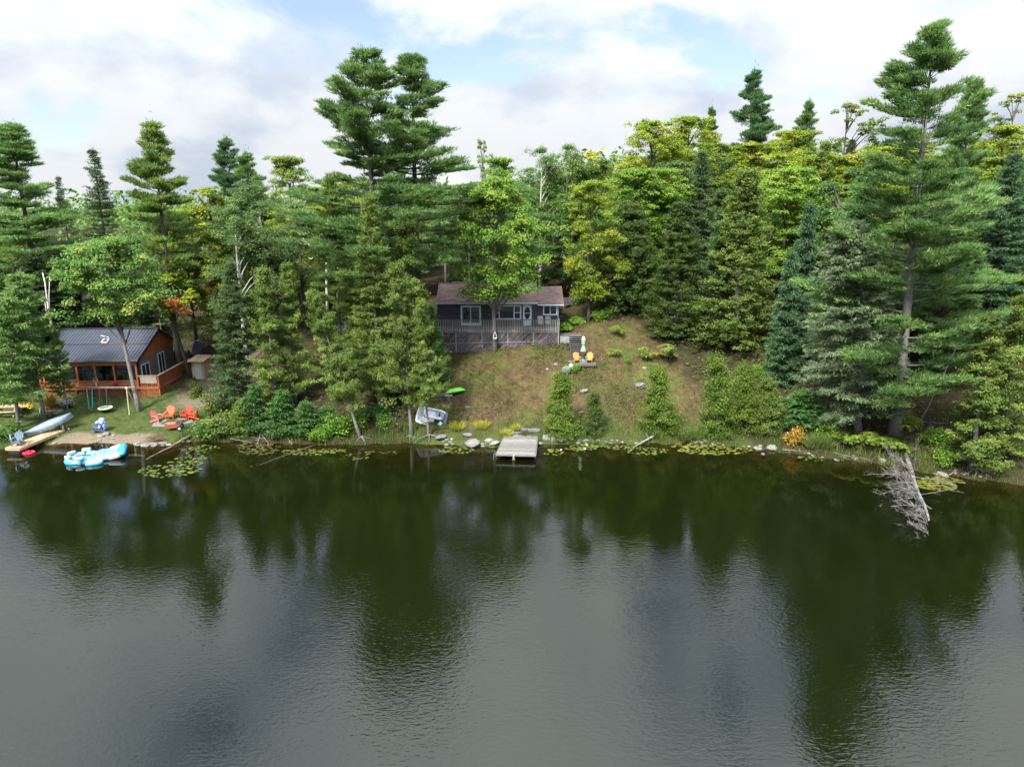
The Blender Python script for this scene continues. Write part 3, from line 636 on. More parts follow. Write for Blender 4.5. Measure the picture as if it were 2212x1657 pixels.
tree('cedar_tree', 'olive cedar with twin tops on the wooded shore, left top', 'cedarA', 567, 572, 55.5, 108, 'cedar', BARK_G)
tree('cedar_tree', 'olive cedar with twin tops on the wooded shore, right top', 'cedarA', 615, 562, 57.0, 95, 'cedar', BARK_G)
tree('cedar_tree', 'cedar on a strongly leaning grey trunk at the waterline', 'cedarF', 668, 622, 53, 125, 'cedar', BARK_G, base=(778, 945), rz=2.0)
tree('spruce_tree', 'grey-green spruce in front of the tall twin pines', 'spruceC', 797, 415, 55.5, 135, 'cedar', BARK_G)
tree('cedar_tree', 'olive cedar on the shore left of the white pedal boat', 'cedarF', 858, 560, 53, 150, 'cedar', BARK_G, base=(889, 942), rz=.6)
tree('cedar_tree', 'olive cedar whose trunk holds the white pedal boat', 'cedarF', 905, 640, 53, 110, 'cedar', BARK_G, base=(926, 943), rz=3.0)
tree('cedar_tree', 'large olive cedar beside the cottage deck, behind the shore cedars', 'cedarB', 880, 455, 58, 165, 'cedar', BARK_G)
tree('fir_tree', 'dark low fir at the left end of the cottage meadow', 'fir', 925, 660, 60, 95, 'fir')
tree('white_pine', 'tallest of the twin white pines, left one', 'pineL', 786, 96, 61, 420, 'pine', rz=.4)
tree('white_pine', 'right one of the twin white pines, branches reaching right', 'pineR', 884, 112, 63, 370, 'pine', rz=2.2)
tree('white_pine', 'shorter white pine beside the white birch snag', 'pineN', 712, 380, 60, 140, 'pine_y')
tree('maple_tree', 'green maple standing before the cottage, trunk in front of the deck', 'mapleH', 1062, 380, 64, 205, 'maple', BARK_G, base=(1069, 758), rz=.2)
tree('maple_tree', 'slender sapling top rising right of the twin pines', 'mapleW', 1044, 297, 98, 55, 'birch')
tree('maple_tree', 'green maple crown behind the left end of the cottage', 'mapleA', 1080, 338, 90, 110, 'maple')
tree('birch_tree', 'green birch above the cottage, left of a pair', 'birch', 1170, 315, 88, 110, 'maple_g', BARK_B)
tree('birch_tree', 'green birch above the cottage, right of a pair', 'birch', 1224, 309, 90, 100, 'maple_g', BARK_B)
tree('maple_tree', 'turning maple right of the birch pair', 'mapleW', 1290, 322, 95, 110, 'maple_yy')
tree('ash_tree', 'dark leafy tree behind the right end of the cottage', 'ash', 1265, 400, 82, 130, 'ash')
tree('ash_tree', 'dark leafy tree directly behind the cottage roof', 'ash', 1150, 440, 80, 140, 'ash')
tree('ash_tree', 'dark leafy tree behind the left part of the cottage roof', 'ash', 1010, 440, 82, 120, 'ash')
tree('maple_tree', 'bright yellow maple edge beside the cottage, before the dark round cedar', 'mapleA', 1280, 388, 70.5, 130, 'maple_y', rz=1.2)
tree('cedar_tree', 'dark round cedar at the top of the meadow', 'cedarR', 1362, 440, 73, 170, 'cedar_d')
tree('maple_tree', 'large yellow-green maple above the dark round cedar', 'mapleB', 1408, 258, 86, 165, 'maple_y')
tree('maple_tree', 'yellow-green maple right of the largest one above the meadow', 'mapleB', 1492, 250, 90, 150, 'maple_y')
tree('cedar_tree', 'green cedar at the right top of the meadow', 'cedarS', 1478, 430, 67, 165, 'cedar_d')
tree('cedar_tree', 'tall olive cedar column right of the meadow', 'cedarS', 1618, 358, 64, 215, 'cedar', BARK_G)
tree('fir_tree', 'blue-green fir between the two meadow cedars', 'fir', 1562, 450, 66, 90, 'fir_b')
tree('fir_tree', 'blue-green fir spire left of the grey-green spruce', 'fir', 1752, 437, 60, 90, 'fir_b')
tree('fir_tree', 'dark blue-green fir below the spire, at the wood edge', 'fir', 1712, 540, 57, 85, 'fir_b')
tree('red_pine', 'tall dark red pine standing above the wood on the right', 'pineK', 1632, 152, 108, 135, 'pine_d')
tree('pine_tree', 'small dark pine left of the tall red pine', 'pineK', 1537, 232, 106, 70, 'pine_d')
tree('maple_tree', 'golden yellow maple below the tall red pine', 'mapleA', 1712, 280, 92, 140, 'maple_y')
tree('maple_tree', 'yellow maple in front of the golden one', 'mapleC', 1680, 330, 80, 130, 'maple_y')
tree('pine_tree', 'bushy green pine top right of the red pine', 'pineK', 1748, 217, 104, 90, 'pine')
tree('maple_tree', 'thin sparse maple top against the sky left of the big pine', 'mapleW', 1838, 220, 98, 120, 'maple_o')
tree('maple_tree', 'yellow maple behind the lower branches of the big right pine', 'mapleA', 1860, 330, 76, 150, 'maple_y')
tree('cedar_tree', 'olive tree between the yellow maples and the big right pine', 'cedarB', 1785, 300, 74, 110, 'cedar')
tree('white_pine', 'giant white pine with thick grey trunk on the right shore', 'pineB', 2022, 36, 53.5, 450, 'pine', BARK_G, base=(1934, 938), rz=.9)
tree('spruce_tree', 'grey-green spruce with bare lower trunk before the giant pine', 'spruceG', 1830, 480, 53, 250, 'spruce_g', BARK_G, base=(1855, 936))
tree('white_pine', 'white pine top just right of the giant pine', 'pineM', 2112, 165, 63, 170, 'pine')
tree('white_pine', 'low-branched white pine between the giant pine and right edge', 'pineN', 2075, 420, 55, 190, 'pine')
tree('spruce_tree', 'dark bluish spruce at the right edge', 'spruceC', 2195, 325, 58, 150, 'fir_b')
tree('maple_tree', 'green maple with orange tips at the upper right edge', 'mapleW', 2196, 194, 96, 110, 'maple_o')
tree('maple_tree', 'yellow-green maple at the right edge behind the pines', 'mapleA', 2170, 270, 82, 140, 'maple_y')
tree('cedar_tree', 'yellowish cedar overhanging the water at the right edge', 'cedarA', 2148, 672, 44.6, 165, 'cedar', BARK_G, base=(2098, 1012))
tree('cedar_tree', 'larger cedar cut by the right edge of the view', 'cedarB', 2216, 630, 45.5, 190, 'cedar', BARK_G)
tree('tamarack_tree', 'light green feathery tamarack left of the cabin porch', 'tamarack', 40, 590, 55, 175, 'tamarack', BARK_G, base=(96, 905), rz=.5)
tree('tamarack_tree', 'second feathery tamarack trunk beside the picnic table', 'tamarack', 15, 640, 55, 170, 'tamarack', BARK_G, base=(40, 925), rz=2.5)
tree('tamarack_tree', 'feathery tamarack in front of the cabin porch', 'tamarack', 118, 715, 56.5, 62, 'tamarack', BARK_G)
tree('ash_tree', 'dark tree behind the cabin roof, left', 'ash', 150, 520, 73, 150, 'ash')
tree('spruce_tree', 'dark spruce thicket tree left of the cabin', 'spruceD', 70, 540, 69, 150, 'spruce_d')
tree('spruce_tree', 'dark spruce behind the green lawn maple', 'spruceD', 285, 540, 72, 120, 'spruce_d')

def orange_spray():
    rng = np.random.default_rng(77); y = LEANM.location.y; n = 420; c = np.concatenate([np.array(PY(px, py, y-.4))+rng.normal(size=(n//3, 3))*[.42, .4, .2] for px, py in ((384, 656), (372, 652), (396, 672))])
    o = obj('orange_spray', np_mesh('orange_spray', leafcards(c, rng.normal(size=c.shape)*.5+[0, -.2, .9], rng.uniform(.14, .24, len(c)), .16, rng), rng.uniform(0, 1, len(c)), 4), LM['maple_r'], LEANM)
    o['kind'] = 'stuff'; o.matrix_parent_inverse = Matrix.LocRotScale(LEANM.location, LEANM.rotation_euler, LEANM.scale).inverted(); o['label'] = 'orange-red leaves on the lowest branch'
orange_spray()
# young trees and shrubs along the meadow and shore
for label, key, px, py, bx, by, wpx, lf in [
  ('bright green young cedar right of the grey dock', 'cedarY', 1213, 808, 1208, 942, 84, 'cedar_y'),
  ('darker young cedar beside the bright young cedar', 'cedarY', 1284, 848, 1282, 938, 58, 'cedar_d'),
  ('bushy young cedar with pale top on the shore meadow', 'cedarY', 1424, 796, 1422, 935, 92, 'cedar_y'),
  ('tallest young cedar on the shore right of the meadow', 'cedarY', 1552, 772, 1553, 940, 90, 'cedar_y'),
  ('young cedar to the right of the tallest young cedar', 'cedarY', 1612, 790, 1614, 930, 80, 'cedar_y'),
  ('low young cedar between the young cedars and the dark fir', 'cedarY', 1660, 815, 1662, 930, 75, 'cedar'),
  ]:
    tree('young_cedar', label, key, px, py, 52, wpx, lf, BARK_G, base=(bx, by), cat='sapling')
for label, px, py, bx, by, wpx, lf in [
  ('dark young fir under the grey-green spruce, left', 1735, 845, 1736, 915, 120, 'fir'),
  ('dark young fir at the foot of the tall olive cedar', 1690, 860, 1690, 905, 90, 'fir'),
  ('dark young fir on the left shore under the twin cedars', 548, 832, 548, 935, 80, 'fir'),
  ('middle young fir on the left shore', 607, 845, 607, 940, 85, 'fir'),
  ('young fir next to the leaning grey trunk', 660, 868, 660, 940, 75, 'fir'),
  ('low yellowish young fir above the driftwood', 520, 866, 522, 938, 70, 'cedar'),
  ('young fir behind the shrubs of the leaning cedar', 705, 880, 706, 925, 90, 'fir'),
  ('dark young fir beside the dark fir of the meadow', 905, 770, 905, 845, 110, 'fir'),
  ('dark young fir in the gap left of the cedar beside the deck', 845, 700, 848, 800, 90, 'spruce_d'),
  ]:
    tree('young_fir', label, 'firY', px, py, 52, wpx, lf, base=(bx, by), cat='sapling')
def bush(name, label, key, bx, by, wpx, hpx, lf, group=None):
    b = GP(bx, by); s_ = b.y/FPX
    return place(name, label, key, b.x, b.y, hpx*s_, wpx*s_, lf, None, 'shrub', group)
bush('sumac', 'wide umbrella-topped sumac at the foot of the green cedar', 'sumac', 1448, 783, 90, 42, 'sumac')
bush('sumac', 'pale feathery sumac left of the umbrella-topped sumac', 'sumac', 1388, 780, 50, 30, 'sumac')
bush('sumac', 'small sumac on the meadow right of the platform chairs', 'sumacB', 1330, 772, 34, 20, 'sumac')
bush('sumac', 'lone sumac seedling high on the meadow', 'sumacB', 1335, 725, 36, 26, 'sumac')
bush('round_bush', 'small bright green round bush on the meadow', 'shrubB', 1354, 786, 20, 20, 'shrub')
bush('maple_sapling', 'yellow maple sapling at the wood edge right of meadow', 'shrubC', 1672, 800, 45, 60, 'maple_yy')
bush('maple_sapling', 'pale green sapling below the tall olive cedar', 'shrubC', 1640, 815, 40, 40, 'shrub')
bush('maple_sapling', 'orange-tipped bush between young cedars on the slope', 'shrubC', 1590, 850, 50, 60, 'cedar')
bush('orange_bush', 'orange and yellow bush at the waterline before the spruce', 'shrubA', 1716, 958, 50, 50, 'shrub_o')
for i, (bx, by, wd_, hh, lf, key, lab) in enumerate([
  (1790, 945, 60, 36, 'shrub', 'shrubA', 'leafy bush left of the bare spruce trunk on the right shore'), (1822, 968, 60, 44, 'sumac', 'sumacB', 'sumac hiding the foot of the bare spruce trunk'),
  (1880, 972, 70, 46, 'sumac', 'sumacB', 'sumac between spruce trunk and pine trunk'), (1925, 978, 60, 40, 'sumac', 'sumacB', 'sumac at the foot of the giant pine trunk'),
  (1965, 940, 60, 50, 'sumac', 'sumacB', 'sumac right behind the giant pine trunk'), (2020, 960, 70, 55, 'shrub', 'shrubC', 'tall leafy bush right of the giant pine trunk'),
  (2040, 1000, 60, 50, 'shrub', 'shrubA', 'bush above the stranded log end'), (2068, 1005, 40, 40, 'fir_b', 'shrubB', 'bluish bush left of the overhanging cedar'),
  (730, 940, 70, 60, 'shrub', 'shrubA', 'bright green bush left of the leaning grey trunk'), (770, 925, 60, 60, 'shrub', 'shrubC', 'bright bush behind the leaning grey trunk'),
  (690, 950, 60, 36, 'shrub', 'shrubB', 'low bright bush by the water left of the leaning trunk'), (480, 940, 80, 66, 'cedar', 'shrubC', 'dense bush between the lawn and the left shore firs'),
  (458, 900, 60, 70, 'cedar', 'shrubC', 'grey-leaved bush beside the red chairs'), (450, 945, 70, 50, 'maple_g', 'shrubA', 'bush overhanging the water by the lawn'),
  (425, 860, 40, 50, 'cedar', 'shrubC', 'pale bush beside the plywood outhouse'), (385, 806, 30, 26, 'shrub', 'shrubB', 'bright hosta bush beside the cabin deck'),
  (20, 945, 90, 40, 'maple_g', 'shrubB', 'weedy bush left of the cabin dock'), (110, 880, 50, 34, 'shrub_o', 'shrubB', 'rusty bush before the cabin porch skirt'),
  (830, 925, 60, 40, 'maple_g', 'shrubB', 'low bush at the foot of the grey-green spruce'), (815, 900, 70, 40, 'fir', 'shrubA', 'dark bush behind the grey-green spruce trunk'),
  (1255, 655, 50, 22, 'maple_g', 'shrubB', 'weeds at the top of the meadow right of cottage'), (1300, 690, 60, 26, 'shrub', 'shrubB', 'greener weeds under the dark round cedar'),
  (1240, 800, 50, 16, 'shrub', 'shrubB', 'weeds around the grey boulder')]):
    bush('leafy_bush', lab, key, bx, by, wd_, hh, lf)

# ---------------------------------------------------------------- the rest of the wood: many look-alike trees seen only as crowns
KINDS = [('maple_tree', 'mapleA', ['maple', 'maple_y', 'maple_o', 'maple_y'], 'maple crown deep in the wood, one of many alike'),
         ('maple_tree', 'mapleB', ['maple_y', 'maple_yy', 'maple', 'maple_y'], 'maple crown deep in the wood, one of many alike'),
         ('birch_tree', 'birch', ['birch', 'maple_g'], 'fine-leaved birch crown deep in the wood, one of many alike'),
         ('ash_tree', 'ash', ['ash', 'maple_g'], 'dark leafy crown deep in the wood, one of many alike'),
         ('cedar_tree', 'cedarS', ['cedar_d', 'cedar'], 'cedar deep in the wood, one of many alike'),
         ('fir_tree', 'fir', ['fir', 'fir_b'], 'fir deep in the wood, one of many alike'),
         ('spruce_tree', 'spruceD', ['spruce_d', 'spruce'], 'dark spruce deep in the wood, one of many alike')]
SKX = [-400, 0, 140, 300, 420, 560, 700, 960, 1060, 1200, 1340, 1400, 1520, 1700, 1900, 2050, 2212, 2700]
SKY = [480, 500, 505, 500, 450, 415, 380, 380, 365, 335, 330, 290, 285, 290, 300, 270, 285, 285]
def woods():
    rng = random.Random(5); spots = []
    def ok(x, y, d):
        if -9.0 < x < 8.5 and y < 77: return False
        if 8.4 < x < 27 and y < 76: return False
        if -27 < x < -8 and y < 65: return False
        if -44 < x < -27 and y < 70: return False
        return all((x-a)**2+(y-b)**2 > d*d for a, b in spots)
    tries = 0
    while len(spots) < 185 and tries < 9000:
        tries += 1
        y = 57 + 88*rng.random()**1.25; px = rng.uniform(-320, 2640); x = (px-1106)/FPX*y*1.02
        if y < 60 and -44 < x < 22: continue
        if not ok(x, y, 3.1 if y < 80 else 4.2): continue
        spots.append((x, y))
        # the crown must stay under the skyline of the picture
        sk = np.interp(px, SKX, SKY) + rng.uniform(4, 75) + (40 if y < 70 else 0)
        zt = PY(px, sk, y).z; z0 = tz(x, y); h = min(zt - z0, rng.uniform(15, 23)); 
        if h < 5: spots.pop(); continue
        right = px > 1300; mid = 950 < px < 1300; left = px < 480
        wts = [7, 5, 2, 1.5, 1.2, .7, .3] if right else ([2, 2, 4, 4, 1, 1, .5] if mid else ([1, 1, 1, 3, 2, 3, 4] if left else [3, 2, 3, 3, 2, 2, 2]))
        nm, key, lfs, lab = rng.choices(KINDS, wts)[0]; lf = rng.choice(lfs)
        if y < 66 and key not in ('fir', 'spruceD', 'cedarS', 'ash'): nm, key, lfs, lab = KINDS[4]; lf = 'cedar_d'
        h0, w0 = PROTO[key][2:]; where = 'beyond the left edge' if px < 0 else 'behind the cabin' if px < 480 else 'behind the tall twin pines' if px < 950 else 'behind the cottage' if px < 1300 else 'of the wood right of the cottage' if px < 1560 else 'of the wood under the red pine' if px < 1800 else 'behind the giant right pine' if px < 2080 else 'near the right edge'
        hue = {'maple': 'green', 'maple_y': 'yellow-green', 'maple_yy': 'golden', 'maple_o': 'turning olive', 'maple_g': 'deep green', 'birch': 'grey-green', 'ash': 'dark green', 'cedar_d': 'dark', 'cedar': 'olive', 'fir': 'dark green', 'fir_b': 'bluish', 'spruce_d': 'blackish', 'spruce': 'dark'}[lf]
        deep = 'in the front rows' if y < 78 else 'in the middle rows' if y < 102 else 'in the back rows'
        kind_ = nm.replace('_tree', ''); lab = f'{hue} {kind_} {deep} {where}'
        place(nm, lab, key, x, y, h, w0*(h/h0)**.6*rng.uniform(.95, 1.25), lf, group=lab.replace(kind_+' in', kind_+' trees in'))
woods()

def far_wood():
    rng = np.random.default_rng(8); n = 1500; Y = rng.uniform(150, 420, n); X = (rng.uniform(-250, 2460, n)-1106)/FPX*Y*1.02; Z = terrain(X, Y)
    H = rng.uniform(7, 13, n); k = 34; con = rng.uniform(0, 1, n) < .4; C = np.repeat(np.stack([X, Y, Z], 1), k, 0); m = n*k; t = rng.uniform(.05, 1, m); a_ = rng.uniform(0, 6.28, m)
    r = np.where(np.repeat(con, k), 2.4*(1-t)+.2, 3.4*np.sqrt(np.clip(1-(2*t-1)**2, .02, 1)))*rng.uniform(.4, 1, m)**.5
    C = C + np.stack([np.cos(a_)*r, np.sin(a_)*r, t*np.repeat(H, k)], 1)
    V = leafcards(C, np.array([0, -.3, .8])+rng.normal(size=(m, 3))*.5, rng.uniform(.9, 1.7, m), 1.0, rng)
    tag(obj('far_wood', np_mesh('far_wood', V, np.repeat(rng.uniform(0, .7, n), k)+rng.uniform(-.1, .3, m), 4), LM['maple_g']), 'distant wood on the hills behind, one mass of crowns', 'wood', kind='stuff')
far_wood()
# ================================================================ things people built
WHITE = pm('white_paint', (0.5610,0.5865,0.6205), (0.4930,0.5185,0.5525), 3, .5, contrast=(.3,.8))
SIDING = pm('dark_siding', (.034,.031,.045), (.055,.050,.066), 4, .75, rand=.22, stretch=(.6,1,6), bump=.2)
SHINGLE = None
GREYWOOD = pm('weathered_wood', (0.1584,0.1512,0.1368), (0.2880,0.2772,0.2592), 5, .9, rand=.22, stretch=(.5,6,4), bump=.3)
GREYWOODX = pm('weathered_wood_dark', (.060,.055,.054), (.14,.13,.125), 5, .9, rand=.3, stretch=(.6,4,4), bump=.3)
PURPLEWOOD = pm('peeling_stain_wood', (.040,.032,.038), (.150,.132,.140), 2.2, .9, rand=.45, stretch=(1,1,1), bump=.3)
DARKWOOD = pm('dark_stained_wood', (.035,.029,.027), (.085,.075,.070), 4, .85, rand=.25, stretch=(1,4,4), bump=.2)
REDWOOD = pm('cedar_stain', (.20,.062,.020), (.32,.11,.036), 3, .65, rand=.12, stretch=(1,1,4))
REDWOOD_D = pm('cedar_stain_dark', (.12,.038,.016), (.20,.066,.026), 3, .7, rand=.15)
NEWWOOD = pm('new_wood', (0.2592,0.1728,0.1008), (0.3744,0.2736,0.1800), 3, .8, rand=.12, stretch=(1,5,4))
METALROOF = pm('dark_metal_roof', (.024,.030,.042), (.034,.041,.055), 1.5, .42, metallic=.0, spec=.5)
ROOM = pm('dark_interior', (.03,.03,.03), (.06,.055,.05), 2, .9)
CURTAIN = pm('curtain', (.35,.37,.36), (.45,.46,.45), 6, .9)
GREYSIDE = pm('grey_siding', (.095,.090,.085), (.14,.135,.125), 3, .7, rand=.1, stretch=(1,1,6))
ORANGE = pm('orange_plastic_wood', (0.3744,0.1584,0.0432), (0.4464,0.2088,0.0612), 4, .55, rand=.08)
RED = pm('red_chair', (0.4250,0.0357,0.0221), (0.4930,0.0510,0.0323), 4, .5, rand=.06)
REDO = pm('orange_red_chair', (0.4760,0.0680,0.0255), (0.5270,0.0935,0.0382), 4, .5, rand=.06)
PINK = pm('faded_red_chair', (.42,.10,.10), (.50,.15,.14), 4, .6, rand=.06)
SLATE = pm('slate_blue_plastic', (.070,.105,.150), (.10,.14,.19), 4, .5, rand=.06)
BLACK = pm('black_metal', (.012,.012,.014), None, rough=.5)
STEEL = pm('grey_metal', (.13,.14,.16), (.18,.19,.21), 4, .4, metallic=.6)
CYAN = pm('cyan_vinyl', (0.0288,0.2688,0.4608), (0.0448,0.3200,0.5120), 2, .35, spec=.5)
PALECYAN = pm('pale_cyan_vinyl', (0.1302,0.2864,0.3472), (0.1736,0.3212,0.3732), 2, .35, spec=.5)
VINYL = pm('white_vinyl', (0.3907,0.4224,0.4488), (0.4224,0.4488,0.4699), 2, .35, spec=.5)
AQUA = pm('aqua_trim', (.30,.55,.55), None, rough=.4)
HULLW = pm('boat_white', (.66,.70,.73), (.74,.77,.79), 2, .4, spec=.5)
GREENP = pm('lime_plastic', (0.1360,0.4675,0.0425), (0.1700,0.5270,0.0595), 3, .45, spec=.5)
CANOE = pm('canoe_paint', (0.1280,0.1760,0.2240), (0.3840,0.4400,0.4800), 4, .6, contrast=(.55,.75))
ROCK = pm('rock', (0.0600,0.0570,0.0540), (0.1500,0.1440,0.1350), 3, .9, rand=.25, bump=.6)
ROCKP = pm('pale_rock', (0.0935,0.0880,0.0798), (0.1980,0.1870,0.1650), 3, .9, rand=.2, bump=.5)
ROCKD = pm('grey_boulder', (0.0589,0.0651,0.0713), (0.1488,0.1550,0.1643), 4, .9, bump=.6)
CONC = pm('concrete', (0.1392,0.1421,0.1450), (0.2204,0.2233,0.2233), 3, .9, rand=.12, bump=.4)
UMB = pm('pale_green_canvas', (0.2000,0.3200,0.2000), (0.2640,0.3840,0.2640), 3, .85)
TEAL = pm('teal_plastic', (.02,.22,.24), (.03,.30,.32), 3, .5)
ROPE = pm('rope', (.38,.33,.25), None, rough=.9)
GLASS = glassmat()

def shingle_mat():
    m = bpy.data.materials.new('brown_shingles'); m.use_nodes = True; t = m.node_tree; L = t.links.new; b = t.nodes['Principled BSDF']; b.inputs['Roughness'].default_value = .95
    tc = N(t, 'ShaderNodeTexCoord')
    br = N(t, 'ShaderNodeTexBrick'); br.offset = .5; br.inputs['Scale'].default_value = 1.0; br.inputs['Brick Width'].default_value = .33; br.inputs['Row Height'].default_value = .145; br.inputs['Mortar Size'].default_value = .008
    br.inputs['Color1'].default_value = (.115,.068,.056,1); br.inputs['Color2'].default_value = (.185,.118,.098,1); br.inputs['Mortar'].default_value = (.05,.033,.028,1); L(tc.outputs['Object'], br.inputs['Vector'])
    n = N(t, 'ShaderNodeTexNoise'); n.inputs['Scale'].default_value = .9; n.inputs['Detail'].default_value = 6; mp = N(t, 'ShaderNodeMapping'); mp.inputs['Scale'].default_value = (.8, 2.5, 1); L(tc.outputs['Object'], mp.inputs[0]); L(mp.outputs[0], n.inputs['Vector'])
    cr = N(t, 'ShaderNodeMapRange'); cr.inputs['From Min'].default_value = .3; cr.inputs['From Max'].default_value = .7; cr.inputs['To Min'].default_value = .68; cr.inputs['To Max'].default_value = 1.25; L(n.outputs[0], cr.inputs[0])
    hs = N(t, 'ShaderNodeHueSaturation'); L(br.outputs[0], hs.inputs['Color']); L(cr.outputs[0], hs.inputs['Value']); L(hs.outputs[0], b.inputs['Base Color'])
    bp = N(t, 'ShaderNodeBump'); bp.inputs['Strength'].default_value = .6; bp.inputs['Distance'].default_value = .02; bp.invert = True; L(br.outputs['Fac'], bp.inputs['Height']); L(bp.outputs[0], b.inputs['Normal'])
    return m
SHINGLE = shingle_mat()

def se(c, d, e1=.5, e2=.5, n=14, m=8, M=None, jit=0, seed=0):
    """superellipsoid: cushions, stones"""
    mb = MB(); rg = random.Random(seed); pw = lambda v, e: math.copysign(abs(v)**e, v); loops = []
    for i in range(1, m):
        ph = -math.pi/2 + math.pi*i/m; cz = pw(math.sin(ph), e1); cr = abs(math.cos(ph))**e1; lp = []
        for j in range(n):
            th = 2*math.pi*j/n; k = 1 + rg.uniform(-jit, jit)
            p = Vector((pw(math.cos(th), e2)*cr*d[0]/2*k, pw(math.sin(th), e2)*cr*d[1]/2*k, cz*d[2]/2*(1+rg.uniform(-jit, jit))))
            lp.append((M @ p if M is not None else p) + Vector(c))
        loops.append(lp)
    mb.loft(loops); return mb
def cut(iv, holes):
    out = [iv]
    for a, b in holes:
        nx = []
        for p, q in out:
            if b <= p or a >= q: nx.append((p, q)); continue
            if a > p: nx.append((p, a))
            if b < q: nx.append((b, q))
        out = nx
    return [(p, q) for p, q in out if q-p > .02]

# ---------------------------------------------------------------- the cottage
def z2(zx, zy, Y): return PY(907.2 + zx*.1720, 585.3 + zy*.1720, Y)
YW = 67.4
def cottage():
    FL = 6.62; x0 = z2(215, 420, YW).x; x1 = z2(1473, 420, YW).x; x2 = z2(1738, 420, YW).x
    zt = 8.85; DEP = 6.2
    root = thing('cottage', 'dark cottage with brown shingle roof and white-framed windows above the meadow', 'house', ((x0+x2)/2, YW+3, FL-.3))
    B = root.location.copy(); l = lambda p: Vector(p) - B
    # openings in the front wall: (x0,x1,z0,z1)
    def op(a, b, t_, bo): p, q = z2(a, t_, YW), z2(b, bo, YW); return [p.x, q.x, q.z, p.z]
    slid = op(510, 768, 437, 700); pic = op(905, 1272, 430, 612); door = op(1293, 1402, 425, 688); win = op(1547, 1722, 430, 556)
    slid[2] = FL+.05; door[2] = FL+.05
    ops = [slid, pic, door, win]
    wall = None
    def wallbox(xa, xb, za, zb, y, t): return MB().box(l(((xa+xb)/2, y+t/2, (za+zb)/2)), (xb-xa, t, zb-za))
    mb = MB()
    xsb = sorted(set([x0, x2] + [o[0] for o in ops] + [o[1] for o in ops]))
    for a, b in zip(xsb, xsb[1:]):
        mid = (a+b)/2; hs_ = [(o[2], o[3]) for o in ops if o[0] < mid < o[1]]
        for za, zb in cut((FL-.9, zt), hs_): mb.box(l(((a+b)/2, YW+.08, (za+zb)/2)), (b-a, .12, zb-za))
    # side and rear walls, gables
    for xx in (x0+.06, x2-.06): mb.box(l((xx, YW+.14+(DEP-.14)/2, FL+.6)), (.12, DEP-.14, 4.0-.75+.4))
    mb.box(l(((x0+x2)/2, YW+DEP-.06, FL+.6)), (x2-x0-.24, .12, 3.6))
    wall = obj('wall', mb, SIDING, root)
    for xx in (x0+.02, x1-.14): obj('gable', MB().prism([l((xx, YW, zt)), l((xx, YW+DEP, zt)), l((xx, YW+DEP/2, zt+1.62))], (.12, 0, 0)), SIDING, wall)
    obj('gable', MB().prism([l((x2-.14, YW, zt-.08)), l((x2-.14, YW+DEP, zt-.08)), l((x2-.14, YW+DEP/2, zt+1.40))], (.12, 0, 0)), SIDING, wall)
    z = FL-.1; i = 0
    while z < zt-.1:
        holes = [(o[0], o[1]) for o in ops if o[2] < z+.17 and o[3] > z+.03]
        for a, b in cut((x0, x2), holes):
            M = Matrix.Rotation(R(-4), 3, 'X'); obj('siding_board', MB().box((0,0,0), (b-a, .022, .205), M=M), SIDING, wall, l(((a+b)/2, YW-.005+.008, z+.1)))
        z += .195
    obj('room', MB().box(l(((x0+x2)/2, YW+DEP/2, FL-.03)), (x2-x0-.3, DEP-.3, .06)).box(l(((x0+x2)/2, YW+4, FL+1.1)), (x2-x0-.4, .1, 2.2)), ROOM, root)
    # roofs
    def slope(name, xa, xb, ye, ze, yr, zr, th=.13):
        d = Vector((0, yr-ye, zr-ze)); L_ = d.length; ang = math.atan2(zr-ze, yr-ye)
        o = obj(name, MB().box((0, L_/2, th/2), (xb-xa, L_, th)), SHINGLE, root, l(((xa+xb)/2, ye, ze))); o.rotation_euler = (ang, 0, 0); return o
    xe0, xe1, xe2 = z2(198, 412, 67.0).x, z2(1476, 405, 67.0).x, z2(1808, 420, 67.0).x
    ze = z2(800, 410, 67.0).z + .02; zr = z2(1400, 168, 70.5).z; zew = ze-.16; zrw = zr-.34
    slope('roof', xe0, xe1, 67.0, ze, 70.5, zr); r2 = slope('roof', xe0, xe1, 74.0, ze, 70.5, zr); 
    r2.rotation_euler = (R(180)-math.atan2(zr-ze, 3.5), 0, 0); r2.data = MB().box((0, math.hypot(3.5, zr-ze)/2, -.065), (xe1-xe0, math.hypot(3.5, zr-ze), .13)).mesh('roof'); r2.data.materials.append(SHINGLE)
    slope('roof', xe1+.01, xe2, 67.0, zew, 70.5, zrw); r4 = slope('roof', xe1+.01, xe2, 74.0, zew, 70.5, zrw)
    r4.rotation_euler = (R(180)-math.atan2(zrw-zew, 3.5), 0, 0); r4.data = MB().box((0, math.hypot(3.5, zrw-zew)/2, -.065), (xe2-xe1, math.hypot(3.5, zrw-zew), .13)).mesh('roof'); r4.data.materials.append(SHINGLE)
    obj('ridge_cap', MB().box(l(((xe0+xe1)/2, 70.5, zr+.12)), (xe1-xe0, .3, .05)), SHINGLE, root)
    obj('fascia', MB().box(l(((xe0+xe1)/2, 66.975, ze+.02)), (xe1-xe0, .05, .15)), WHITE, root)
    obj('fascia', MB().box(l(((xe1+xe2)/2, 66.975, zew+.0)), (xe2-xe1-.01, .05, .15)), WHITE, root)
    obj('soffit', MB().box(l(((xe0+xe2)/2, 67.21, ze-.10)), (xe2-xe0-.1, .40, .03)), WHITE, root)
    obj('corner_board', MB().box(l((x2-.03, YW-.035, FL+1.35)), (.07, .03, 1.7)), WHITE, root)
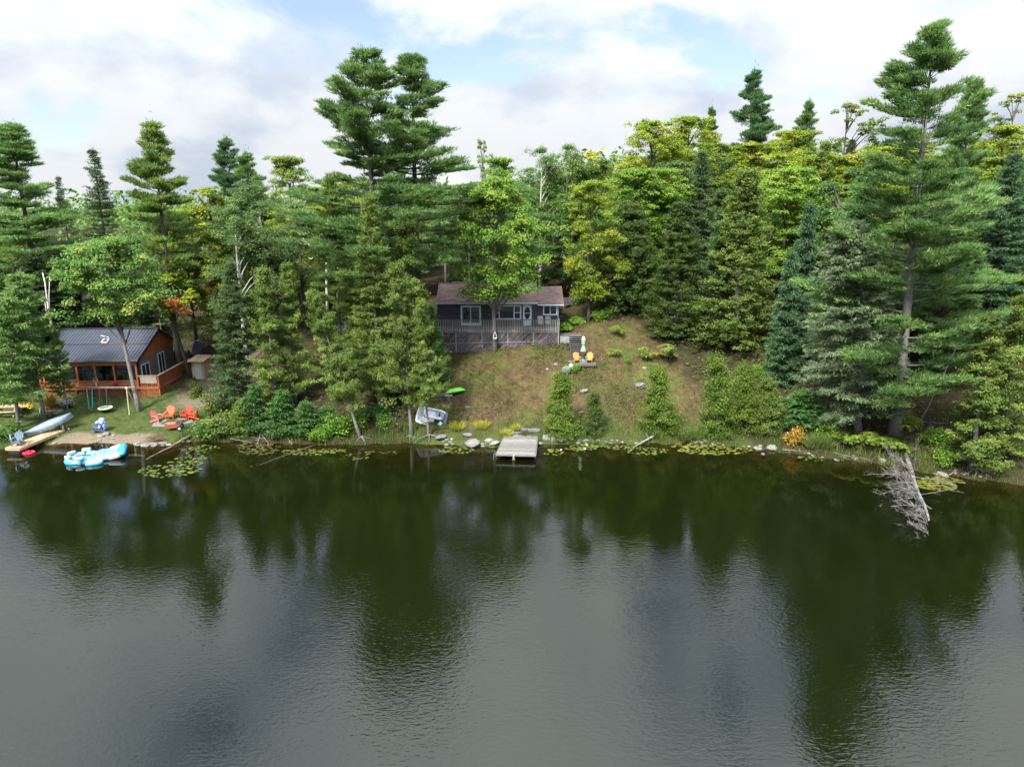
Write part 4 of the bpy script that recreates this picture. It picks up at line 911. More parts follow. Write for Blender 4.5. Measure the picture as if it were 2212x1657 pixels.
    # windows and doors
    def frame(o, fw, name, dep=.10, sill=True):
        a, b, za, zb = o; f = MB(); y = YW-.03
        f.box(l(((a+b)/2, y, zb-fw/2)), (b-a, dep, fw)).box(l(((a+b)/2, y, za+fw/2)), (b-a, dep, fw)).box(l((a+fw/2, y, (za+zb)/2)), (fw, dep, zb-za-2*fw)).box(l((b-fw/2, y, (za+zb)/2)), (fw, dep, zb-za-2*fw))
        e = thing(name, None, None); e.parent = root; obj('frame', f, WHITE, e); return e
    def pane(e, a, b, za, zb, y=YW+.03): obj('pane', MB().box(l(((a+b)/2, y, (za+zb)/2)), (b-a, .012, zb-za)), GLASS, e)
    def bar(e, a, b, za, zb, y=YW-.0, nm='mullion'): obj(nm, MB().box(l(((a+b)/2, y, (za+zb)/2)), (b-a, .07, zb-za)), WHITE, e)
    a, b, za, zb = slid; e = frame(slid, .17, 'sliding_door'); m_ = (a+b)/2-.02
    bar(e, m_-.035, m_+.035, za+.17, zb-.17); pane(e, a+.17, m_-.035, za+.17, zb-.17); pane(e, m_+.035, b-.17, za+.17, zb-.17, YW+.05)
    bar(e, a+.17, b-.17, za+.172, za+.25, YW+.01, 'bottom_rail')
    obj('curtain', MB().box(l((a+.25, YW+.2, (za+zb)/2)), (.14, .08, zb-za-.3)), CURTAIN, e)
    a, b, za, zb = pic; e = frame(pic, .13, 'picture_window'); W = b-a; c1, c2 = a+W*.245, a+W*.755
    bar(e, c1-.06, c1+.06, za+.13, zb-.13); bar(e, c2-.06, c2+.06, za+.13, zb-.13); pane(e, c1+.06, c2-.06, za+.13, zb-.13)
    for p, q in ((a+.13, c1-.06), (c2+.06, b-.13)):
        zm = (za+zb)/2-.04; bar(e, p, q, zm-.04, zm+.04); pane(e, p, q, za+.13, zm-.04); pane(e, p, q, zm+.04, zb-.13, YW+.05)
    obj('curtain', MB().box(l((b-.33, YW+.2, (za+zb)/2)), (.25, .06, zb-za-.3)), CURTAIN, e)
    a, b, za, zb = win; e = frame(win, .11, 'sliding_window'); m_ = (a+b)/2
    bar(e, m_-.035, m_+.035, za+.11, zb-.11); pane(e, a+.11, m_-.035, za+.11, zb-.11); pane(e, m_+.035, b-.11, za+.11, zb-.11, YW+.01)
    obj('blind', MB().box(l((m_+(b-m_)/2, YW+.12, (za+zb)/2)), (b-m_-.1, .02, zb-za-.2)), pm('pale_blind', (.30,.40,.48), None, rough=.8), e)
    # screen door with an oval pane
    a, b, za, zb = door; e = frame(door, .05, 'screen_door'); cxm, czm = (a+b)/2, za + (zb-za)*.60; rx, rz_ = (b-a)*.33, (zb-za)*.285
    ov = [l((cxm+rx*math.cos(t_), YW-.02, czm+rz_*math.sin(t_))) for t_ in np.linspace(0, 2*math.pi, 25)[:-1]]
    rect = []
    for t_ in np.linspace(0, 2*math.pi, 25)[:-1]:
        cx_, sx_ = math.cos(t_), math.sin(t_); hw, hu, hd = (b-a)/2-.05, zb-.05-czm, czm-za-.05
        k = min(hw/max(1e-6, abs(cx_)), (hu if sx_ > 0 else hd)/max(1e-6, abs(sx_))); rect.append(l((cxm+k*cx_, YW-.02, czm+k*sx_)))
    mb = MB(); n = 24; mb.add(ov+rect, [(j, (j+1) % n, n+(j+1) % n, n+j) for j in range(n)]); mb.add([p+Vector((0,.03,0)) for p in ov+rect], [(n+j, n+(j+1) % n, (j+1) % n, j) for j in range(n)])
    for ca in (-1, 1):
        mb.box(l((cxm+ca*((b-a)/2-.055), YW-.005, zb-.055)), (.02, .03, .02)); mb.box(l((cxm+ca*((b-a)/2-.055), YW-.005, za+.055)), (.02, .03, .02))
    obj('door_panel', mb, WHITE, e); obj('pane', MB().prism([p+Vector((0,.02,0)) for p in ov], (0,.01,0)), GLASS, e)
    obj('cross_bar', MB().box(l((cxm, YW-.015, czm-.02)), (rx*1.95, .03, .045)), WHITE, e)
    for k in range(8): obj('spindle', MB().box(l((a+.14+k*(b-a-.28)/7, YW-.03, za+.64)), (.03, .02, .09)), BLACK, e)
    # small things fixed to the wall
    lamp = MB().lathe([(.03, 0), (.05, -.05), (.02, -.1)], 8, l((x1-.25, YW-.1, zt-.18))).lathe([(.03, 0), (.05, -.05), (.02, -.1)], 8, l((x1-.52, YW-.1, zt-.18)))
    obj('flood_lamp', lamp, WHITE, root)
    return x0, x1, x2, FL
HX0, HX1, HX2, HFL = cottage()
wc = z2(868, 540, YW-.12); t_ = thing('wind_ornament', 'small red and white hanging ornament on the cottage wall', 'ornament', (wc.x, wc.y, wc.z-.1)); obj('bell', MB().lathe([(.02, .12), (.06, .05), (.07, 0)], 8), pm('ornament_pink', (.55,.25,.22), None, rough=.6), t_); obj('cord', MB().tube([(0,0,.12), (0,0,.55)], .008, 4), RED, t_)

# ---------------------------------------------------------------- the deck
BALU = pm('pale_baluster_wood', (0.2210,0.2125,0.1997), (0.3060,0.2932,0.2720), 5, .9, rand=.2)
def deck():
    xa, xb = -9.2, z2(1745, 700, 65).x; ya, yb = 65.0, YW-.05; z = HFL
    t = thing('deck', 'weathered grey deck with railing and diagonal slat skirt before the cottage', 'deck', ((xa+xb)/2, ya, z-1.5)); B = t.location.copy(); l = lambda p: Vector(p)-B
    nb = 16; w_ = (yb-ya)/nb
    bm = MB().box((0,0,0), (xb-xa, w_-.012, .035)).mesh('floor_board')
    for i in range(nb): obj('floor_board', bm, GREYWOODX, t, l(((xa+xb)/2, ya+w_*(i+.5), z-.02)))
    obj('rim_joist', MB().box(l(((xa+xb)/2, ya-.025, z-.12)), (xb-xa, .04, .22)), GREYWOODX, t)
    zr = z + 1.0
    obj('top_rail', MB().box(l(((xa+xb)/2, ya-.05, zr)), (xb-xa+.04, .11, .04)), GREYWOODX, t)
    obj('side_rail', MB().box(l((xb-.02, (ya+yb)/2, zr-.045)), (.09, yb-ya, .04)), GREYWOODX, t)
    ba = MB().box((0,0,0), (.05, .035, 1.22)).mesh('baluster'); n = int((xb-xa)/.165)
    rg = random.Random(3)
    for i in range(n+1):
        o = obj('baluster', ba, BALU, t, l((xa+(xb-xa)*i/n, ya-.064, zr-.63))); o.rotation_euler = (0, rg.uniform(-.012, .012), 0)
    for i in range(12): obj('baluster', ba, GREYWOOD, t, l((xb+.03, ya+.15+i*.19, zr-.63)))
    for x in (xa+.1, -5.6, -2.6, 0.65, 2.05, xb-.06): obj('rail_post', MB().box(l((x, ya+.06, z+.47)), (.1, .09, .98)), GREYWOODX, t)
    obj('shelf_rail', MB().box(l((2.9+(xb-2.9)/2-.2, ya-.07, z-.02)), (xb-3.1, .05, .05)), CONC, t)
    # skirt: diagonal slats on posts and rails, slats run below the ground
    zb, zt_ = 3.2, z-.24; H = zt_-zb; s_ = t
    sk = 0; x = xa - H
    while x < xb:
        # parallelogram rising to the right, clipped to the deck width
        w2 = .105; poly = [(x, zb), (x+w2, zb), (x+w2+H*.9, zt_), (x+H*.9, zt_)]
        def clip(po, xc, keep):
            out = []
            for (p, q) in zip(po, po[1:]+po[:1]):
                i1, i2 = keep*(p[0]-xc) >= 0, keep*(q[0]-xc) >= 0
                if i1: out.append(p)
                if i1 != i2:
                    f = (xc-p[0])/(q[0]-p[0]); out.append((xc, p[1]+f*(q[1]-p[1])))
            return out
        po = clip(poly, xa, 1)
        if len(po) >= 3: po = clip(po, xb-.03, -1)
        if len(po) >= 3:
            y = ya-.02+rg.uniform(0, .012); obj('skirt_slat', MB().prism([l((p, y, q)) for p, q in po], (0, .02, 0)), PURPLEWOOD, s_)
        x += .135
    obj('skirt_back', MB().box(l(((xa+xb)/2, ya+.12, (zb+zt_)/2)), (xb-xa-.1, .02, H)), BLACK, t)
    for zx, zl in ((455, 1012), (780, 935), (1102, 900), (1422, 890), (1738, 885)):
        p = z2(zx, zl, ya-.05); obj('skirt_post', MB().box(l((p.x, ya-.048, (z-.24+p.z-.3)/2)), (.085, .04, z-.24-p.z+.3)), GREYWOOD, t)
    p, q = z2(230, 912, ya-.06), z2(1440, 895, ya-.06); obj('skirt_rail', MB().beam(l((p.x, ya-.075, p.z)), l((q.x, ya-.075, q.z)), .03, .075), GREYWOOD, t)
    return ya, xb
DY, DXB = deck()

def patio_chair(label, x, y, z, rz):
    t = thing('patio_chair', label, 'chair', (x, y, z), rz, 'grey patio chairs on the deck')
    SL = pm('grey_sling', (.20,.205,.19), (.27,.27,.25), 30, .9); M = Matrix.Rotation(R(-14), 3, 'X')
    obj('backrest', MB().box((0,.26,.78), (.52, .025, .66), M=M), SL, t); obj('seat', MB().box((0,0,.42), (.5, .5, .025)), SL, t)
    for s_ in (-1, 1):
        obj('side_frame', MB().tube([(s_*.27,-.27,0), (s_*.27,-.25,.62), (s_*.27,.2,.62), (s_*.27,.34,1.1)], .014, 6), STEEL, t); obj('leg', MB().tube([(s_*.27,.3,0), (s_*.27,.1,.42)], .014, 6), STEEL, t)
cx1 = z2(1513, 680, 66.5).x; cx2 = z2(1606, 680, 66.5).x
patio_chair('left one of two grey sling chairs under the small cottage window', cx1, 66.4, HFL, 0.05); patio_chair('right one of two grey sling chairs under the small cottage window', cx2, 66.4, HFL, -.05)
def iron_chair(label, x, y, z, rz):
    t = thing('iron_chair', label, 'chair', (x, y, z), rz, 'dark wire chairs on the deck')
    obj('seat', MB().lathe([(.02, .43), (.22, .43), (.22, .45), (.02, .45)], 14), BLACK, t)
    obj('backrest', MB().tube([(.2*math.cos(a), .16, .45+.42*math.sin(a)) for a in np.linspace(0, math.pi, 9)], .014, 5), STEEL, t)
    for k in range(3): obj('spindle', MB().tube([(-.1+.1*k, .16, .45), (-.1+.1*k, .16, .82)], .008, 4), STEEL, t)
    obj('armrest', MB().tube([(-.3,-.15,.62), (-.25,.1,.66), (0,.2,.64), (.25,.1,.66), (.3,-.15,.62)], .016, 5), STEEL, t)
    for a in range(4): obj('leg', MB().tube([(.15*math.cos(a*1.57+.78), .15*math.sin(a*1.57+.78), .44), (.24*math.cos(a*1.57+.78), .24*math.sin(a*1.57+.78), 0)], .012, 5), BLACK, t)
iron_chair('dark wire chair below the picture window, beside the maple trunk', z2(985, 700, 66.3).x, 66.3, HFL, .3); iron_chair('dark wire chair below the right part of the picture window', z2(1195, 700, 66.3).x, 66.3, HFL, -.3)

# ---------------------------------------------------------------- stairs, landing, platform
def zs(x, y): return (1188.2 + x*.0706, 702.4 + y*.0706)
def stairs():
    n = 12; zt_, zb = 6.02, 4.22; yt, yb = 65.15, 62.35; xa, xb = PY(*zs(615, 600), 63.8).x, PY(*zs(985, 600), 63.8).x
    t = thing('outdoor_stairs', 'dark wooden open stairs from the deck landing down to the platform', 'stairs', ((xa+xb)/2, yb, zb)); B = t.location.copy(); l = lambda p: Vector(p)-B
    for i in range(n):
        f = (i+.5)/n; obj('tread', MB().box(l(((xa+xb)/2, yb+(yt-yb)*f, zb+(zt_-zb)*(i+1)/n)), (xb-xa, .14, .035)), GREYWOODX, t)
        obj('gap_shade', MB().box(l(((xa+xb)/2, yb+(yt-yb)*f+.10, zb+(zt_-zb)*(i+.45)/n)), (xb-xa-.1, .02, .17)), pm('painted_gap_shade', (.012,.010,.009), None, rough=.95), t)  # black board added behind each tread, painting the shade of the open gaps
    for x in (xa+.02, xb-.02): obj('stringer', MB().beam(l((x, yb-.1, zb-.12)), l((x, yt, zt_-.12)), .045, .2), DARKWOOD, t)
    ld = thing('deck_landing', 'dark wooden landing between cottage deck and stairs', 'landing', ((DXB+xb)/2, 65.2, zt_-.3)); B2 = ld.location.copy(); l2 = lambda p: Vector(p)-B2
    for k in range(10): obj('floor_board', MB().box(l2(((DXB+.1+xb+.15)/2, 65.25+k*.145, zt_)), (xb+.15-DXB-.1, .135, .04)), DARKWOOD, ld)
    obj('rim_board', MB().box(l2(((DXB+.1+xb+.15)/2, 65.15, zt_-.06)), (xb+.15-DXB-.1, .04, .18)), DARKWOOD, ld)
    for x in (DXB+.2, xa-.2, xb+.05):
        for y in (65.3, 66.6): obj('leg', MB().box(l2((x, y, zt_-.6)), (.09, .09, 1.1)), DARKWOOD, ld)
    sh = thing('grey_panel', 'pale grey sheet panel closing the gap under the landing', 'panel', ((DXB+.75), 65.05, 5.2)); obj('sheet', MB().box((0, .03, .32), (1.25, .02, .95)), CONC, sh)
    # the platform with two chairs
    pa, pb = PY(*zs(595, 1095), 61.0).x, PY(*zs(1415, 1095), 61.0).x; zp = 4.20
    p = thing('platform', 'low brown wooden platform at the foot of the stairs', 'platform', ((pa+pb)/2, 61.0, 3.7)); B3 = p.location.copy(); l3 = lambda q: Vector(q)-B3
    for k in range(10): obj('floor_board', MB().box(l3(((pa+pb)/2, 61.07+k*.142, zp)), (pb-pa, .132, .035)), GREYWOODX, p)
    obj('front_board', MB().box(l3(((pa+pb)/2, 60.98, zp-.1)), (pb-pa, .04, .24)), GREYWOODX, p)
    for x in (pa+.06, pb-.06):
        obj('side_board', MB().box(l3((x, 61.7, zp-.1)), (.04, 1.4, .16)), DARKWOOD, p)
        for y in (61.1, 62.3): obj('leg', MB().box(l3((x, y, zp-.55)), (.1, .1, .9)), DARKWOOD, p)
    return zp
ZPLAT = stairs()

CHM = {}
def adirondack(label, mat, x, y, z, rz, group=None, s=1.0, name='adirondack_chair'):
    t = thing(name, label, 'chair', (x, y, z), rz, group, (s, s, s))
    if not CHM:
        for k in range(5):
            a = -.12+.06*k; M = Matrix.Rotation(a*.8, 3, 'Y') ; x_ = (k-2)*.105; h = .78 - .045*abs(k-2)**1.6
            lean = Matrix.Rotation(R(-24), 3, 'X'); fan = Matrix.Rotation((k-2)*.055, 3, 'Y'); b = Vector((x_*.92, .20, .27))
            CHM['bs%d' % k] = MB().box(b + (lean @ fan @ Vector((0, 0, h/2))), (.095, .022, h), M=lean @ fan).mesh('back_slat')
        for k in range(5): CHM['ss%d' % k] = MB().box((0, -.28+k*.115, .385-.026*k), (.52, .10, .022), M=Matrix.Rotation(R(-13), 3, 'X')).mesh('seat_slat')
        for s_ in (-1, 1):
            CHM['arm%d' % s_] = MB().prism([(s_*.25,.33,.555), (s_*.25,-.30,.555), (s_*.29,-.37,.555), (s_*.37,-.37,.555), (s_*.40,-.28,.555), (s_*.36,.33,.555)][::s_], (0,0,.025)).mesh('armrest')
            CHM['fl%d' % s_] = MB().box((s_*.30, -.29, .278), (.035, .10, .555)).mesh('front_leg')
            CHM['rl%d' % s_] = MB().beam((s_*.265, -.30, .34), (s_*.265, .56, .045), .03, .11).mesh('rear_leg')
            CHM['ap%d' % s_] = MB().beam((s_*.31, .30, .54), (s_*.27, .36, .16), .03, .05).mesh('arm_post')
        CHM['cross'] = MB().beam((-.30,.372,.56), (.30,.372,.56), .03, .07).mesh('back_rail'); CHM['apron'] = MB().box((0,-.335,.325), (.56,.02,.09)).mesh('apron')
    for k, me in CHM.items(): obj(me.name.split('.')[0], me, mat, t)
    return t
p1_, p2_ = PY(*zs(815, 1060), 61.45), PY(*zs(1205, 1060), 61.45); zf_ = ZPLAT+.018
adirondack('left orange adirondack chair on the platform, before the stairs', ORANGE, p1_.x, 61.5, zf_, .12, 'orange adirondack chairs on the platform', .92)
adirondack('right orange adirondack chair on the platform, clear of the stairs', ORANGE, p2_.x, 61.5, zf_, -.22, 'orange adirondack chairs on the platform', .92)
def umbrella():
    p = PY(*zs(1010, 1055), 62.1); t = thing('patio_umbrella', 'closed pale green umbrella standing behind the platform chairs', 'umbrella', (p.x, 62.15, zf_))
    obj('base', MB().lathe([(.26, 0), (.26, .05), (.12, .09), (.05, .2)], 16), TEAL, t); obj('pole', MB().tube([(0,0,.1), (0,0,2.42)], .022, 8), DARKWOOD, t)
    def loop(z, r, k, n=24): return [(r*(1+.16*(1 if j % 3 == 0 else -.3)*k)*math.cos(2*math.pi*j/n), r*(1+.16*(1 if j % 3 == 0 else -.3)*k)*math.sin(2*math.pi*j/n), z) for j in range(n)]
    obj('canopy', MB().loft([loop(.92, .20, 1.6), loop(1.15, .17, 1.2), loop(1.42, .09, .6), loop(1.47, .085, .3), loop(1.62, .14, .8), loop(2.05, .155, .8), loop(2.06, .16, .4)]), UMB, t)
    obj('vent_cap', MB().loft([loop(2.03, .18, .6), loop(2.2, .12, .4), loop(2.34, .03, 0)]), pm('pale_green_canvas_top', (.42,.54,.45), None, rough=.8), t); obj('tie', MB().lathe([(.095, 1.42), (.10, 1.45), (.095, 1.48)], 12), UMB, t)
    obj('finial', MB().lathe([(.02, 2.33), (.03, 2.38), (.01, 2.43)], 8), DARKWOOD, t)
umbrella()
g = PY(*zs(655, 1080), 61.35); t_ = thing('grill_grate', 'small round metal grate lying at the left platform corner', 'grate', (g.x, 61.4, zf_)); obj('rim', MB().tube([(.2*math.cos(a), .2*math.sin(a), .04) for a in np.linspace(0, 6.283, 15)], .02, 5), STEEL, t_)
for k in range(5): obj('bar', MB().tube([(-.16+.08*k, -.12, .05), (-.16+.08*k, .12, .05)], .01, 4), STEEL, t_)

# boulder, milk can, pot
b_ = GP(*zs(490, 1480)); tag(sobj('boulder', se((0,0,.26), (.86, .75, .78), .8, .85, 18, 10, jit=.05, seed=4), ROCKD, None, b_), 'large rounded grey boulder below the platform', 'boulder')
b_ = GP(*zs(640, 1375)); t_ = thing('milk_can', 'white old milk can beside the grey boulder', 'milk can', b_)
sobj('body', MB().lathe([(.15, -.05), (.165, 0), (.165, .38), (.12, .47), (.085, .52), (.10, .56)], 18), HULLW, t_); sobj('lid', MB().lathe([(.11, .56), (.125, .60), (.06, .63)], 18), STEEL, t_)
for s_ in (-1, 1): obj('handle', MB().tube([(s_*.12,0,.47), (s_*.19,0,.45), (s_*.165,0,.36)], .014, 5), HULLW, t_)
b_ = GP(*zs(760, 1420)); t_ = thing('stone_pot', 'small whitish pot right of the milk can', 'pot', b_); sobj('bowl', MB().lathe([(.09, -.05), (.10, 0), (.15, .2), (.17, .26), (.13, .26), (.1, .2)], 14), ROCKP, t_); sobj('foot', MB().lathe([(.12, -.04), (.12, .03)], 14), ROCKP, t_)

# teardrop planter on the maple trunk
mb_ = GP(1069, 758); pc = z2(943, 815, mb_.y-.28)
t_ = thing('teardrop_planter', 'white teardrop hanging planter on the trunk before the deck', 'planter', (pc.x, mb_.y-.34, pc.z-.3))
tp = [(.17*math.sin(a)*(math.sin(a/2))**1.2*1.25, 0, .30-.36*math.cos(a)) for a in np.linspace(0, 2*math.pi, 25)]
tp = [(-x, y, .60-z+.02) for x, y, z in tp]
sobj('rim', MB().tube(tp, .034, 6), WHITE, t_); sobj('bowl', MB().lathe([(.03, -.10), (.13, -.05), (.175, .06), (.18, .10), (.15, .10), (.12, .0)], 16), WHITE, t_); obj('cord', MB().tube([(0,0,.66), (0,.05,.95)], .008, 4), ROPE, t_)

# hostas by the cottage, pole, mast, firewood, person
def hosta(seed, n=420, wd=1.0, h=.5):
    rng = np.random.default_rng(seed); st = MB(); a_ = rng.uniform(0, 6.28, n); r = wd/2*np.sqrt(rng.uniform(0, 1, n)); C = np.stack([np.cos(a_)*r, np.sin(a_)*r, h*(1-(r/(wd/2))**2*.7)*rng.uniform(.6, 1, n)], 1)
    for k in range(9): st.tube([(0,0,-.1), (C[k,0]*.5, C[k,1]*.5, h*.5), tuple(C[k])], [.02,.015,.01], 4, False)
    Nn = np.stack([np.cos(a_)*r*.9/wd, np.sin(a_)*r*.9/wd, np.full(n, .8)], 1)+rng.normal(size=(n, 3))*.2
    return st.mesh('stems'), np_mesh('foliage', leafcards(C, Nn, rng.uniform(.2, .32, n), .17, rng), rng.uniform(.2, 1, n), 4), h, wd
PROTO['hosta'] = hosta(3)
bush('hosta', 'bright hosta clump beside the right deck corner', 'hosta', 1220, 713, 36, 17, 'shrub'); bush('hosta', 'long bright hosta bed above the landing', 'hosta', 1244, 699, 42, 15, 'shrub')
def pole(label, px, pyt, Y, r, arm):
    p = PY(px, pyt, Y); z0 = tz(p.x, Y); t = thing('utility_pole', label, 'pole', (p.x, Y, z0)); sobj('post', MB().tube([(0,0,-.3), (0,0,p.z-z0)], [r, r*.8], 8), DARKWOOD, t)
    if arm: obj('crossarm', MB().box((-.15, 0, p.z-z0-.35), (.6, .06, .06)), GREYWOODX, t)
    obj('cap', MB().lathe([(r*1.0, p.z-z0), (r*1.2, p.z-z0+.06), (.02, p.z-z0+.1)], 8), STEEL, t)
pole('weathered utility pole behind the left end of the cottage roof', 961, 552, 77, .13, False); pole('thin service mast with crossarm behind the cottage roof', 1150, 593, 75.5, .07, True); pole('short metal service mast behind the cabin roof', 345, 693, 67, .05, True)
fw = GP(1236, 660); t_ = thing('firewood_stack', 'stacked split firewood in shade right of the cottage', 'firewood', fw); lg = MB().tube([(0,-.22,0), (0,.22,0)], .075, 7).mesh('log'); WOODEND = pm('cut_log', (.04,.034,.03), (.10,.088,.078), 8, .9, rand=.35)
for r_ in range(6):
    for c_ in range(12): o = obj('log', lg, WOODEND, t_, (-.95+c_*.155+(r_ % 2)*.075, random.uniform(-.04, .04), .07+r_*.135)); o.rotation_euler = (0, random.uniform(0, 3), 0)

def person():
    p = GP(1209.5, 694); p = Vector((PY(1209.5, 692, p.y).x, p.y, p.z))
    t = thing('person', 'person in dark grey top and dark shorts standing at the right cottage corner', 'person', p, .35)
    def skin(name, V, E, rad, mat, root=0):
        me = bpy.data.meshes.new(name); me.from_pydata(V, E, []); o = obj(name, me, mat, t); me.materials.append(mat) if not me.materials else None
        sk = o.modifiers.new('skin', 'SKIN'); 
        if not me.skin_vertices: me.skin_vertices.new()
        for i, r in enumerate(rad): me.skin_vertices[0].data[i].radius = (r, r); me.skin_vertices[0].data[i].use_root = (i == root)
        sb = o.modifiers.new('sub', 'SUBSURF'); sb.levels = 1; sb.render_levels = 2; return o
    SK = pm('skin', (.42,.25,.18), None, rough=.6); TOP = pm('dark_top', (.055,.062,.075), (.075,.082,.095), 8, .9); SH = pm('dark_shorts', (.025,.032,.045), None, rough=.9); HAIR = pm('brown_hair', (.05,.03,.02), None, rough=.8)
    V = [(0,0,.95), (0,.01,1.15), (0,.01,1.36), (0,0,1.47), (0,-.01,1.56), (0,-.02,1.68), (-.20,.01,1.40), (-.25,.03,1.13), (-.22,-.10,.92), (-.21,-.13,.84), (.20,.01,1.40), (.25,.03,1.13), (.22,-.10,.92), (.21,-.13,.84),
         (-.10,0,.90), (-.11,-.01,.50), (-.11,.03,.10), (-.11,-.10,.03), (.10,0,.90), (.12,-.01,.50), (.13,.04,.10), (.14,-.09,.03), (0,-.11,1.63)]
    E = [(0,1),(1,2),(2,3),(3,4),(4,5),(2,6),(6,7),(7,8),(8,9),(2,10),(10,11),(11,12),(12,13),(0,14),(14,15),(15,16),(16,17),(0,18),(18,19),(19,20),(20,21),(4,22)]
    skin('body', V, E, [.14,.12,.13,.06,.085,.085,.06,.042,.035,.035,.06,.042,.035,.035,.085,.06,.04,.035,.085,.06,.04,.035,.025], SK)
    skin('shirt', [(0,0,.92), (0,.01,1.15), (0,.01,1.38), (-.20,.01,1.40), (-.255,.03,1.13), (-.23,-.08,.95), (.20,.01,1.40), (.255,.03,1.13), (.23,-.08,.95)], [(0,1),(1,2),(2,3),(3,4),(4,5),(2,6),(6,7),(7,8)], [.165,.15,.155,.08,.062,.055,.08,.062,.055], TOP)
    skin('shorts', [(0,0,.95), (-.105,0,.86), (-.115,-.01,.56), (.105,0,.86), (.12,-.01,.56)], [(0,1),(1,2),(0,3),(3,4)], [.16,.11,.095,.11,.095], SH)
    sobj('hair', se((0,.015,1.66), (.20,.22,.22), .9, .9), HAIR, t)
    for s_ in (-1, 1):
        sobj('shoe', se((s_*.12, -.04, .045), (.11, .28, .1), .6, .7), BLACK, t)
        for k in range(5): sobj('finger', MB().tube([(s_*.215+(k-2)*.014, -.135, .83), (s_*.215+(k-2)*.016, -.15, .78), (s_*.21+(k-2)*.014, -.14, .745+.01*abs(k-2))], [.009,.008,.006], 5), SK, t)
    for s_ in (-1, 1): sobj('eye', se((s_*.035, -.10, 1.645), (.024, .015, .018), 1, 1, 8, 6), BLACK, t)
person()

# ---------------------------------------------------------------- the grey dock
DOCKW = pm('dock_planks', (0.0806,0.0775,0.0713), (0.1798,0.1736,0.1612), 5, .9, rand=.25, stretch=(.5,6,4), bump=.3)
def dock():
    zd = .42; fl, fr = PZ(1072.5, 981, zd), PZ(1156, 983, zd); bl, brr = PZ(1089, 941, zd), PZ(1161.5, 935.5, zd)
    t = thing('dock', 'weathered grey plank dock reaching from the meadow shore into the lake', 'dock', ((fl.x+fr.x)/2, (fl.y+bl.y)/2, 0)); B = t.location.copy(); l = lambda p: Vector(p)-B
    n = 34; rg = random.Random(9); brl = PZ(1107, 935.5, zd)
    L_ = lambda f: fl.lerp(Vector((bl.x+(brr.y-bl.y)*.25, brr.y, zd)), f); Rr = lambda f: fr.lerp(brr, f)
    for i in range(n):
        f = (i+.5)/n; a, b = L_(f), Rr(f)
        if f > .84: a = Vector((brl.x, a.y, zd))
        a = a + Vector((rg.uniform(-.03, .03), 0, rg.uniform(-.008, .008))); b = b + Vector((rg.uniform(-.03, .03), 0, rg.uniform(-.008, .008)))
        obj('plank', MB().beam(l(a), l(b), (brr.y-fr.y)/n-.014, .04), DOCKW, t)
    obj('front_beam', MB().beam(l(fl+Vector((-.04,-.07,-.02))), l(fr+Vector((.04,-.07,-.02))), .06, .15), DOCKW, t)
    for p, q in ((fl, L_(.84)), (fr, brr)): obj('side_beam', MB().beam(l(p+Vector((-.05 if p is fl else .05,0,-.1))), l(q+Vector((-.05 if p is fl else .05,0,-.1))), .06, .16), GREYWOODX, t)
    for f in (.02, .5, .95):
        for p in (L_(f), Rr(f)): obj('post', MB().tube([l((p.x, p.y+.1, -1.0)), l((p.x, p.y+.1, zd-.05))], .06, 8), DARKWOOD, t)
    obj('inner_joist', MB().beam(l(((fl.x+fr.x)/2, fl.y, zd-.12)), l(((bl.x+brr.x)/2, brr.y, zd-.12)), .06, .16), DARKWOOD, t)
    obj('step_board', MB().box(l((bl.x+.2, bl.y-.15, zd+.05)), (.55, .45, .05)), pm('brown_board', (.16,.10,.07), (.22,.14,.10), 3, .8), t)
    r_ = (fl+fr)/2; tag_ = thing('mooring_rope', 'frayed rope hanging from the front edge of the grey dock', 'rope', (r_.x-.15, r_.y-.12, zd))
    obj('knot', se((0,0,-.05), (.12,.1,.16), .8, .8), ROPE, tag_)
    for k in range(3): obj('strand', MB().tube([(0,-.02,-.05), (-.06+.05*k,-.05,-.2), (-.1+.09*k,-.04,-.38)], .016, 4), ROPE, tag_)
    lad = thing('dock_ladder', 'grey bent pipe ladder at the left front corner of the dock', 'ladder', (fl.x-.12, fl.y-.05, zd))
    for y in (0, .4): obj('rail', MB().tube([(.1,y,.02), (-.05,y,0), (-.12,y,-.3), (-.05,y,-1.0)], .022, 6), STEEL, lad)
    for z in (-.25, -.5): obj('rung', MB().tube([(-.1,0,z), (-.1,.4,z)], .02, 6), STEEL, lad)
dock()
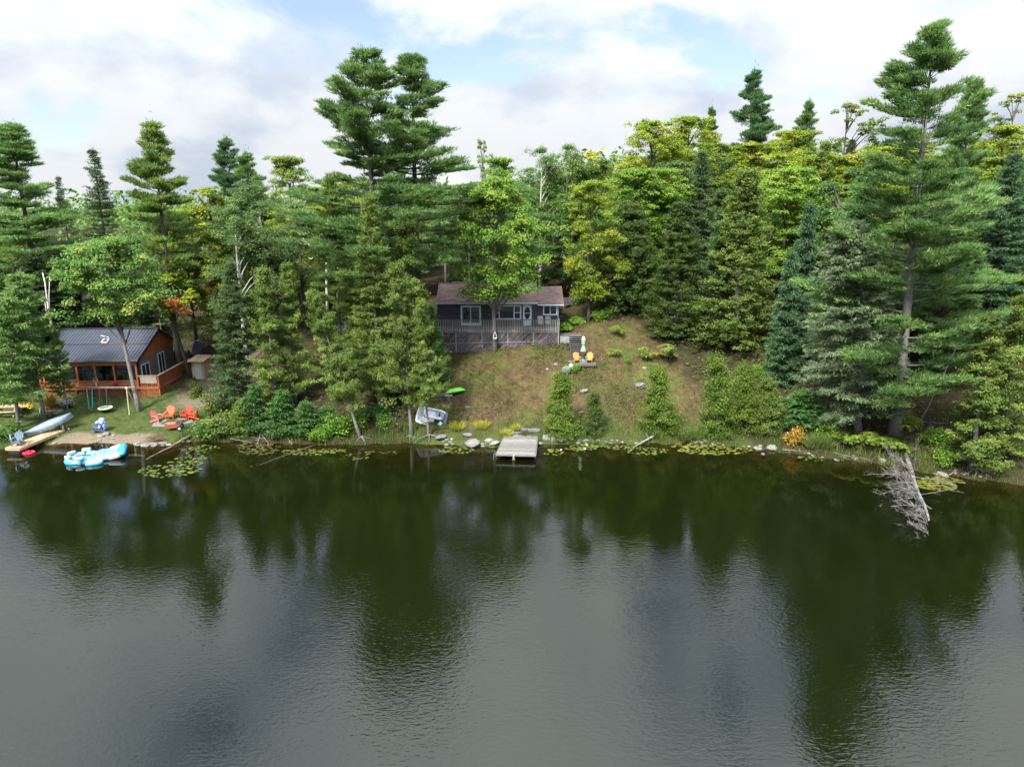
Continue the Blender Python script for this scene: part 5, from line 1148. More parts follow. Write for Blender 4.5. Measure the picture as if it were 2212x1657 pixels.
# ---------------------------------------------------------------- boats on the meadow shore
def pedal_boat():
    c = GP(926, 925); t = thing('pedal_boat', 'white pedal boat tied on its side behind a cedar trunk at the shore', 'boat', (c.x, c.y+.42, c.z+.02))
    t.rotation_mode = 'XYZ'; t.rotation_euler = (R(62), R(10), R(-3))
    Lx, Wy = 2.45, 1.45
    def rr(sx, sy, z, e=.38, n=36, sh=0): 
        o = []
        for j in range(n):
            a = 2*math.pi*j/n; pw = lambda v: math.copysign(abs(v)**e, v); o.append((pw(math.cos(a))*sx/2*(1-.08*pw(math.sin(a))*0)+sh, pw(math.sin(a))*sy/2*(1-.10*max(0, math.cos(a))) + Wy/2, z))
        return o
    sobj('hull', MB().loft([rr(Lx*.78, Wy*.72, -.46), rr(Lx*.92, Wy*.9, -.40), rr(Lx*.97, Wy*.97, -.1), rr(Lx, Wy, 0), rr(Lx, Wy, .05), rr(Lx*.92, Wy*.86, .05), rr(Lx*.88, Wy*.80, -.10), rr(Lx*.80, Wy*.70, -.33)], cap=(True, True)), HULLW, t)
    obj('trim', MB().loft([rr(Lx+.03, Wy+.03, -.02), rr(Lx+.03, Wy+.03, .015)], cap=(False, False)), AQUA, t)
    for y in (.42, 1.03):
        sobj('seat', se((-.15, y, -.22), (.9, .5, .22), .4, .4), HULLW, t); sobj('seat_back', se((-.62, y, -.10), (.16, .5, .34), .4, .5), HULLW, t)
    sobj('centre_console', se((.2, .72, -.16), (1.5, .18, .34), .4, .4), HULLW, t)
    for y in (.42, 1.03): obj('pedal', MB().box((.62, y, -.15), (.1, .3, .05)).tube([(.62, y-.2, -.15), (.62, y+.2, -.15)], .02, 5), BLACK, t)
    sobj('nose', se((Lx/2-.05, Wy/2, -.05), (.35, 1.2, .3), .6, .6), SLATE, t)
    sobj('rudder', MB().prism([(.75,-.05,.10), (.95,.10,.14), (1.02,.38,.14), (.84,.50,.12), (.66,.30,.10), (.66,.08,.10)], (0,0,.05)), AQUA, t)
    return c
pb_ = pedal_boat()
tb = GP(926, 943); rp = thing('boat_rope', 'pale rope looped round the cedar trunk and pedal boat', 'rope', (tb.x-.1, tb.y, tb.z+1.35))
for k in range(2): obj('loop', MB().tube([(.26*math.cos(a)-.02, .26*math.sin(a), .12*k+.03*math.sin(2*a)) for a in np.linspace(0, 6.283, 17)], .018, 5), ROPE, rp)

def kayak():
    a, b = GP(963, 856), GP(1004, 850); c = (a+b)/2; t = thing('kayak', 'short lime green kayak lying hull up on old timbers', 'kayak', (c.x, c.y, c.z+.32)); L_ = 1.8; t.rotation_euler = (0, R(-9), .12)
    loops = []
    for i in range(13):
        u = -1+2*i/12; w_ = .34*max(.04, (1-abs(u)**2.6)); h = .26*max(.12, (1-abs(u)**3)); x = u*L_/2; rock = .07*u*u
        loops.append([(x, w_*math.cos(v), h*math.sin(v)*(1 if math.sin(v) > 0 else .35) - rock) for v in np.linspace(0, 2*math.pi, 17)[:-1]])
    sobj('hull', MB().loft(loops), GREENP, t); obj('keel', MB().tube([(-.7,0,.22), (0,0,.27), (.7,0,.22)], .02, 5), GREENP, t)
    for s_ in (-1, 1): obj('carry_handle', MB().tube([(s_*.86,-.04,0), (s_*.93,0,.02), (s_*.86,.04,0)], .012, 4), BLACK, t)
    tm = thing('timber_beam', 'old grey timber under the left end of the green kayak', 'timber', GP(950, 858)); obj('beam', MB().beam((-.7,0,.14), (.75,.1,.14), .22, .22), GREYWOODX, tm); obj('support_block', MB().box((.5,.08,-.02), (.2,.25,.2)), GREYWOODX, tm)
    st = thing('stump_block', 'weathered stump block before the green kayak', 'stump', GP(969, 866)); obj('post', MB().tube([(0,0,-.1), (0,0,.42)], [.2,.19], 9), GREYWOODX, st); obj('cap_board', MB().box((.03,0,.45), (.6,.34,.06)), GREYWOOD, st)
kayak()

# ---------------------------------------------------------------- rocks and slabs
def rockmesh(seed, d=(1,1,.7)):
    return se((0,0,0), d, .75+random.Random(seed).uniform(-.15, .2), .8, 11, 7, jit=.13, seed=seed).mesh('rock', False)
RK = [rockmesh(s_, (1, random.Random(s_).uniform(.6, 1), random.Random(s_+9).uniform(.45, .8))) for s_ in range(9)]
def rock(label, px, py, wpx, mat=None, group=None, dz=.0, name='rock'):
    p = GP(px, py); s_ = wpx/FPX*p.y; o = obj(name, random.choice(RK), mat or random.choice((ROCK, ROCKP)), None, (p.x, p.y, max(p.z, 0)+s_*.06+dz)); o.scale = (s_, s_, s_*.62); o.rotation_euler = (random.uniform(-.2,.2), random.uniform(-.2,.2), random.uniform(0, 6.28))
    return tag(o, label, 'rock', group)
for label, px, py, wd_, m in [
  ('upright dark pointed rock on the bank left of the grey dock', 1010, 941, 22, ROCKD), ('flat pale slab stone touching the left side of the dock', 1056, 955, 24, ROCKP), ('second flat pale slab left of the dock', 1068, 958, 22, ROCKP),
  ('pale block rock below the roots of the boat cedar', 965, 951, 10, ROCKP), ('pale block rock right of the roots of the boat cedar', 976, 951, 11, ROCKP), ('dark flat rock behind the pale block rocks', 953, 946, 26, ROCKD),
  ('long flat pale ledge at the waterline left of the dock', 1022, 961, 34, ROCKP), ('pale rock at the right side of the dock', 1168, 959, 14, ROCKP), ('grey stone lying beside the mulch patch on the meadow', 1010, 882, 13, ROCKD),
  ('whitish stone low on the slope right of the bright young cedar', 1255, 892, 13, ROCKP), ('flat pale stone on the slope below the platform', 1262, 845, 18, ROCKP), ('flat stone on the bare patch below the boulder', 1182, 800, 12, ROCKP),
  ('grey stone left of the boulder on the meadow', 1201, 790, 14, ROCKD), ('whitish stone near the sumac on the dry slope', 1392, 796, 12, ROCKP), ('dark stones heap on the dry slope', 1382, 836, 26, ROCKD), ('dark stone right of the heap on the dry slope', 1432, 838, 20, ROCKD),
  ('pale boulder in the shallows off the right shore', 1637, 970, 20, ROCKP), ('second pale boulder off the right shore', 1668, 969, 22, ROCKP), ('single whitish rock in the water before the orange bush', 1648, 982, 10, ROCKP),
  ('pale slab rock on the bank below the giant pine', 1905, 997, 20, ROCKP), ('reddish rock below the bare spruce trunk', 1820, 990, 18, ROCK), ('pale squared rock near the stranded log', 2036, 1026, 24, ROCKP), ('small white rock right of the squared one', 2062, 1024, 9, ROCKP),
  ('large rounded brown boulder on the lawn behind the canoe', 124, 892, 30, ROCKP), ('flat white slab on the cabin beach', 230, 939, 24, ROCKP), ('rounded white rock at the beach waterline', 214, 952, 13, ROCKP), ('low flat rock left of the white beach slab', 216, 944, 13, ROCKP), ('flat pale stone by the cabin dock', 122, 944, 13, ROCKP), ('pale stone in the shallows by the cabin dock', 118, 958, 10, ROCKP)]:
    rock(label, px, py, wd_, m)
rg = random.Random(21)
for n_, x0_, x1_, y0_, y1_, lab, w0_, w1_ in [
  (12, 955, 1070, 948, 962, 'small rock in the row along the bank left of the grey dock', 6, 13), (20, 1240, 1380, 948, 960, 'small rock in the row along the bank right of the grey dock', 5, 11),
  (12, 1490, 1570, 952, 962, 'small rock at the waterline before the tallest young cedar', 5, 11), (9, 1600, 1780, 962, 984, 'small rock on the bank before the orange bush', 5, 12),
  (8, 1800, 1900, 984, 1002, 'small rock among driftwood below the spruce', 5, 12), (7, 2000, 2130, 1012, 1036, 'small rock on the bank under the overhanging cedar', 6, 12),
  (26, 288, 408, 946, 966, 'pale rock in the heap at the right end of the cabin beach', 6, 15), (6, 232, 252, 940, 950, 'pale rock near the white slab on the cabin beach', 5, 9)]:
    for _ in range(n_):
        f = rg.random(); x_ = x0_+(x1_-x0_)*f; yv = float(np.interp(x_, [p[0] for p in _sp], [p[1] for p in _sp])) - rg.uniform(-3, 6) if n_ != 6 else rg.uniform(y0_, y1_)
        rock(lab, x_, yv, rg.uniform(w0_, w1_), rg.choice((ROCK, ROCKP, ROCKP)), lab.replace('small rock', 'small rocks').replace('pale rock', 'pale rocks'))
for a, b, y_, lab in ((1172, 1189.5, 955, 'left concrete slab of the bank edge right of the dock'), (1190.5, 1225, 957, 'long middle concrete slab of the bank edge right of the dock'), (1226, 1235, 955, 'short end slab of the concrete bank edge')):
    p, q = PZ(a, y_, 0), PZ(b, y_, 0); t_ = thing('concrete_slab', lab, 'slab', ((p.x+q.x)/2, p.y+.2, 0)); rgm = rg.uniform(-.03, .03)
    mbx = se((0,.1,.12), (q.x-p.x-.02, .75, .62), .18, .18, 20, 8, M=Matrix.Rotation(R(3)+rgm, 3, 'X'), jit=.012, seed=int(a)); obj('block', mbx, CONC, t_)
    obj('cap_stone', se((0,.25,.40), (q.x-p.x-.06, .45, .1), .3, .25, 16, 6, jit=.03, seed=int(a)+1), CONC, t_)
gp_ = GP(1110, 938); o = obj('flat_stone', se((0,0,.06), (1.0,.6,.16), .4, .6, 12, 6, jit=.06, seed=3), ROCKD, None, (gp_.x+.3, gp_.y+.3, gp_.z)); tag(o, 'grey-green flat stone at the shore end of the dock', 'stone')
for k in range(2):
    gp_ = GP(1125+k*28, 934); o = obj('flat_stone', se((0,0,.08), (1.1,.5,.26), .4, .5, 12, 6, jit=.08, seed=30+k), ROCKD, None, (gp_.x, gp_.y+.2, gp_.z)); tag(o, ('dark edging stone behind the dock, left of two', 'dark edging stone behind the dock, right of two')[k], 'stone')

# ---------------------------------------------------------------- driftwood, snags
def branchy(name, label, a, b, r0, nb, bl, mat, side=None, seed=0, cat='log', twigs=4, arc=.0):
    """a dead stem from a to b with bare branches"""
    rg = random.Random(seed); a, b = Vector(a), Vector(b); t = thing(name, label, cat, a); d = (b-a); L_ = d.length; dn = d.normalized()
    ws = [rg.uniform(-1, 1)*L_*.010 for _ in range(9)]; pts = [d*u + dn.cross(Vector((0,0,1)))*ws[i_]*(0 < i_) + Vector((0,0,arc*math.sin(u*math.pi)+ws[8-i_]*.5*(0 < i_))) for i_, u in enumerate(np.linspace(0, 1, 9))]; sobj('trunk', MB().tube(pts, [r0*(1-.8*u) for u in np.linspace(0, 1, 9)], 9), mat, t)
    for i in range(nb):
        u = .18+.8*(i+rg.random())/nb; s0 = d*u + Vector((0,0,arc*math.sin(u*math.pi)))
        perp = dn.cross(Vector((0,0,1))).normalized(); up = Vector((0,0,1))
        if side is None or rg.random() < .12: ang = rg.uniform(0, 2*math.pi); o = perp*math.cos(ang) + up*math.sin(ang)
        else: o = (perp*side*rg.uniform(.4, 1) + up*rg.uniform(-.35, .75)).normalized()
        o = (o + dn*rg.uniform(.1, .6)).normalized(); l_ = bl*(1-.55*u)*rg.uniform(.5, 1.1)
        mb = MB(); q = [s0, s0+o*l_*.5+up*l_*rg.uniform(-.02,.10), s0+o*l_+up*l_*rg.uniform(-.12,.1)]; mb.tube(q, [.03*(1-.4*u), .02, .009], 4, False)
        for k in range(twigs):
            f = rg.uniform(.25, .95); m_ = q[0].lerp(q[2], f) + (q[1]-q[0].lerp(q[2], .5))*(1-abs(2*f-1)); oo = (o + Vector((rg.uniform(-1,1), rg.uniform(-1,1), rg.uniform(-.5,.8)))*.8).normalized(); e = m_+oo*l_*rg.uniform(.15, .38)
            mb.tube([m_, e], [.012, .006], 3, False)
            for _ in range(2): e2 = m_.lerp(e, rg.uniform(.4, .9)); mb.tube([e2, e2+Vector((rg.uniform(-1,1), rg.uniform(-1,1), rg.uniform(-.3,.8)))*l_*.12], [.008, .004], 3, False)
        obj('branch', mb, mat, t)
    return t
c0 = GP(1953, 1003); tip = PZ(2022, 1165, 0)
DEADG = pm('drowned_wood', (.055,.05,.045), (.19,.18,.17), 4, .9)
branchy('fallen_tree', 'bleached fallen dead tree lying in the water on the right', (c0.x, c0.y, .95), (tip.x, tip.y, -.42), .17, 62, 3.3, DEADG, side=1, seed=3, cat='dead tree', twigs=9, arc=.12)
branchy('sunken_log', 'thin dead tree lying half sunk before the left shore firs', PZ(681, 961, .16), PZ(534, 1014, -.06), .05, 12, .7, BARK, seed=5, twigs=3)
branchy('slanting_log', 'brown log slanting from the bank into the lily pads by the lawn', tuple(GP(412, 946)+Vector((0,0,.15))), tuple(PZ(315, 993, -.02)), .11, 1, .3, pm('brown_log', (.09,.07,.05), (.18,.14,.10), 4, .9), seed=6, twigs=0)
branchy('leaning_board', 'grey broken plank at the water before the shore meadow', tuple(GP(1412, 950)+Vector((0,0,.25))), tuple(PZ(1366, 967, .02)), .10, 1, .25, GREYWOOD, seed=7, twigs=0)
for i, (ax, ay, bx, by, lab) in enumerate([(498, 952, 545, 958, 'pale driftwood stem under the left shore firs, longest'), (563, 940, 556, 962, 'driftwood prong pointing down left of two'), (565, 942, 582, 962, 'driftwood prong pointing down right of two'), (520, 946, 560, 950, 'grey driftwood above the longest stem'), (622, 950, 632, 963, 'thin curved driftwood twig right of the prongs'),
   (1395, 940, 1402, 952, 'upright broken board end at the meadow shore'), (1752, 950, 1762, 976, 'bleached branch among the cattails'), (1800, 984, 1850, 992, 'bleached root along the bank below the spruce'), (1840, 990, 1885, 998, 'second bleached root along the bank'), (1690, 974, 1740, 980, 'driftwood stem below the orange bush'), (1505, 954, 1520, 964, 'short stick at the waterline by young cedar'), (2050, 1030, 2066, 1022, 'short log on the bank near the overhanging cedar'), (1985, 916, 2062, 918, 'long thin fallen stem lying in the right wood'), (1985, 920, 2070, 745, 'thin dead stem leaning in the right wood'), (425, 912, 405, 935, 'bare twig stem on the bank by the red chairs')]):
    a = GP(ax, ay); b = GP(bx, by) if i != 13 else PY(bx, by, a.y+2)
    branchy('driftwood', lab, (a.x, a.y, a.z+.12), (b.x, b.y, b.z+.06), .045 if i != 13 else .07, 3, .5, DEADW, seed=50+i, cat='driftwood', twigs=2)
def roots(label, px, py, n, seed, L_=1.0):
    c = GP(px, py); rg = random.Random(seed); t = thing('tree_roots', label, 'roots', c)
    for k in range(n):
        a = rg.uniform(3.4, 6.0) if k % 3 else rg.uniform(-.3, .3); l_ = L_*rg.uniform(.5, 1.2); o = Vector((math.cos(a)*1.3, math.sin(a)*.8, 0))
        pts = [Vector((0,0,.22)), o*l_*.35+Vector((0,rg.uniform(-.05,.1),.07)), o*l_*.7+Vector((rg.uniform(-.1,.1),0,.02)), o*l_+Vector((0,0,-.12-.2*abs(o.y)))]; obj('root', MB().tube(pts, [.06,.04,.028,.012], 5), GREYWOODX, t)
roots('bleached roots of the boat cedar spreading over the bank', 928, 945, 7, 1, 1.1); roots('bleached roots of the cedar left of the pedal boat', 884, 948, 6, 2, .8); roots('curled bleached roots of the strongly leaning cedar', 782, 948, 6, 3, .8); roots('bleached roots of the overhanging right edge cedar', 2110, 1018, 6, 4, 1.0)
def snag(label, pts, r0, mat, arms, seed=0, top=None):
    """pts: (px, py, Y) up the stem"""
    P = [PY(x, y, Y) for x, y, Y in pts]; b = P[0]; t = thing('birch_snag', label, 'dead birch', b); rg = random.Random(seed); sobj('trunk', MB().tube([p-b for p in P], [r0*(1-.75*i/(len(P)-1)) for i in range(len(P))], 8), mat, t)
    for a in arms:
        Q = [PY(x, y, Y)-b for x, y, Y in a]; sobj('limb', MB().tube(Q, [r0*.4*(1-.7*i/(len(Q)-1)) for i in range(len(Q))], 6), mat, t)
BW = pm('birch_white', (.55,.54,.52), (.16,.15,.14), 4, .8, stretch=(1,1,6), contrast=(.58,.68))
g1 = GP(139, 867)
snag('white slender birch leaning before the cabin porch', [(139, 868, g1.y), (135, 830, g1.y), (124, 750, g1.y), (112, 705, g1.y), (104, 665, g1.y), (97, 610, g1.y), (92, 590, g1.y)], .13, BW, [[(108, 688, g1.y), (106, 640, g1.y), (107, 600, g1.y)], [(112, 705, g1.y), (100, 672, g1.y), (95, 640, g1.y)]])
rs = PY(129, 808, g1.y); o = thing('red_sign', 'red life vest shaped panel tied to the white birch', 'panel', (rs.x, g1.y-.16, rs.z)); obj('panel', se((0,0,0), (.34,.08,.62), .5, .6), RED, o); obj('strap', MB().lathe([(.19,-.02), (.19,.02)], 10, (0,.16,0)), WHITE, o)
snag('bare white birch snag beside the shorter white pine', [(708, 690, 65), (706, 620, 65), (705, 560, 65), (703, 510, 65), (700, 480, 65), (703, 455, 65)], .16, BW, [[(705, 565, 65), (690, 548, 65), (668, 530, 65), (655, 515, 65)], [(703, 520, 65), (692, 500, 65), (688, 478, 65)], [(704, 540, 65), (718, 515, 65), (726, 495, 65), (731, 465, 65)], [(690, 548, 65), (672, 560, 65), (660, 552, 65)]])

# ---------------------------------------------------------------- lily pads
def padmesh(seed):
    rgp = random.Random(seed); mb = MB(); n = 12; ring = []
    for j in range(n): a = .28+ (2*math.pi-.56)*j/(n-1); r = .5*(1+rgp.uniform(-.06,.06)); ring.append((r*math.cos(a), r*math.sin(a), .03*math.sin(3*a)*rgp.uniform(0,1)))
    mb.add([(0,0,0)]+ring, [(0, j+1, j+2) for j in range(n-1)]); return mb.mesh('lily_pad')
PADS = [padmesh(s_) for s_ in range(4)]
PADM = {k: pm('lily_'+k, c1, c2, 2, .35, rand=.3, spec=.5) for k, c1, c2 in (('green', (.045,.074,.014), (.080,.108,.022)), ('yellow', (.085,.095,.017), (.135,.125,.023)), ('brown', (.042,.042,.014), (.075,.058,.02)))}
def lilies(label, pts, n, kind, seed, s0=.15, s1=.26, flowers=0):
    """pts: list of (px,py,rx,ry) ellipses in the picture, laid on the water"""
    rg = random.Random(seed); c = PZ(pts[0][0], pts[0][1], 0); t = thing('water_lily_patch', label, 'water lilies', (c.x, c.y, .008)); k = 0
    while k < n:
        px, py, rx, ry = rg.choices(pts, [p[2]*p[3] for p in pts])[0]; a, q = rg.uniform(0, 6.283), math.sqrt(rg.random()); p = PZ(px+rx*q*math.cos(a), py+ry*q*math.sin(a), 0); k += 1
        if p.y > shore(p.x)-.1: continue
        o = obj('lily_pad', rg.choice(PADS), PADM[kind if rg.random() < .85 else ('yellow' if kind == 'green' else 'green')], t, (p.x-c.x, p.y-c.y, rg.uniform(0, .012))); s_ = rg.uniform(s0, s1); o.scale = (s_, s_, s_); o.rotation_euler = (rg.uniform(-.05,.05), rg.uniform(-.05,.05), rg.uniform(0, 6.28))
    for _ in range(flowers):
        px, py, rx, ry = pts[0]; p = PZ(px+rx*rg.uniform(-.8,.8), py+ry*rg.uniform(-.5,.9), 0); obj('flower', MB().lathe([(.03,0), (.10,.05), (.06,.1), (.01,.11)], 8), VINYL, t, (p.x-c.x, p.y-c.y, .02))
lilies('water lilies between the blue float and the left shore driftwood', [(400, 1006, 42, 20), (360, 1018, 60, 14), (425, 985, 22, 22), (440, 967, 40, 6)], 210, 'green', 1)
lilies('brownish water lilies before the driftwood', [(558, 967, 46, 16)], 130, 'brown', 2, .16, .28); lilies('band of water lilies below the leaning cedar', [(668, 977, 62, 7), (720, 974, 30, 6)], 110, 'green', 3)
lilies('few water lilies below the shore cedars', [(770, 986, 26, 8), (820, 978, 40, 5)], 36, 'brown', 4); lilies('dense water lily patch right of the dock with white flowers', [(1255, 967, 34, 8), (1290, 962, 20, 5)], 120, 'green', 5, flowers=2)
lilies('scattered water lilies just off the right dock corner', [(1196, 977, 22, 8)], 26, 'yellow', 6, flowers=1); lilies('water lilies before the leaning plank', [(1345, 966, 40, 6), (1400, 975, 45, 8)], 90, 'green', 7)
lilies('yellowish water lilies before the tallest young cedar', [(1545, 972, 80, 11), (1490, 964, 40, 6)], 190, 'yellow', 8, .16, .28); lilies('bright yellow-green water lilies right of the fallen tree', [(2030, 1044, 52, 16)], 150, 'yellow', 9, .18, .30); lilies('water lilies left of the dock near the pedal boat', [(985, 972, 40, 8)], 40, 'green', 10); lilies('water lilies along the right bank below the cattails', [(1770, 990, 50, 6)], 36, 'green', 11)
# ---------------------------------------------------------------- the cabin on the left
def z1(zx, zy): return (zx*.24727, 614.55 + zy*.24727)
def cabin():
    A = R(3.5); C = PY(*z1(1190, 700), 60.4); C = Vector((C.x, 60.4, 2.25))
    root = thing('cabin', 'orange-brown stained cabin with dark metal roof and screened porch', 'cabin', C, A)
    W, D = 8.3, 8.0                        # local: x from -W to 0, y from 0 (porch front) to D; z 0 = porch floor
    inv = Matrix.Rotation(-A, 3, 'Z')
    def loc(px, py, y):                    # picture point on the plane local y = const
        r = Vector(ray(px, py)); n = Matrix.Rotation(A, 3, 'Z') @ Vector((0, 1, 0)); o = Vector((0, 0, CAM_H)); q = C + n*y; t = (q-o).dot(n)/r.dot(n); return inv @ (o + r*t - C)
    ze = loc(*z1(1000, 668), -.35).z; br = loc(*z1(1330, 525), 2.2); rd = loc(*z1(1385, 388), 4.6)
    zb_, zr = br.z, rd.z; xe = .35; xw = -W-.35
    # porch front: posts, screens, lower panels, beam
    zs_, zt_ = loc(*z1(760, 848), 0).z, loc(*z1(760, 712), 0).z; zc = ze-.05
    xsP = [loc(*z1(zx, 780), 0).x for zx in (1170, 1000, 835, 675, 520)]; xsP += [xsP[-1]-1.75, -W+.06]; xsP[0] = -.07
    for x in xsP: obj('porch_post', MB().box((x, .02, (zc-.1)/2), (.15, .15, zc+.1)), REDWOOD, root)
    obj('header_beam', MB().box((-W/2, -.005, (zt_+zc)/2+.01), (W, .12, zc-zt_)), REDWOOD, root)
    for a, b in zip(xsP, xsP[1:]):
        obj('lower_panel', MB().box(((a+b)/2, .02, zs_/2), (a-b-.15, .06, zs_)), REDWOOD, root)
        obj('sill', MB().box(((a+b)/2, -.02, zs_+.02), (a-b-.15, .12, .06)), REDWOOD, root)
        e = obj('screen', MB().box(((a+b)/2, .05, (zs_+zt_)/2), (a-b-.15, .008, zt_-zs_)), GLASS, root)
    obj('floor_beam', MB().box((-W/2, -.05, -.14), (W+.1, .1, .22)), REDWOOD, root)
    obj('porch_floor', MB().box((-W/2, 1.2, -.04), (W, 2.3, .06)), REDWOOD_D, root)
    # skirt under the porch: boards and dark gaps
    n = 46
    sk = MB().box((0,0,0), (W/n-.012, .03, 1.9)).mesh('skirt_board')
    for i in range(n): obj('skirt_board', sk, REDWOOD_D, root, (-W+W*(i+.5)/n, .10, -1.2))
    for x in (-7.2, -5.6, -4.2, -2.9, -1.5, -.4): obj('skirt_post', MB().box((x, .0, -1.2), (.12, .12, 1.9)), DARKWOOD, root)
    # inner wall, room walls
    obj('inner_wall', MB().box((-W/2, 2.4, 1.1), (W-.3, .1, 2.6)), GREYSIDE, root)
    obj('wall', MB().box((-.06, D/2+.3, .6), (.12, D-.8, 3.6)).box((-W+.06, D/2, .6), (.12, D-.2, 3.6)).box((-W/2, D-.06, .6), (W-.3, .12, 3.6)), GREYSIDE, root)
    for k in range(14): obj('siding_board', MB().box((.012, D/2+.3, -.9+k*.235), (.025, D-.8, .22), M=Matrix.Rotation(R(3), 3, 'Y')), GREYSIDE, root)
    yr = 4.6; zw = 2.28
    # gable in vertical orange boards
    def zroof(y): return ze+(zb_-ze)*(y+.35)/2.55 if y < 2.2 else (zb_+(zr-zb_)*(y-2.2)/(yr-2.2) if y < yr else zr-(zr-zw-.3)*(y-yr)/(D+.3-yr))
    y = .8
    while y < D-.1:
        zt0, zt1 = zroof(y)-.1, zroof(y+.2)-.1
        if min(zt0, zt1) > zw+.02: obj('gable_board', MB().prism([(.005, y, zw), (.005, y+.19, zw), (.005, y+.19, zt1), (.005, y, zt0)], (.03, 0, 0)), REDWOOD, root)
        y += .2
    # roof: three planes with standing ribs
    def plane(name, ya, za, yb, zb2, rib=True, step=.29):
        d = Vector((0, yb-ya, zb2-za)); L_ = d.length; ang = math.atan2(zb2-za, yb-ya); o = obj(name, MB().box((0, L_/2, .03), (xe-xw, L_, .06)), METALROOF, root, ((xe+xw)/2, ya, za)); o.rotation_euler = (ang, 0, 0)
        rb = MB().box((0, L_/2, .075), (.035, L_, .035)).mesh('rib'); k = int((xe-xw)/step)
        if rib:
            for i in range(k+1): obj('rib', rb, METALROOF, o, (-(xe-xw)/2+.03+i*(xe-xw-.06)/k, 0, 0))
        return o
    plane('roof', -.35, ze, 2.2, zb_); plane('roof', 2.2, zb_+.05, yr, zr); plane('roof', yr, zr, D+.3, zw+.3, False)
    obj('roof_flashing', MB().box(((xe+xw)/2+2.2, 2.17, zb_+.10), (4.0, .05, .02)), pm('rust', (.25,.09,.04), None, rough=.9), root)
    obj('ridge_cap', MB().box(((xe+xw)/2, yr, zr+.09), (xe-xw, .3, .04)), METALROOF, root)
    obj('gutter', MB().box(((xe+xw)/2, -.39, ze), (xe-xw, .08, .11)), pm('dark_gutter', (.10,.11,.13), None, rough=.4), root)
    for a, b in (((-.35), 2.2), (2.2, yr)): obj('barge_board', MB().beam((xe+.01, a, zroof(a)-.04), (xe+.01, b, zroof(b)-.04), .03, .16), BLACK, root)
    obj('barge_board', MB().beam((xe+.01, yr, zr-.04), (xe+.01, D+.3, zw+.26), .03, .16), BLACK, root)
    # side window and patio door on the right wall
    def side(y0, y1, za, zb2, name):
        e = thing(name, None, None); e.parent = root; x = .05
        obj('frame', MB().box((x, (y0+y1)/2, zb2), (.06, y1-y0, .08)).box((x, (y0+y1)/2, za), (.06, y1-y0, .08)).box((x, y0, (za+zb2)/2), (.06, .09, zb2-za-.08)).box((x, y1, (za+zb2)/2), (.06, .09, zb2-za-.08)), WHITE, e)
        obj('mullion', MB().box((x, (y0+y1)/2, (za+zb2)/2), (.05, .07, zb2-za-.08)), WHITE, e); obj('pane', MB().box((x-.005, (y0+y1)/2, (za+zb2)/2), (.02, y1-y0-.09, zb2-za-.08)), pm('dark_glass', (.02,.03,.035), None, rough=.05, spec=.8), e)
    side(.75, 2.3, .35, 1.75, 'side_window'); side(4.3, 5.6, .08, 2.1, 'patio_door')
    # roof hatch
    h = loc(*z1(890, 510), 1.9); hz = zroof(2.5)
    rh = thing('roof_hatch', None, None); rh.parent = root; rh.location = (h.x, 2.55, zroof(2.55)+.12); rh.scale = (.8, .8, .8); rh.rotation_euler = (math.atan2(zr-zb_, yr-2.2), 0, 0)
    for d_, s_ in (((0,-.34,.06), (.6,.1,.14)), ((0,.34,.06), (.6,.1,.14)), ((-.3,0,.06), (.1,.6,.14)), ((.3,0,.06), (.1,.6,.14))): obj('hatch_side', MB().box(d_, s_), WHITE, rh)
    obj('hatch_lid', MB().box((-.1,.35,.45), (.85,.06,.10), M=Matrix.Rotation(R(20), 3, 'Y')), WHITE, rh); obj('hatch_pipe', MB().tube([(0,.1,0), (.05,.3,.5)], .05, 8), STEEL, rh)
    # things seen through the screens: table and white box
    # side deck with railing
    dx = 1.75; dk = thing('cabin_deck', 'stained side deck with railing along the right wall of the cabin', 'deck', C, A)
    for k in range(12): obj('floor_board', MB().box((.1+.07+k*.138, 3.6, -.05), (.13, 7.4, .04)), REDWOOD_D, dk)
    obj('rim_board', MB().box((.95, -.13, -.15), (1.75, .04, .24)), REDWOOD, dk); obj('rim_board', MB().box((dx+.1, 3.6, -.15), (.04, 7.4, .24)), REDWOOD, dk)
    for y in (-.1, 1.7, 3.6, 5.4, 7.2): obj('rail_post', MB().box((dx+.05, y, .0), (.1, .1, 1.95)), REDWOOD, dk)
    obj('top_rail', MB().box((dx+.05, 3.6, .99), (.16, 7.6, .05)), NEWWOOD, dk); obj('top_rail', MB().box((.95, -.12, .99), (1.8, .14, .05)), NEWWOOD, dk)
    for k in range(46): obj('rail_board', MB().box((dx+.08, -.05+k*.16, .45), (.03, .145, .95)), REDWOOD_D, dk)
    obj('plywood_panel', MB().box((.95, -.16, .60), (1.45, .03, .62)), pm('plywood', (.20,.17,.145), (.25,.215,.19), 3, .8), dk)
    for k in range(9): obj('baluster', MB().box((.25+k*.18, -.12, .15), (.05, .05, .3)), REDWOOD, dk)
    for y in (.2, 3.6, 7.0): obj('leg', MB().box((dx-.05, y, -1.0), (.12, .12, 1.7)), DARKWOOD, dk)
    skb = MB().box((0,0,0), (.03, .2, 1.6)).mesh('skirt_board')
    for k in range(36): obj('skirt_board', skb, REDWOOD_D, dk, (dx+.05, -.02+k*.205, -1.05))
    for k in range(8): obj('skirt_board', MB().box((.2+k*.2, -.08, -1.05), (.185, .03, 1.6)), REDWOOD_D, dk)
    # hangings on the porch
    def at(zx, zy, y=-.16): return C + Matrix.Rotation(A, 3, 'Z') @ loc(*z1(zx, zy), y)
    a = at(842, 868); t = thing('antlers', 'white antlers hung on the cabin porch front', 'antlers', a, A)
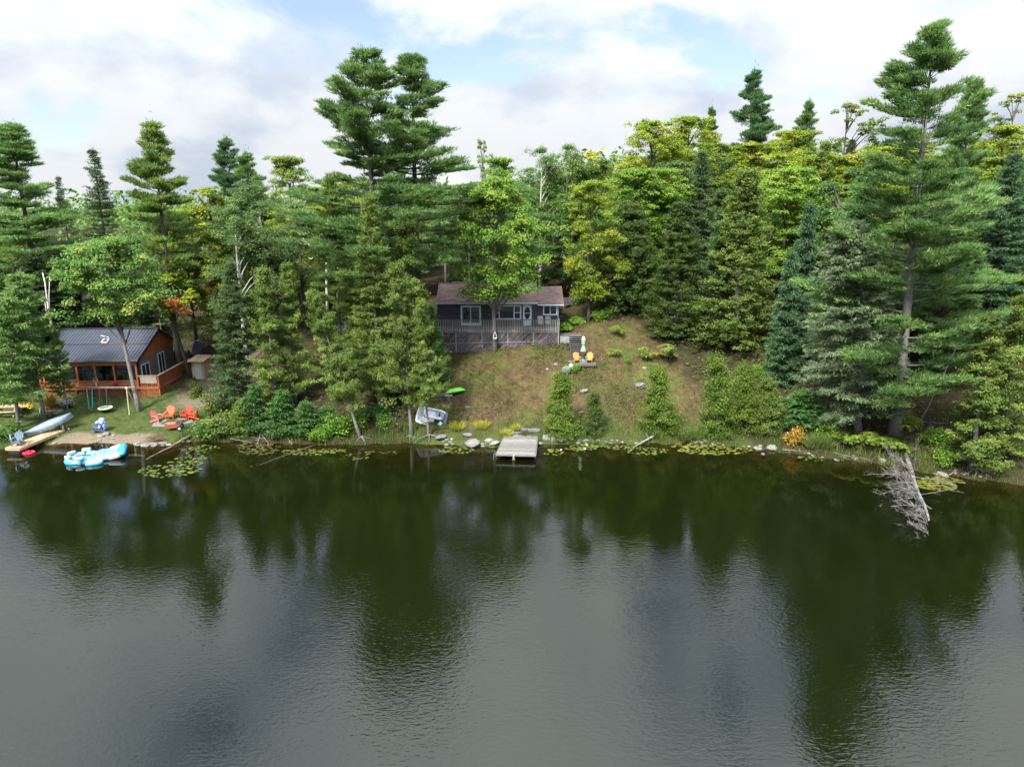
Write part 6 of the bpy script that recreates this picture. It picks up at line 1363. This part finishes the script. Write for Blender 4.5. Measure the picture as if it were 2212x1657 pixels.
    for s_ in (-1, 1):
        obj('antler', MB().tube([(s_*.03,0,0), (s_*.12,-.03,.18), (s_*.16,-.02,.38), (s_*.12,0,.52)], [.03,.028,.02,.01], 5).tube([(s_*.13,-.03,.2), (s_*.24,-.06,.33)], [.02,.008], 4).tube([(s_*.15,-.03,.32), (s_*.22,-.05,.48)], [.018,.008], 4).tube([(s_*.08,-.03,.12), (s_*.05,-.08,.3)], [.018,.008], 4), VINYL, t)
    sobj('skull', se((0,-.02,-.1), (.14,.1,.3), .8, .8), VINYL, t)
    b = at(1003, 878); t = thing('flower_basket', 'pink flower basket hung on the cabin porch front', 'flower basket', b, A); sobj('pot', MB().lathe([(.08,-.15), (.14,0), (.12,.0)], 12), DARKWOOD, t)
    rng = np.random.default_rng(4); n_ = 160; P_ = rng.normal(size=(n_, 3))*[.12,.1,.09]+[0,0,.08]; obj('flowers', np_mesh('flowers', leafcards(P_, rng.normal(size=(n_, 3)), np.full(n_, .08), .07, rng), rng.uniform(0, 1, n_), 4), pm('pink_petals', (.45,.03,.14), None, rough=.7), t)
    t = thing('porch_table', 'long table seen through the cabin porch screens', 'table', C + Matrix.Rotation(A, 3, 'Z') @ Vector((-3.6, 1.3, -.01)), A); obj('top', MB().box((0,0,.76), (2.2,.8,.05)), GREYWOOD, t)
    for sx in (-1, 1):
        for sy in (-1, 1): obj('leg', MB().box((sx*1.0, sy*.33, .37), (.07,.07,.74)), GREYWOODX, t)
    t = thing('white_box', 'white box with dark round front behind the right porch screen', 'box', C + Matrix.Rotation(A, 3, 'Z') @ Vector((-1.35, .5, .35)), A); obj('case', MB().box((0,.1,.3), (.42,.35,.42)), VINYL, t); obj('disc', MB().tube([(0,-.09,.3), (0,-.075,.3)], .12, 14), BLACK, t); obj('stand', MB().box((0,.1,-.13), (.3,.3,.44)), RED, t)
cabin()

# ---------------------------------------------------------------- round the cabin
def box_thing(name, label, cat, px, py, d, mat, rz=0, trim=None):
    p = GP(px, py); t = thing(name, label, cat, p, rz)
    return t, p
p = GP(331, 852); t = thing('planter_box', 'grey plank planter box at the corner of the cabin deck', 'planter', p, .06)
for k in range(3): obj('plank', MB().box((0, -.3, .1+k*.17), (1.35, .04, .16)), GREYWOOD, t)
for s_ in (-1, 1):
    for k in range(3): obj('plank', MB().box((s_*.68, .1, .1+k*.17), (.04, .8, .16)), GREYWOOD, t)
obj('soil', MB().box((0,.1,.42), (1.3,.75,.04)), pm('soil', (.03,.022,.015), None, rough=1), t)
p = GP(429, 822); t = thing('outhouse', 'small plywood outhouse with pale door at the edge of the lawn', 'outhouse', p, -.12); s_ = 1.0
obj('wall', MB().box((0, .75, .92), (1.25, 1.3, 1.85)), NEWWOOD, t); r_ = obj('roof', MB().box((0, .65, 1.98), (1.6, 1.8, .06), M=Matrix.Rotation(R(10), 3, 'X')), REDWOOD, t)
for k in range(7): obj('roof_board', MB().box((-.72+k*.24, .65, 2.025), (.22, 1.8, .03), M=Matrix.Rotation(R(10), 3, 'X')), NEWWOOD, r_)
d_ = obj('door', MB().box((.05, .08, .88), (.72, .04, 1.65)), pm('pale_corrugated', (.30,.36,.33), (.42,.47,.44), 6, .6), t)
for k in range(8): obj('rib', MB().box((-.26+k*.09, .05, .88), (.03, .03, 1.6)), pm('pale_corrugated', (.3,.3,.3)), d_)
p = GP(418, 790); t = thing('dark_tarp_panel', 'dark blue-black leaning panel with white edge behind the outhouse', 'panel', (p.x, p.y+1.0, p.z)); obj('sheet', MB().box((0,0,1.3), (.95,.06,1.9), M=Matrix.Rotation(R(-18), 3, 'X') @ Matrix.Rotation(R(16), 3, 'Y')), pm('navy_sheet', (.012,.016,.026), None, rough=.5), t); obj('edge', MB().beam((-.75,.3,2.0), (.25,.33,2.35), .05, .07), WHITE, t); obj('prop', MB().beam((0,.7,0), (0,.2,1.4), .06, .06), DARKWOOD, t)
p = GP(392, 800); t = thing('barbecue', 'black covered barbecue behind the cabin deck', 'barbecue', (p.x-.2, p.y+1.5, tz(p.x, p.y+1.5))); sobj('cover', se((0,0,.65), (1.1,.6,1.0), .5, .6), BLACK, t); obj('shelf', MB().box((.65,0,.7), (.35,.5,.05)), BLACK, t)

def swing_set():
    Y = GP(277, 892).y; a, b = PY(91, 841, Y), PY(292, 835, Y); zt_ = (a.z+b.z)/2; t = thing('swing_set', 'metal swing set with long top bar on the cabin lawn', 'swing set', ((a.x+b.x)/2, Y, tz((a.x+b.x)/2, Y))); B = t.location.copy(); l = lambda q: Vector(q)-B
    obj('top_bar', MB().tube([l((a.x, Y, zt_)), l((b.x, Y, zt_+.05))], .05, 8), STEEL, t)
    BAM = pm('bamboo_post', (.34,.33,.20), (.10,.10,.06), 3, .6, stretch=(.5,.5,4), contrast=(.56,.6))
    xr = PY(273, 837, Y).x; obj('post', MB().tube([l((xr, Y, zt_)), l((xr+.1, Y-.3, tz(xr, Y-.3)-.1))], .05, 8), BAM, t); obj('post', MB().tube([l((xr, Y, zt_)), l((xr+.1, Y+1.1, tz(xr, Y+1.1)-.1))], .05, 8), BAM, t)
    obj('post', MB().tube([l((a.x+.1, Y, zt_)), l((a.x-.1, Y-.8, tz(a.x, Y-.8)-.1))], .045, 8), BAM, t); obj('post', MB().tube([l((a.x+.1, Y, zt_)), l((a.x-.1, Y+1.0, tz(a.x, Y+1.0)-.1))], .045, 8), BAM, t)
    obj('joint', se(l((xr, Y, zt_)), (.22,.16,.18), .6, .6), WHITE, t)
    s1 = PY(189, 851, Y), PY(200.6, 850, Y), PY(197, 886, Y)
    sw = obj('belt_swing', MB().tube([l((s1[0].x, Y, zt_)), l((s1[2].x-.16, Y, s1[2].z+.12)), l((s1[2].x, Y, s1[2].z)), l((s1[2].x+.14, Y, s1[2].z+.14)), l((s1[1].x, Y, zt_))], .035, 6), pm('teal_strap', (.02,.30,.36), (.10,.45,.30), 1, .5), t)
    c = PY(227.4, 881, Y); ring = [l((c.x+.52*math.cos(q), Y+.52*math.sin(q), c.z)) for q in np.linspace(0, 6.283, 25)]; sa = obj('saucer_swing', MB().tube(ring, .06, 6), pm('pale_yellow_ring', (.60,.62,.30), (.62,.68,.72), 1.2, .6), t)
    obj('netting', MB().add([l((c.x+.48*math.cos(q), Y+.48*math.sin(q), c.z-.02)) for q in np.linspace(0, 6.283, 25)[:-1]], [tuple(range(24))]), pm('teal_net', (.10,.25,.22), None, rough=.9), sa)
    for px_, dx_ in ((216, -.42), (230, .42)):
        top = PY(px_, 846, Y); 
        for dy in (-.35, .35): obj('rope', MB().tube([l((top.x, Y, zt_)), l((c.x+dx_*.85, Y+dy*.9, c.z+.04))], .018, 4), STEEL, sa)
swing_set()

# red chairs round the gravel pad
pad = [GP(175.6+x*.1164, 842.8+y*.1164) for x, y in ((1310,690), (1350,625), (1440,575), (1700,535), (2000,530), (2060,560), (2075,615), (1900,650), (1620,690))]
tag(obj('gravel_pad', MB().add([p+Vector((0,0,.045)) for p in pad], [tuple(range(len(pad)))]), pm('gravel', (.085,.08,.075), (.17,.16,.15), 40, .95)), 'grey gravel sitting area under the red chairs', 'ground', kind='structure')
def z4(x, y): return (175.6+x*.1164, 842.8+y*.1164)
def chair_at(label, mat, zx, zy, rz, group, s=1.0):
    p = GP(*z4(zx, zy)); return adirondack(label, mat, p.x, p.y, p.z+.02, rz, group, s)
RG = 'adirondack chairs round the gravel pad'
chair_at('faded pinkish adirondack chair facing right, leftmost on the gravel', PINK, 1430, 600, R(75), RG); chair_at('orange-red adirondack chair facing the lake behind the cart', REDO, 1655, 530, R(12), RG)
chair_at('bright red adirondack chair turned left on the gravel', RED, 1955, 525, R(-18), RG); chair_at('orange adirondack chair facing left, rightmost by the bushes', REDO, 2075, 545, R(-80), RG)
p = GP(*z4(1815, 512)); t = thing('side_table', 'small black side table between the red chairs', 'table', p); obj('top', MB().lathe([(.2,.46), (.2,.49)], 12), BLACK, t)
for k in range(3): obj('leg', MB().tube([(.15*math.cos(k*2.1), .15*math.sin(k*2.1), .46), (.2*math.cos(k*2.1), .2*math.sin(k*2.1), 0)], .014, 5), BLACK, t)
def cart():
    p = GP(*z4(1760, 735)); t = thing('garden_cart', 'red garden cart loaded with firewood beside the gravel pad', 'cart', p, R(14)); CR = pm('faded_cart_red', (.30,.085,.055), (.40,.15,.10), 4, .6)
    def tray(s_, z): return [(-.62*s_-.15, -.32*s_, z-.06), (.45*s_, -.32*s_, z), (.45*s_, .32*s_, z), (-.62*s_-.15, .32*s_, z-.06)]
    obj('tray', MB().loft([tray(.72, .25), tray(1.05, .62), tray(.98, .62), tray(.66, .30)]), CR, t)
    for s_ in (-1, 1): w_ = obj('wheel', MB().tube([(.35, s_*.42-.04, .2), (.35, s_*.42+.04, .2)], .20, 16), BLACK, t); obj('hub', MB().tube([(.35, s_*.42-.05, .2), (.35, s_*.42+.05, .2)], .10, 12), VINYL, w_)
    obj('handle', MB().tube([(.5,-.2,.55), (1.0,-.15,.75), (1.0,.15,.75), (.5,.2,.55)], .02, 5), BLACK, t); obj('stand', MB().tube([(-.55,-.2,.3), (-.6,-.2,.02), (-.6,.2,.02), (-.55,.2,.3)], .018, 5), BLACK, t)
    for k in range(6): o = obj('firewood', MB().tube([(-.05,-.25,0), (0,.25,0)], .08, 7), WOODEND, t, (.22+.1*(k % 3), -.08+.08*(k % 2), .62+.13*(k//3))); o.rotation_euler = (0, 0, .4*k)
cart()
p = GP(*z4(280, 790)); bc = adirondack('blue-grey adirondack chair with towel on the cabin lawn', SLATE, p.x, p.y+.15, p.z, R(-62), None)
tw = pm('blue_towel', (.03,.06,.32), (.38,.44,.60), 9, .95, contrast=(.46,.54)); bl_ = Matrix.Rotation(R(-62), 3, 'Z')
t = thing('towel', 'blue and white patterned towel heaped on the lawn chair back', 'towel', Vector((p.x, p.y+.15, p.z)) + bl_ @ Vector((0, .42, .35))); sobj('cloth', se((0,0,.15), (.62,.45,.85), .7, .6, 16, 10, jit=.07, seed=5), tw, t); sobj('fold', se((-.1,-.1,.42), (.72,.42,.30), .7, .6, 16, 10, jit=.07, seed=6), tw, t)
sobj('pale_bundle', se((.0,.0,.62), (.42,.34,.30), .7, .7, 12, 8, jit=.05, seed=8), pm('pale_blue_cloth', (.30,.42,.62), None, rough=.9), t)

# cabin dock, chair, canoe
def z3(x, y): return (x*.0954, 848.7+y*.0954)
def cabin_dock():
    zd = .5; fl, fr, br_, bl2 = PZ(*z3(120, 1245), zd), PZ(*z3(450, 1250), zd), PZ(*z3(1460, 842), zd), PZ(*z3(1200, 830), zd)
    t = thing('cabin_dock', 'new pale wooden dock beside the cabin beach', 'dock', ((fl.x+br_.x)/2, (fl.y+br_.y)/2, 0)); B = t.location.copy(); l = lambda q: Vector(q)-B; n = 9
    for i in range(n):
        f = (i+.5)/n; a, b = fl.lerp(fr, f), bl2.lerp(br_, f); obj('plank', MB().beam(l(a), l(b), (fr-fl).length/n-.012, .04), NEWWOOD, t)
    obj('front_board', MB().beam(l(fl+Vector((0,-.03,-.1))), l(fr+Vector((0,-.03,-.1))), .04, .2), NEWWOOD, t); obj('side_board', MB().beam(l(fr+Vector((.04,0,-.1))), l(br_+Vector((.04,0,-.1))), .04, .2), NEWWOOD, t)
    for f in (.05, .4, .75):
        q = fl.lerp(bl2, f).lerp(fr.lerp(br_, f), .5); obj('float_drum', se(l((q.x, q.y+.1, .14)), (1.0,.7,.42), .4, .4), BLACK, t)
    c = fl.lerp(fr, .45).lerp(bl2.lerp(br_, .45), .13); adirondack('slate blue plastic adirondack chair at the end of the cabin dock', SLATE, c.x, c.y, zd+.02, R(12), None)
    q = PZ(36, 977, 0); t2 = thing('dock_pole', 'white pipe with blue top standing before the cabin dock', 'pole', (q.x, q.y-.15, 0)); obj('pipe', MB().tube([(0,0,-.8), (-.16,0,1.45)], .035, 8), HULLW, t2); obj('cap', MB().tube([(-.16,0,1.40), (.02,0,1.44)], .05, 8), pm('blue_cap', (.03,.10,.45), None, rough=.5), t2)
    q = PZ(*z3(655, 1368), 0); t3 = thing('red_ring', 'small red inflatable ring floating by the cabin dock', 'float', (q.x, q.y, .05)); sobj('tube', MB().tube([(.36*math.cos(u), .3*math.sin(u), 0) for u in np.linspace(0, 6.283, 25)], .09, 8), pm('red_vinyl', (.65,.02,.05), None, rough=.4), t3); sobj('valve', se((.36,0,.1), (.05,.05,.05), 1, 1, 8, 6), VINYL, t3)
cabin_dock()
def canoe():
    a = GP(*z3(600, 1020)) + Vector((0,0,.28)); b = PY(*z3(1640, 490), a.y+1.9); t = thing('canoe', 'scuffed grey-blue canoe propped upside down beside the cabin dock', 'canoe', a); d = b-a; L_ = d.length
    ex = d.normalized(); ey = Vector((0,0,1)).cross(ex).normalized(); ez = ex.cross(ey); ez = (ez*.9+Vector((.12,-.45,0))).normalized(); ey = ez.cross(ex)
    outer, inner = [], []
    for i in range(15):
        u = -1+2*i/14; w_ = .43*max(.02, 1-abs(u)**2.4); h = .36+.14*abs(u)**3; x = (u+1)/2*L_
        pr = [(w_*math.cos(v)*(1 if i not in (0, 14) else .6), h*(math.sin(v)**.7 if math.sin(v) > 0 else 0)-.12*u*u-.1) for v in np.linspace(0, math.pi, 11)]
        outer.append([ex*x+ey*p+ez*q for p, q in pr]); inner.append([ex*x+ey*p*.95+ez*(q-.03) for p, q in pr])
    sobj('hull', MB().loft(outer, closed=False, cap=(False, False)), CANOE, t); sobj('inside', MB().loft(inner, closed=False, cap=(False, False)), pm('dark_canoe_inside', (.03,.045,.055), None, rough=.7), t)
    for sgn in (0, -1): obj('gunwale', MB().tube([l_[sgn] for l_ in outer], .022, 5), GREYWOOD, t)
    for f in (4, 10): obj('thwart', MB().beam(outer[f][0], outer[f][-1], .06, .03), GREYWOOD, t)
    m = a.lerp(b, .72); zt_ = tz(m.x, m.y); tr = thing('trestle', 'rough timber trestle holding up the canoe', 'trestle', (m.x, m.y, zt_)); hh = m.z-zt_-.05
    for s_ in (-1, 1): obj('leg', MB().beam((s_*.35,-.25,0), (s_*.1,0,hh), .12, .12), GREYWOODX, tr); obj('leg', MB().beam((s_*.35,.3,0), (s_*.1,0,hh), .10, .10), DARKWOOD, tr)
    obj('beam', MB().beam((-.4,0,hh), (.4,.0,hh), .10, .10), GREYWOODX, tr)
canoe()
p = GP(*z3(1560, 838)); t = thing('white_pipe', 'short white pipe lying on the lawn right of the canoe', 'pipe', p+Vector((0,0,.06))); obj('tube', MB().tube([(-.18,.2,0), (.18,-.2,0)], .045, 8), VINYL, t); obj('end_cap', MB().tube([(.17,-.19,0), (.2,-.22,0)], .052, 8), STEEL, t)
p = GP(*z3(250, 500)); t = thing('picnic_table', 'orange-brown picnic table at the left edge of the lawn', 'picnic table', p, .12)
for k in range(5): obj('top_board', MB().box((-.2, -.3+k*.15, .76), (2.2, .14, .045)), NEWWOOD, t)
for s_ in (-1, 1):
    for k in range(2): obj('bench_board', MB().box((-.2, s_*.72+(k-.5)*.15, .45), (2.2, .14, .045)), NEWWOOD, t)
for x in (-.95, .55):
    for s_ in (-1, 1): obj('leg', MB().beam((x, s_*.7, 0), (x, s_*.22, .74), .09, .04), NEWWOOD, t)
    obj('bench_support', MB().box((x+.05, 0, .41), (.04, 1.6, .09)), NEWWOOD, t)
p = GP(*z3(690, 640)); t = thing('iron_railing', 'black iron railing panel like a bed end on the lawn', 'railing', p, .1)
for x in (-.78, .78): obj('post', MB().tube([(x,0,-.1), (x,0,.95)], .03, 6), BLACK, t)
for z in (.12, .85): obj('rail', MB().tube([(-.78,0,z), (.78,0,z)], .022, 6), BLACK, t)
for k in range(13): obj('bar', MB().tube([(-.66+k*.11,0,.12), (-.66+k*.11,0,.85)], .010, 4), BLACK, t)
p = GP(*z3(1130, 560)); t = thing('cut_log', 'short cut log standing beside the tamarack trunk', 'log', p); sobj('bark', MB().tube([(0,0,-.1), (.1,0,.55)], [.24,.2], 10), BARK, t); obj('cut_face', MB().tube([(.1,0,.55), (.101,0,.56)], .18, 10), NEWWOOD, t)
p = GP(*z3(1570, 340)); t = thing('flower_planter', 'black planter with white flowers below the cabin porch', 'planter', p); sobj('pot', MB().lathe([(.22,-.05), (.32,.3), (.34,.34), (.28,.34)], 14), BLACK, t)
rng = np.random.default_rng(6); n_ = 260; P_ = rng.normal(size=(n_, 3))*[.26,.2,.14]+[-.15,0,.5]; obj('flowers', np_mesh('flowers', leafcards(P_, rng.normal(size=(n_, 3)), np.full(n_, .11), .1, rng), rng.uniform(0, 1, n_), 4), VINYL, t)
p = GP(*z3(590, 400)); t = thing('yellow_flowers', 'yellow flower clump right of the picnic table', 'flowers', p); n_ = 200; P_ = rng.normal(size=(n_, 3))*[.26,.16,.08]+[0,0,.32]; obj('flowers', np_mesh('flowers', leafcards(P_, rng.normal(size=(n_, 3))*.5+[0,0,1], np.full(n_, .12), .11, rng), rng.uniform(0, 1, n_), 4), pm('yellow_petals', (.62,.38,.01), None, rough=.7), t); P2 = rng.normal(size=(n_, 3))*[.26,.16,.1]+[0,0,.15]; obj('foliage', np_mesh('foliage', leafcards(P2, rng.normal(size=(n_, 3)), np.full(n_, .15), .08, rng), rng.uniform(0, 1, n_), 4), LM['shrub'], t)
# brush pile
p = GP(337, 951); t = thing('brush_pile', 'heap of brown cut brush on the cabin beach', 'brush pile', p); rg = random.Random(4); PB = pm('brown_twigs', (.07,.045,.03), (.13,.085,.055), 5, .95, rand=.2)
for k in range(48):
    a = rg.uniform(0, 6.28); l_ = rg.uniform(.3, .75); c = Vector((rg.gauss(0, .4), rg.gauss(0, .22), rg.uniform(.03, .32))); d = Vector((math.cos(a), math.sin(a)*.6, rg.uniform(-.15, .15)))*l_; obj('twig', MB().tube([c-d, c+Vector((0,0,.04)), c+d], [.022,.02,.008], 4), PB, t)
p = GP(1036, 893); t = thing('mulch_patch', 'brown mulch patch on the lower meadow', 'mulch', p); rng = np.random.default_rng(9); n_ = 900; a_ = rng.uniform(0, 6.28, n_); q = np.sqrt(rng.uniform(0, 1, n_)); X_ = np.cos(a_)*q*1.7; Y_ = np.sin(a_)*q*.95; Zz = terrain(p.x+X_, p.y+Y_)-p.z
t['kind'] = 'stuff'; obj('chips', np_mesh('chips', leafcards(np.stack([X_, Y_, Zz+.05], 1), rng.normal(size=(n_, 3))*.4+[0,0,1], rng.uniform(.10, .25, n_), .06, rng), rng.uniform(0, 1, n_), 4), pm('mulch_chips', (.085,.045,.032), (.15,.09,.065), 6, .95), t)

# ---------------------------------------------------------------- the inflatable island
def island():
    a, b = PZ(135, 1000, 0), PZ(262, 984, 0); c = Vector(((a.x+b.x)/2, (a.y+b.y)/2+.35, 0)); rz = math.atan2(b.y-a.y, b.x-a.x); L_ = (b-a).length
    t = thing('inflatable_island', 'blue and white inflatable party island floating off the cabin beach', 'inflatable raft', c, rz); S = L_/4.3; t.scale = (S, S, S*.74)
    def oval(cx_, rx, ry, r, z, n=40, e=.8):
        pw = lambda v: math.copysign(abs(v)**e, v)
        return MB().tube([(cx_+rx*pw(math.cos(u)), ry*pw(math.sin(u)), z) for u in np.linspace(0, 2*math.pi, n)], r, 12, False)
    sobj('lower_tube', oval(-.85, 1.15, 1.12, .24, .08), CYAN, t); sobj('upper_tube', oval(-.85, 1.10, 1.07, .19, .26), PALECYAN, t); sobj('inner_tube', oval(-.80, .72, .70, .16, .30), PALECYAN, t)
    obj('floor', MB().lathe([(.01,.10), (.75,.10), (.75,.14), (.01,.14)], 24, (-.8,0,0)), pm('blue_floor', (.03,.25,.5), None, rough=.4), t)
    pf = sobj('sun_deck', se((1.05,0,.22), (1.9,2.5,.46), .25, .3, 24, 10), PALECYAN, t)
    for k in range(5): sobj('cushion_rib', MB().tube([(.35+k*.32,-.95,.38), (.35+k*.32,0,.40), (.35+k*.32,.95,.38)], .11, 8), PALECYAN, pf)
    sobj('head_bolster', MB().tube([(2.0,-1.25,.42), (2.05,-1.15,.48), (2.05,0,.5), (2.05,1.15,.48), (2.0,1.25,.42)], [.18,.34,.34,.34,.18], 14), CYAN, t)
    sobj('side_wedge', se((1.55,-1.12,.36), (1.0,.42,.62), .45, .5, 16, 8, M=Matrix.Rotation(R(-14), 3, 'Y')), VINYL, t); sobj('side_wedge', se((1.55,1.12,.36), (1.0,.42,.62), .45, .5, 16, 8, M=Matrix.Rotation(R(-14), 3, 'Y')), VINYL, t)
    for x, y, q in ((-1.75,.62,.75), (-.72,1.12,0), (-1.85,-.55,-.9), (-1.0,-1.10,0)):
        e = sobj('backrest', se((0,0,0), (.68,.26,.40), .35, .4, 18, 8), VINYL, t, (x, y, .60)); e.rotation_euler = (0, 0, q); sobj('backrest_end', se((.30,0,0), (.14,.25,.36), .4, .5, 14, 8), CYAN, e)
    for u in (3.7, 4.3, 5.0): obj('cup_ring', MB().lathe([(.05,0), (.07,.02), (.05,.03)], 10, (-.85+1.2*math.cos(u), 1.22*math.sin(u), .45)), BLACK, t)
    tt = thing('float_step', 'small white and blue oval float tied to the inflatable island', 'float', c + Matrix.Rotation(rz, 3, 'Z') @ Vector((.15*S,-1.75*S,0)), rz)
    sobj('base', se((0,0,.07), (1.15,.72,.26), .45, .8, 24, 8), CYAN, tt); sobj('pad', se((0,0,.19), (1.13,.70,.16), .45, .8, 24, 8), VINYL, tt)
    for s_ in (-1, 1): obj('grip', MB().tube([(s_*.38-.07,.18,.26), (s_*.38,.18,.30), (s_*.38+.07,.18,.26)], .02, 5), BLACK, tt)
island()

# ---------------------------------------------------------------- grass and weeds
def blades(name, label, n, xr, yr, weight, hh, wdt, mat, seed, lean=.5, maxz=None):
    rng = np.random.default_rng(seed); X = rng.uniform(*xr, n*3); Y = rng.uniform(*yr, n*3); W_ = weight(X, Y); keep = rng.uniform(0, 1, n*3) < W_; X, Y = X[keep][:n], Y[keep][:n]; m = len(X)
    Z = terrain(X, Y); C = np.stack([X, Y, Z-.02], 1); D = np.array([0,0,1.])+rng.normal(size=(m, 3))*lean*[1,1,.2]
    h = rng.uniform(.5, 1.2, m)*hh*(1+.35*wob(X*.9, Y*1.1))
    V = needles(C, D, h, wdt, rng); me = np_mesh(name, V, np.clip(.5+.28*wob(X*.6+3, Y*.8)+rng.uniform(-.3, .3, m), 0, 1), 3)
    return tag(obj(name, me, mat), label, 'grass', kind='stuff')
DRYG = leafmat('dry_grass', [(0, (.028,.048,.010)), (.35, (.060,.058,.019)), (.65, (.095,.072,.034)), (1, (.15,.125,.058))], .25, 0)
LAWNG = leafmat('lawn_grass', [(0, (.026,.056,.012)), (.6, (.052,.080,.020)), (1, (.105,.098,.036))], .3, 0)
REED = leafmat('reed_leaves', [(0, (.040,.090,.016)), (.6, (.095,.150,.030)), (1, (.17,.18,.06))], .35, 0)
FERN = leafmat('undergrowth_leaves', [(0, (.020,.045,.008)), (.6, (.045,.080,.014)), (1, (.10,.11,.025))], .3, 0)
def wdry(x, y): l_, s_, f, u = zones(x, y); return np.clip(1-l_-s_-f, 0, 1)*np.clip(.55+.6*wob(x*.8+1, y*.8), .12, 1)
blades('meadow_grass', 'dry brown and green meadow grass on the cottage slope', 70000, (-10, 19), (51, 71), wdry, .17, .035, DRYG, 1, .6)
blades('meadow_tufts', 'taller straw tufts on the cottage slope', 16000, (-10, 19), (51, 71), lambda x, y: wdry(x, y)*(wob(x*1.7, y*1.9) > .45), .38, .035, DRYG, 2, .45)
blades('lawn_grass', 'short green lawn grass before the cabin', 42000, (-46, -24), (51, 63), lambda x, y: zones(x, y)[0]*(1-zones(x, y)[1]), .075, .03, LAWNG, 3, .6)
def wreed(x, y):
    s_ = y-shore(x); z_ = zones(x, y)[1]; return (s_ > -.3)*(s_ < np.where(x > 3, 3.2, 2.2))*np.clip(1-z_*2, 0, 1)*np.where(x < -26.8, .45*(x < -36), 1.0)*np.where((x > -6.5) & (x < 3.4), .05, 1)*np.clip(.65+.8*wob(x*.7+2, y*.3), .2, 1)
blades('shore_reeds', 'tall green reeds and grass along the bank', 34000, (-46, 40), (38, 56), wreed, .62, .045, REED, 4, .22)
def wfern(x, y): l_, s_, f, u = zones(x, y); return f*(y-shore(x) > .8)*(y < 80)*np.clip(.5+.8*wob(x*.5, y*.6), .05, 1)
rngf = np.random.default_rng(14); nf = 26000; Xf = rngf.uniform(-50, 45, nf*2); Yf = rngf.uniform(44, 80, nf*2); kf = rngf.uniform(0, 1, nf*2) < wfern(Xf, Yf); Xf, Yf = Xf[kf][:nf], Yf[kf][:nf]
Vf = leafcards(np.stack([Xf, Yf, terrain(Xf, Yf)+rngf.uniform(.05, .55, len(Xf))*np.clip(wob(Xf*1.3, Yf*1.3)+.7, .2, 1.4)], 1), np.array([0,-.2,.9])+rngf.normal(size=(len(Xf), 3))*.4, rngf.uniform(.15, .34, len(Xf)), .16, rngf)
tag(obj('undergrowth', np_mesh('undergrowth', Vf, rngf.uniform(0, 1, len(Xf)), 4), FERN), 'low leafy undergrowth covering the forest floor', 'undergrowth', kind='stuff')
def wmead(x, y): l_, s_, f, u = zones(x, y); return np.clip(1-l_-s_-f, 0, 1)*(wob(x*.55+4, y*.75+1) > .35)
nm_ = 7000; Xf = rngf.uniform(-9, 17, nm_*4); Yf = rngf.uniform(52, 70, nm_*4); kf = rngf.uniform(0, 1, nm_*4) < wmead(Xf, Yf); Xf, Yf = Xf[kf][:nm_], Yf[kf][:nm_]
Vf = leafcards(np.stack([Xf, Yf, terrain(Xf, Yf)+rngf.uniform(.03, .22, len(Xf))], 1), np.array([0,-.2,.9])+rngf.normal(size=(len(Xf), 3))*.4, rngf.uniform(.09, .2, len(Xf)), .09, rngf)
tag(obj('meadow_weeds', np_mesh('meadow_weeds', Vf, rngf.uniform(.2, 1, len(Xf)), 4), FERN), 'green weeds scattered through the dry meadow', 'weeds', kind='stuff')
def clump(label, px, py, h, w_, mat, n=260, name='grass_clump', tint=(.4,1)):
    p = GP(px, py); rng = np.random.default_rng(int(px)); a = rng.uniform(0, 6.28, n); r = np.sqrt(rng.uniform(0, 1, n))*w_*.35; C = np.stack([np.cos(a)*r, np.sin(a)*r, r*0-.05], 1); D = np.stack([np.cos(a)*r/w_*2.2, np.sin(a)*r/w_*2.2, r*0+1], 1)+rng.normal(size=(n, 3))*.18
    t = thing(name, label, 'grass clump', p); me = np_mesh('blades', needles(C, D, rng.uniform(.6, 1.1, n)*h, .05, rng), rng.uniform(*tint, n), 3); obj('blades', me, mat, t); sobj('root_mound', se((0,0,-.02), (w_*.5,w_*.5,.12), .8, .8), BARK_D, t)
YG = leafmat('yellow_grass', [(0, (.14,.20,.02)), (1, (.36,.34,.05))], .35, 0)
clump('left yellow-green grass clump on the bank left of the dock', 988, 925, .75, 1.3, YG); clump('right yellow-green grass clump on the bank left of the dock', 1042, 924, .75, 1.2, YG); clump('low yellow clump at the left corner of the dock', 1094, 938, .55, 1.3, YG); clump('thin yellow grass tuft behind the dock', 1116, 930, .7, .7, YG)
for k, (px, py) in enumerate(((1768, 962), (1782, 966), (1755, 966), (1475, 950), (1500, 948))): clump(('cattail clump before the bare spruce trunk, middle', 'cattail clump before the bare spruce trunk, right', 'cattail clump before the bare spruce trunk, left', 'tall reed clump left of the tallest young cedar', 'second reed clump left of the tallest young cedar')[k], px, py, 1.3, 1.2, REED, 160, 'cattail_clump', (.2, 1))
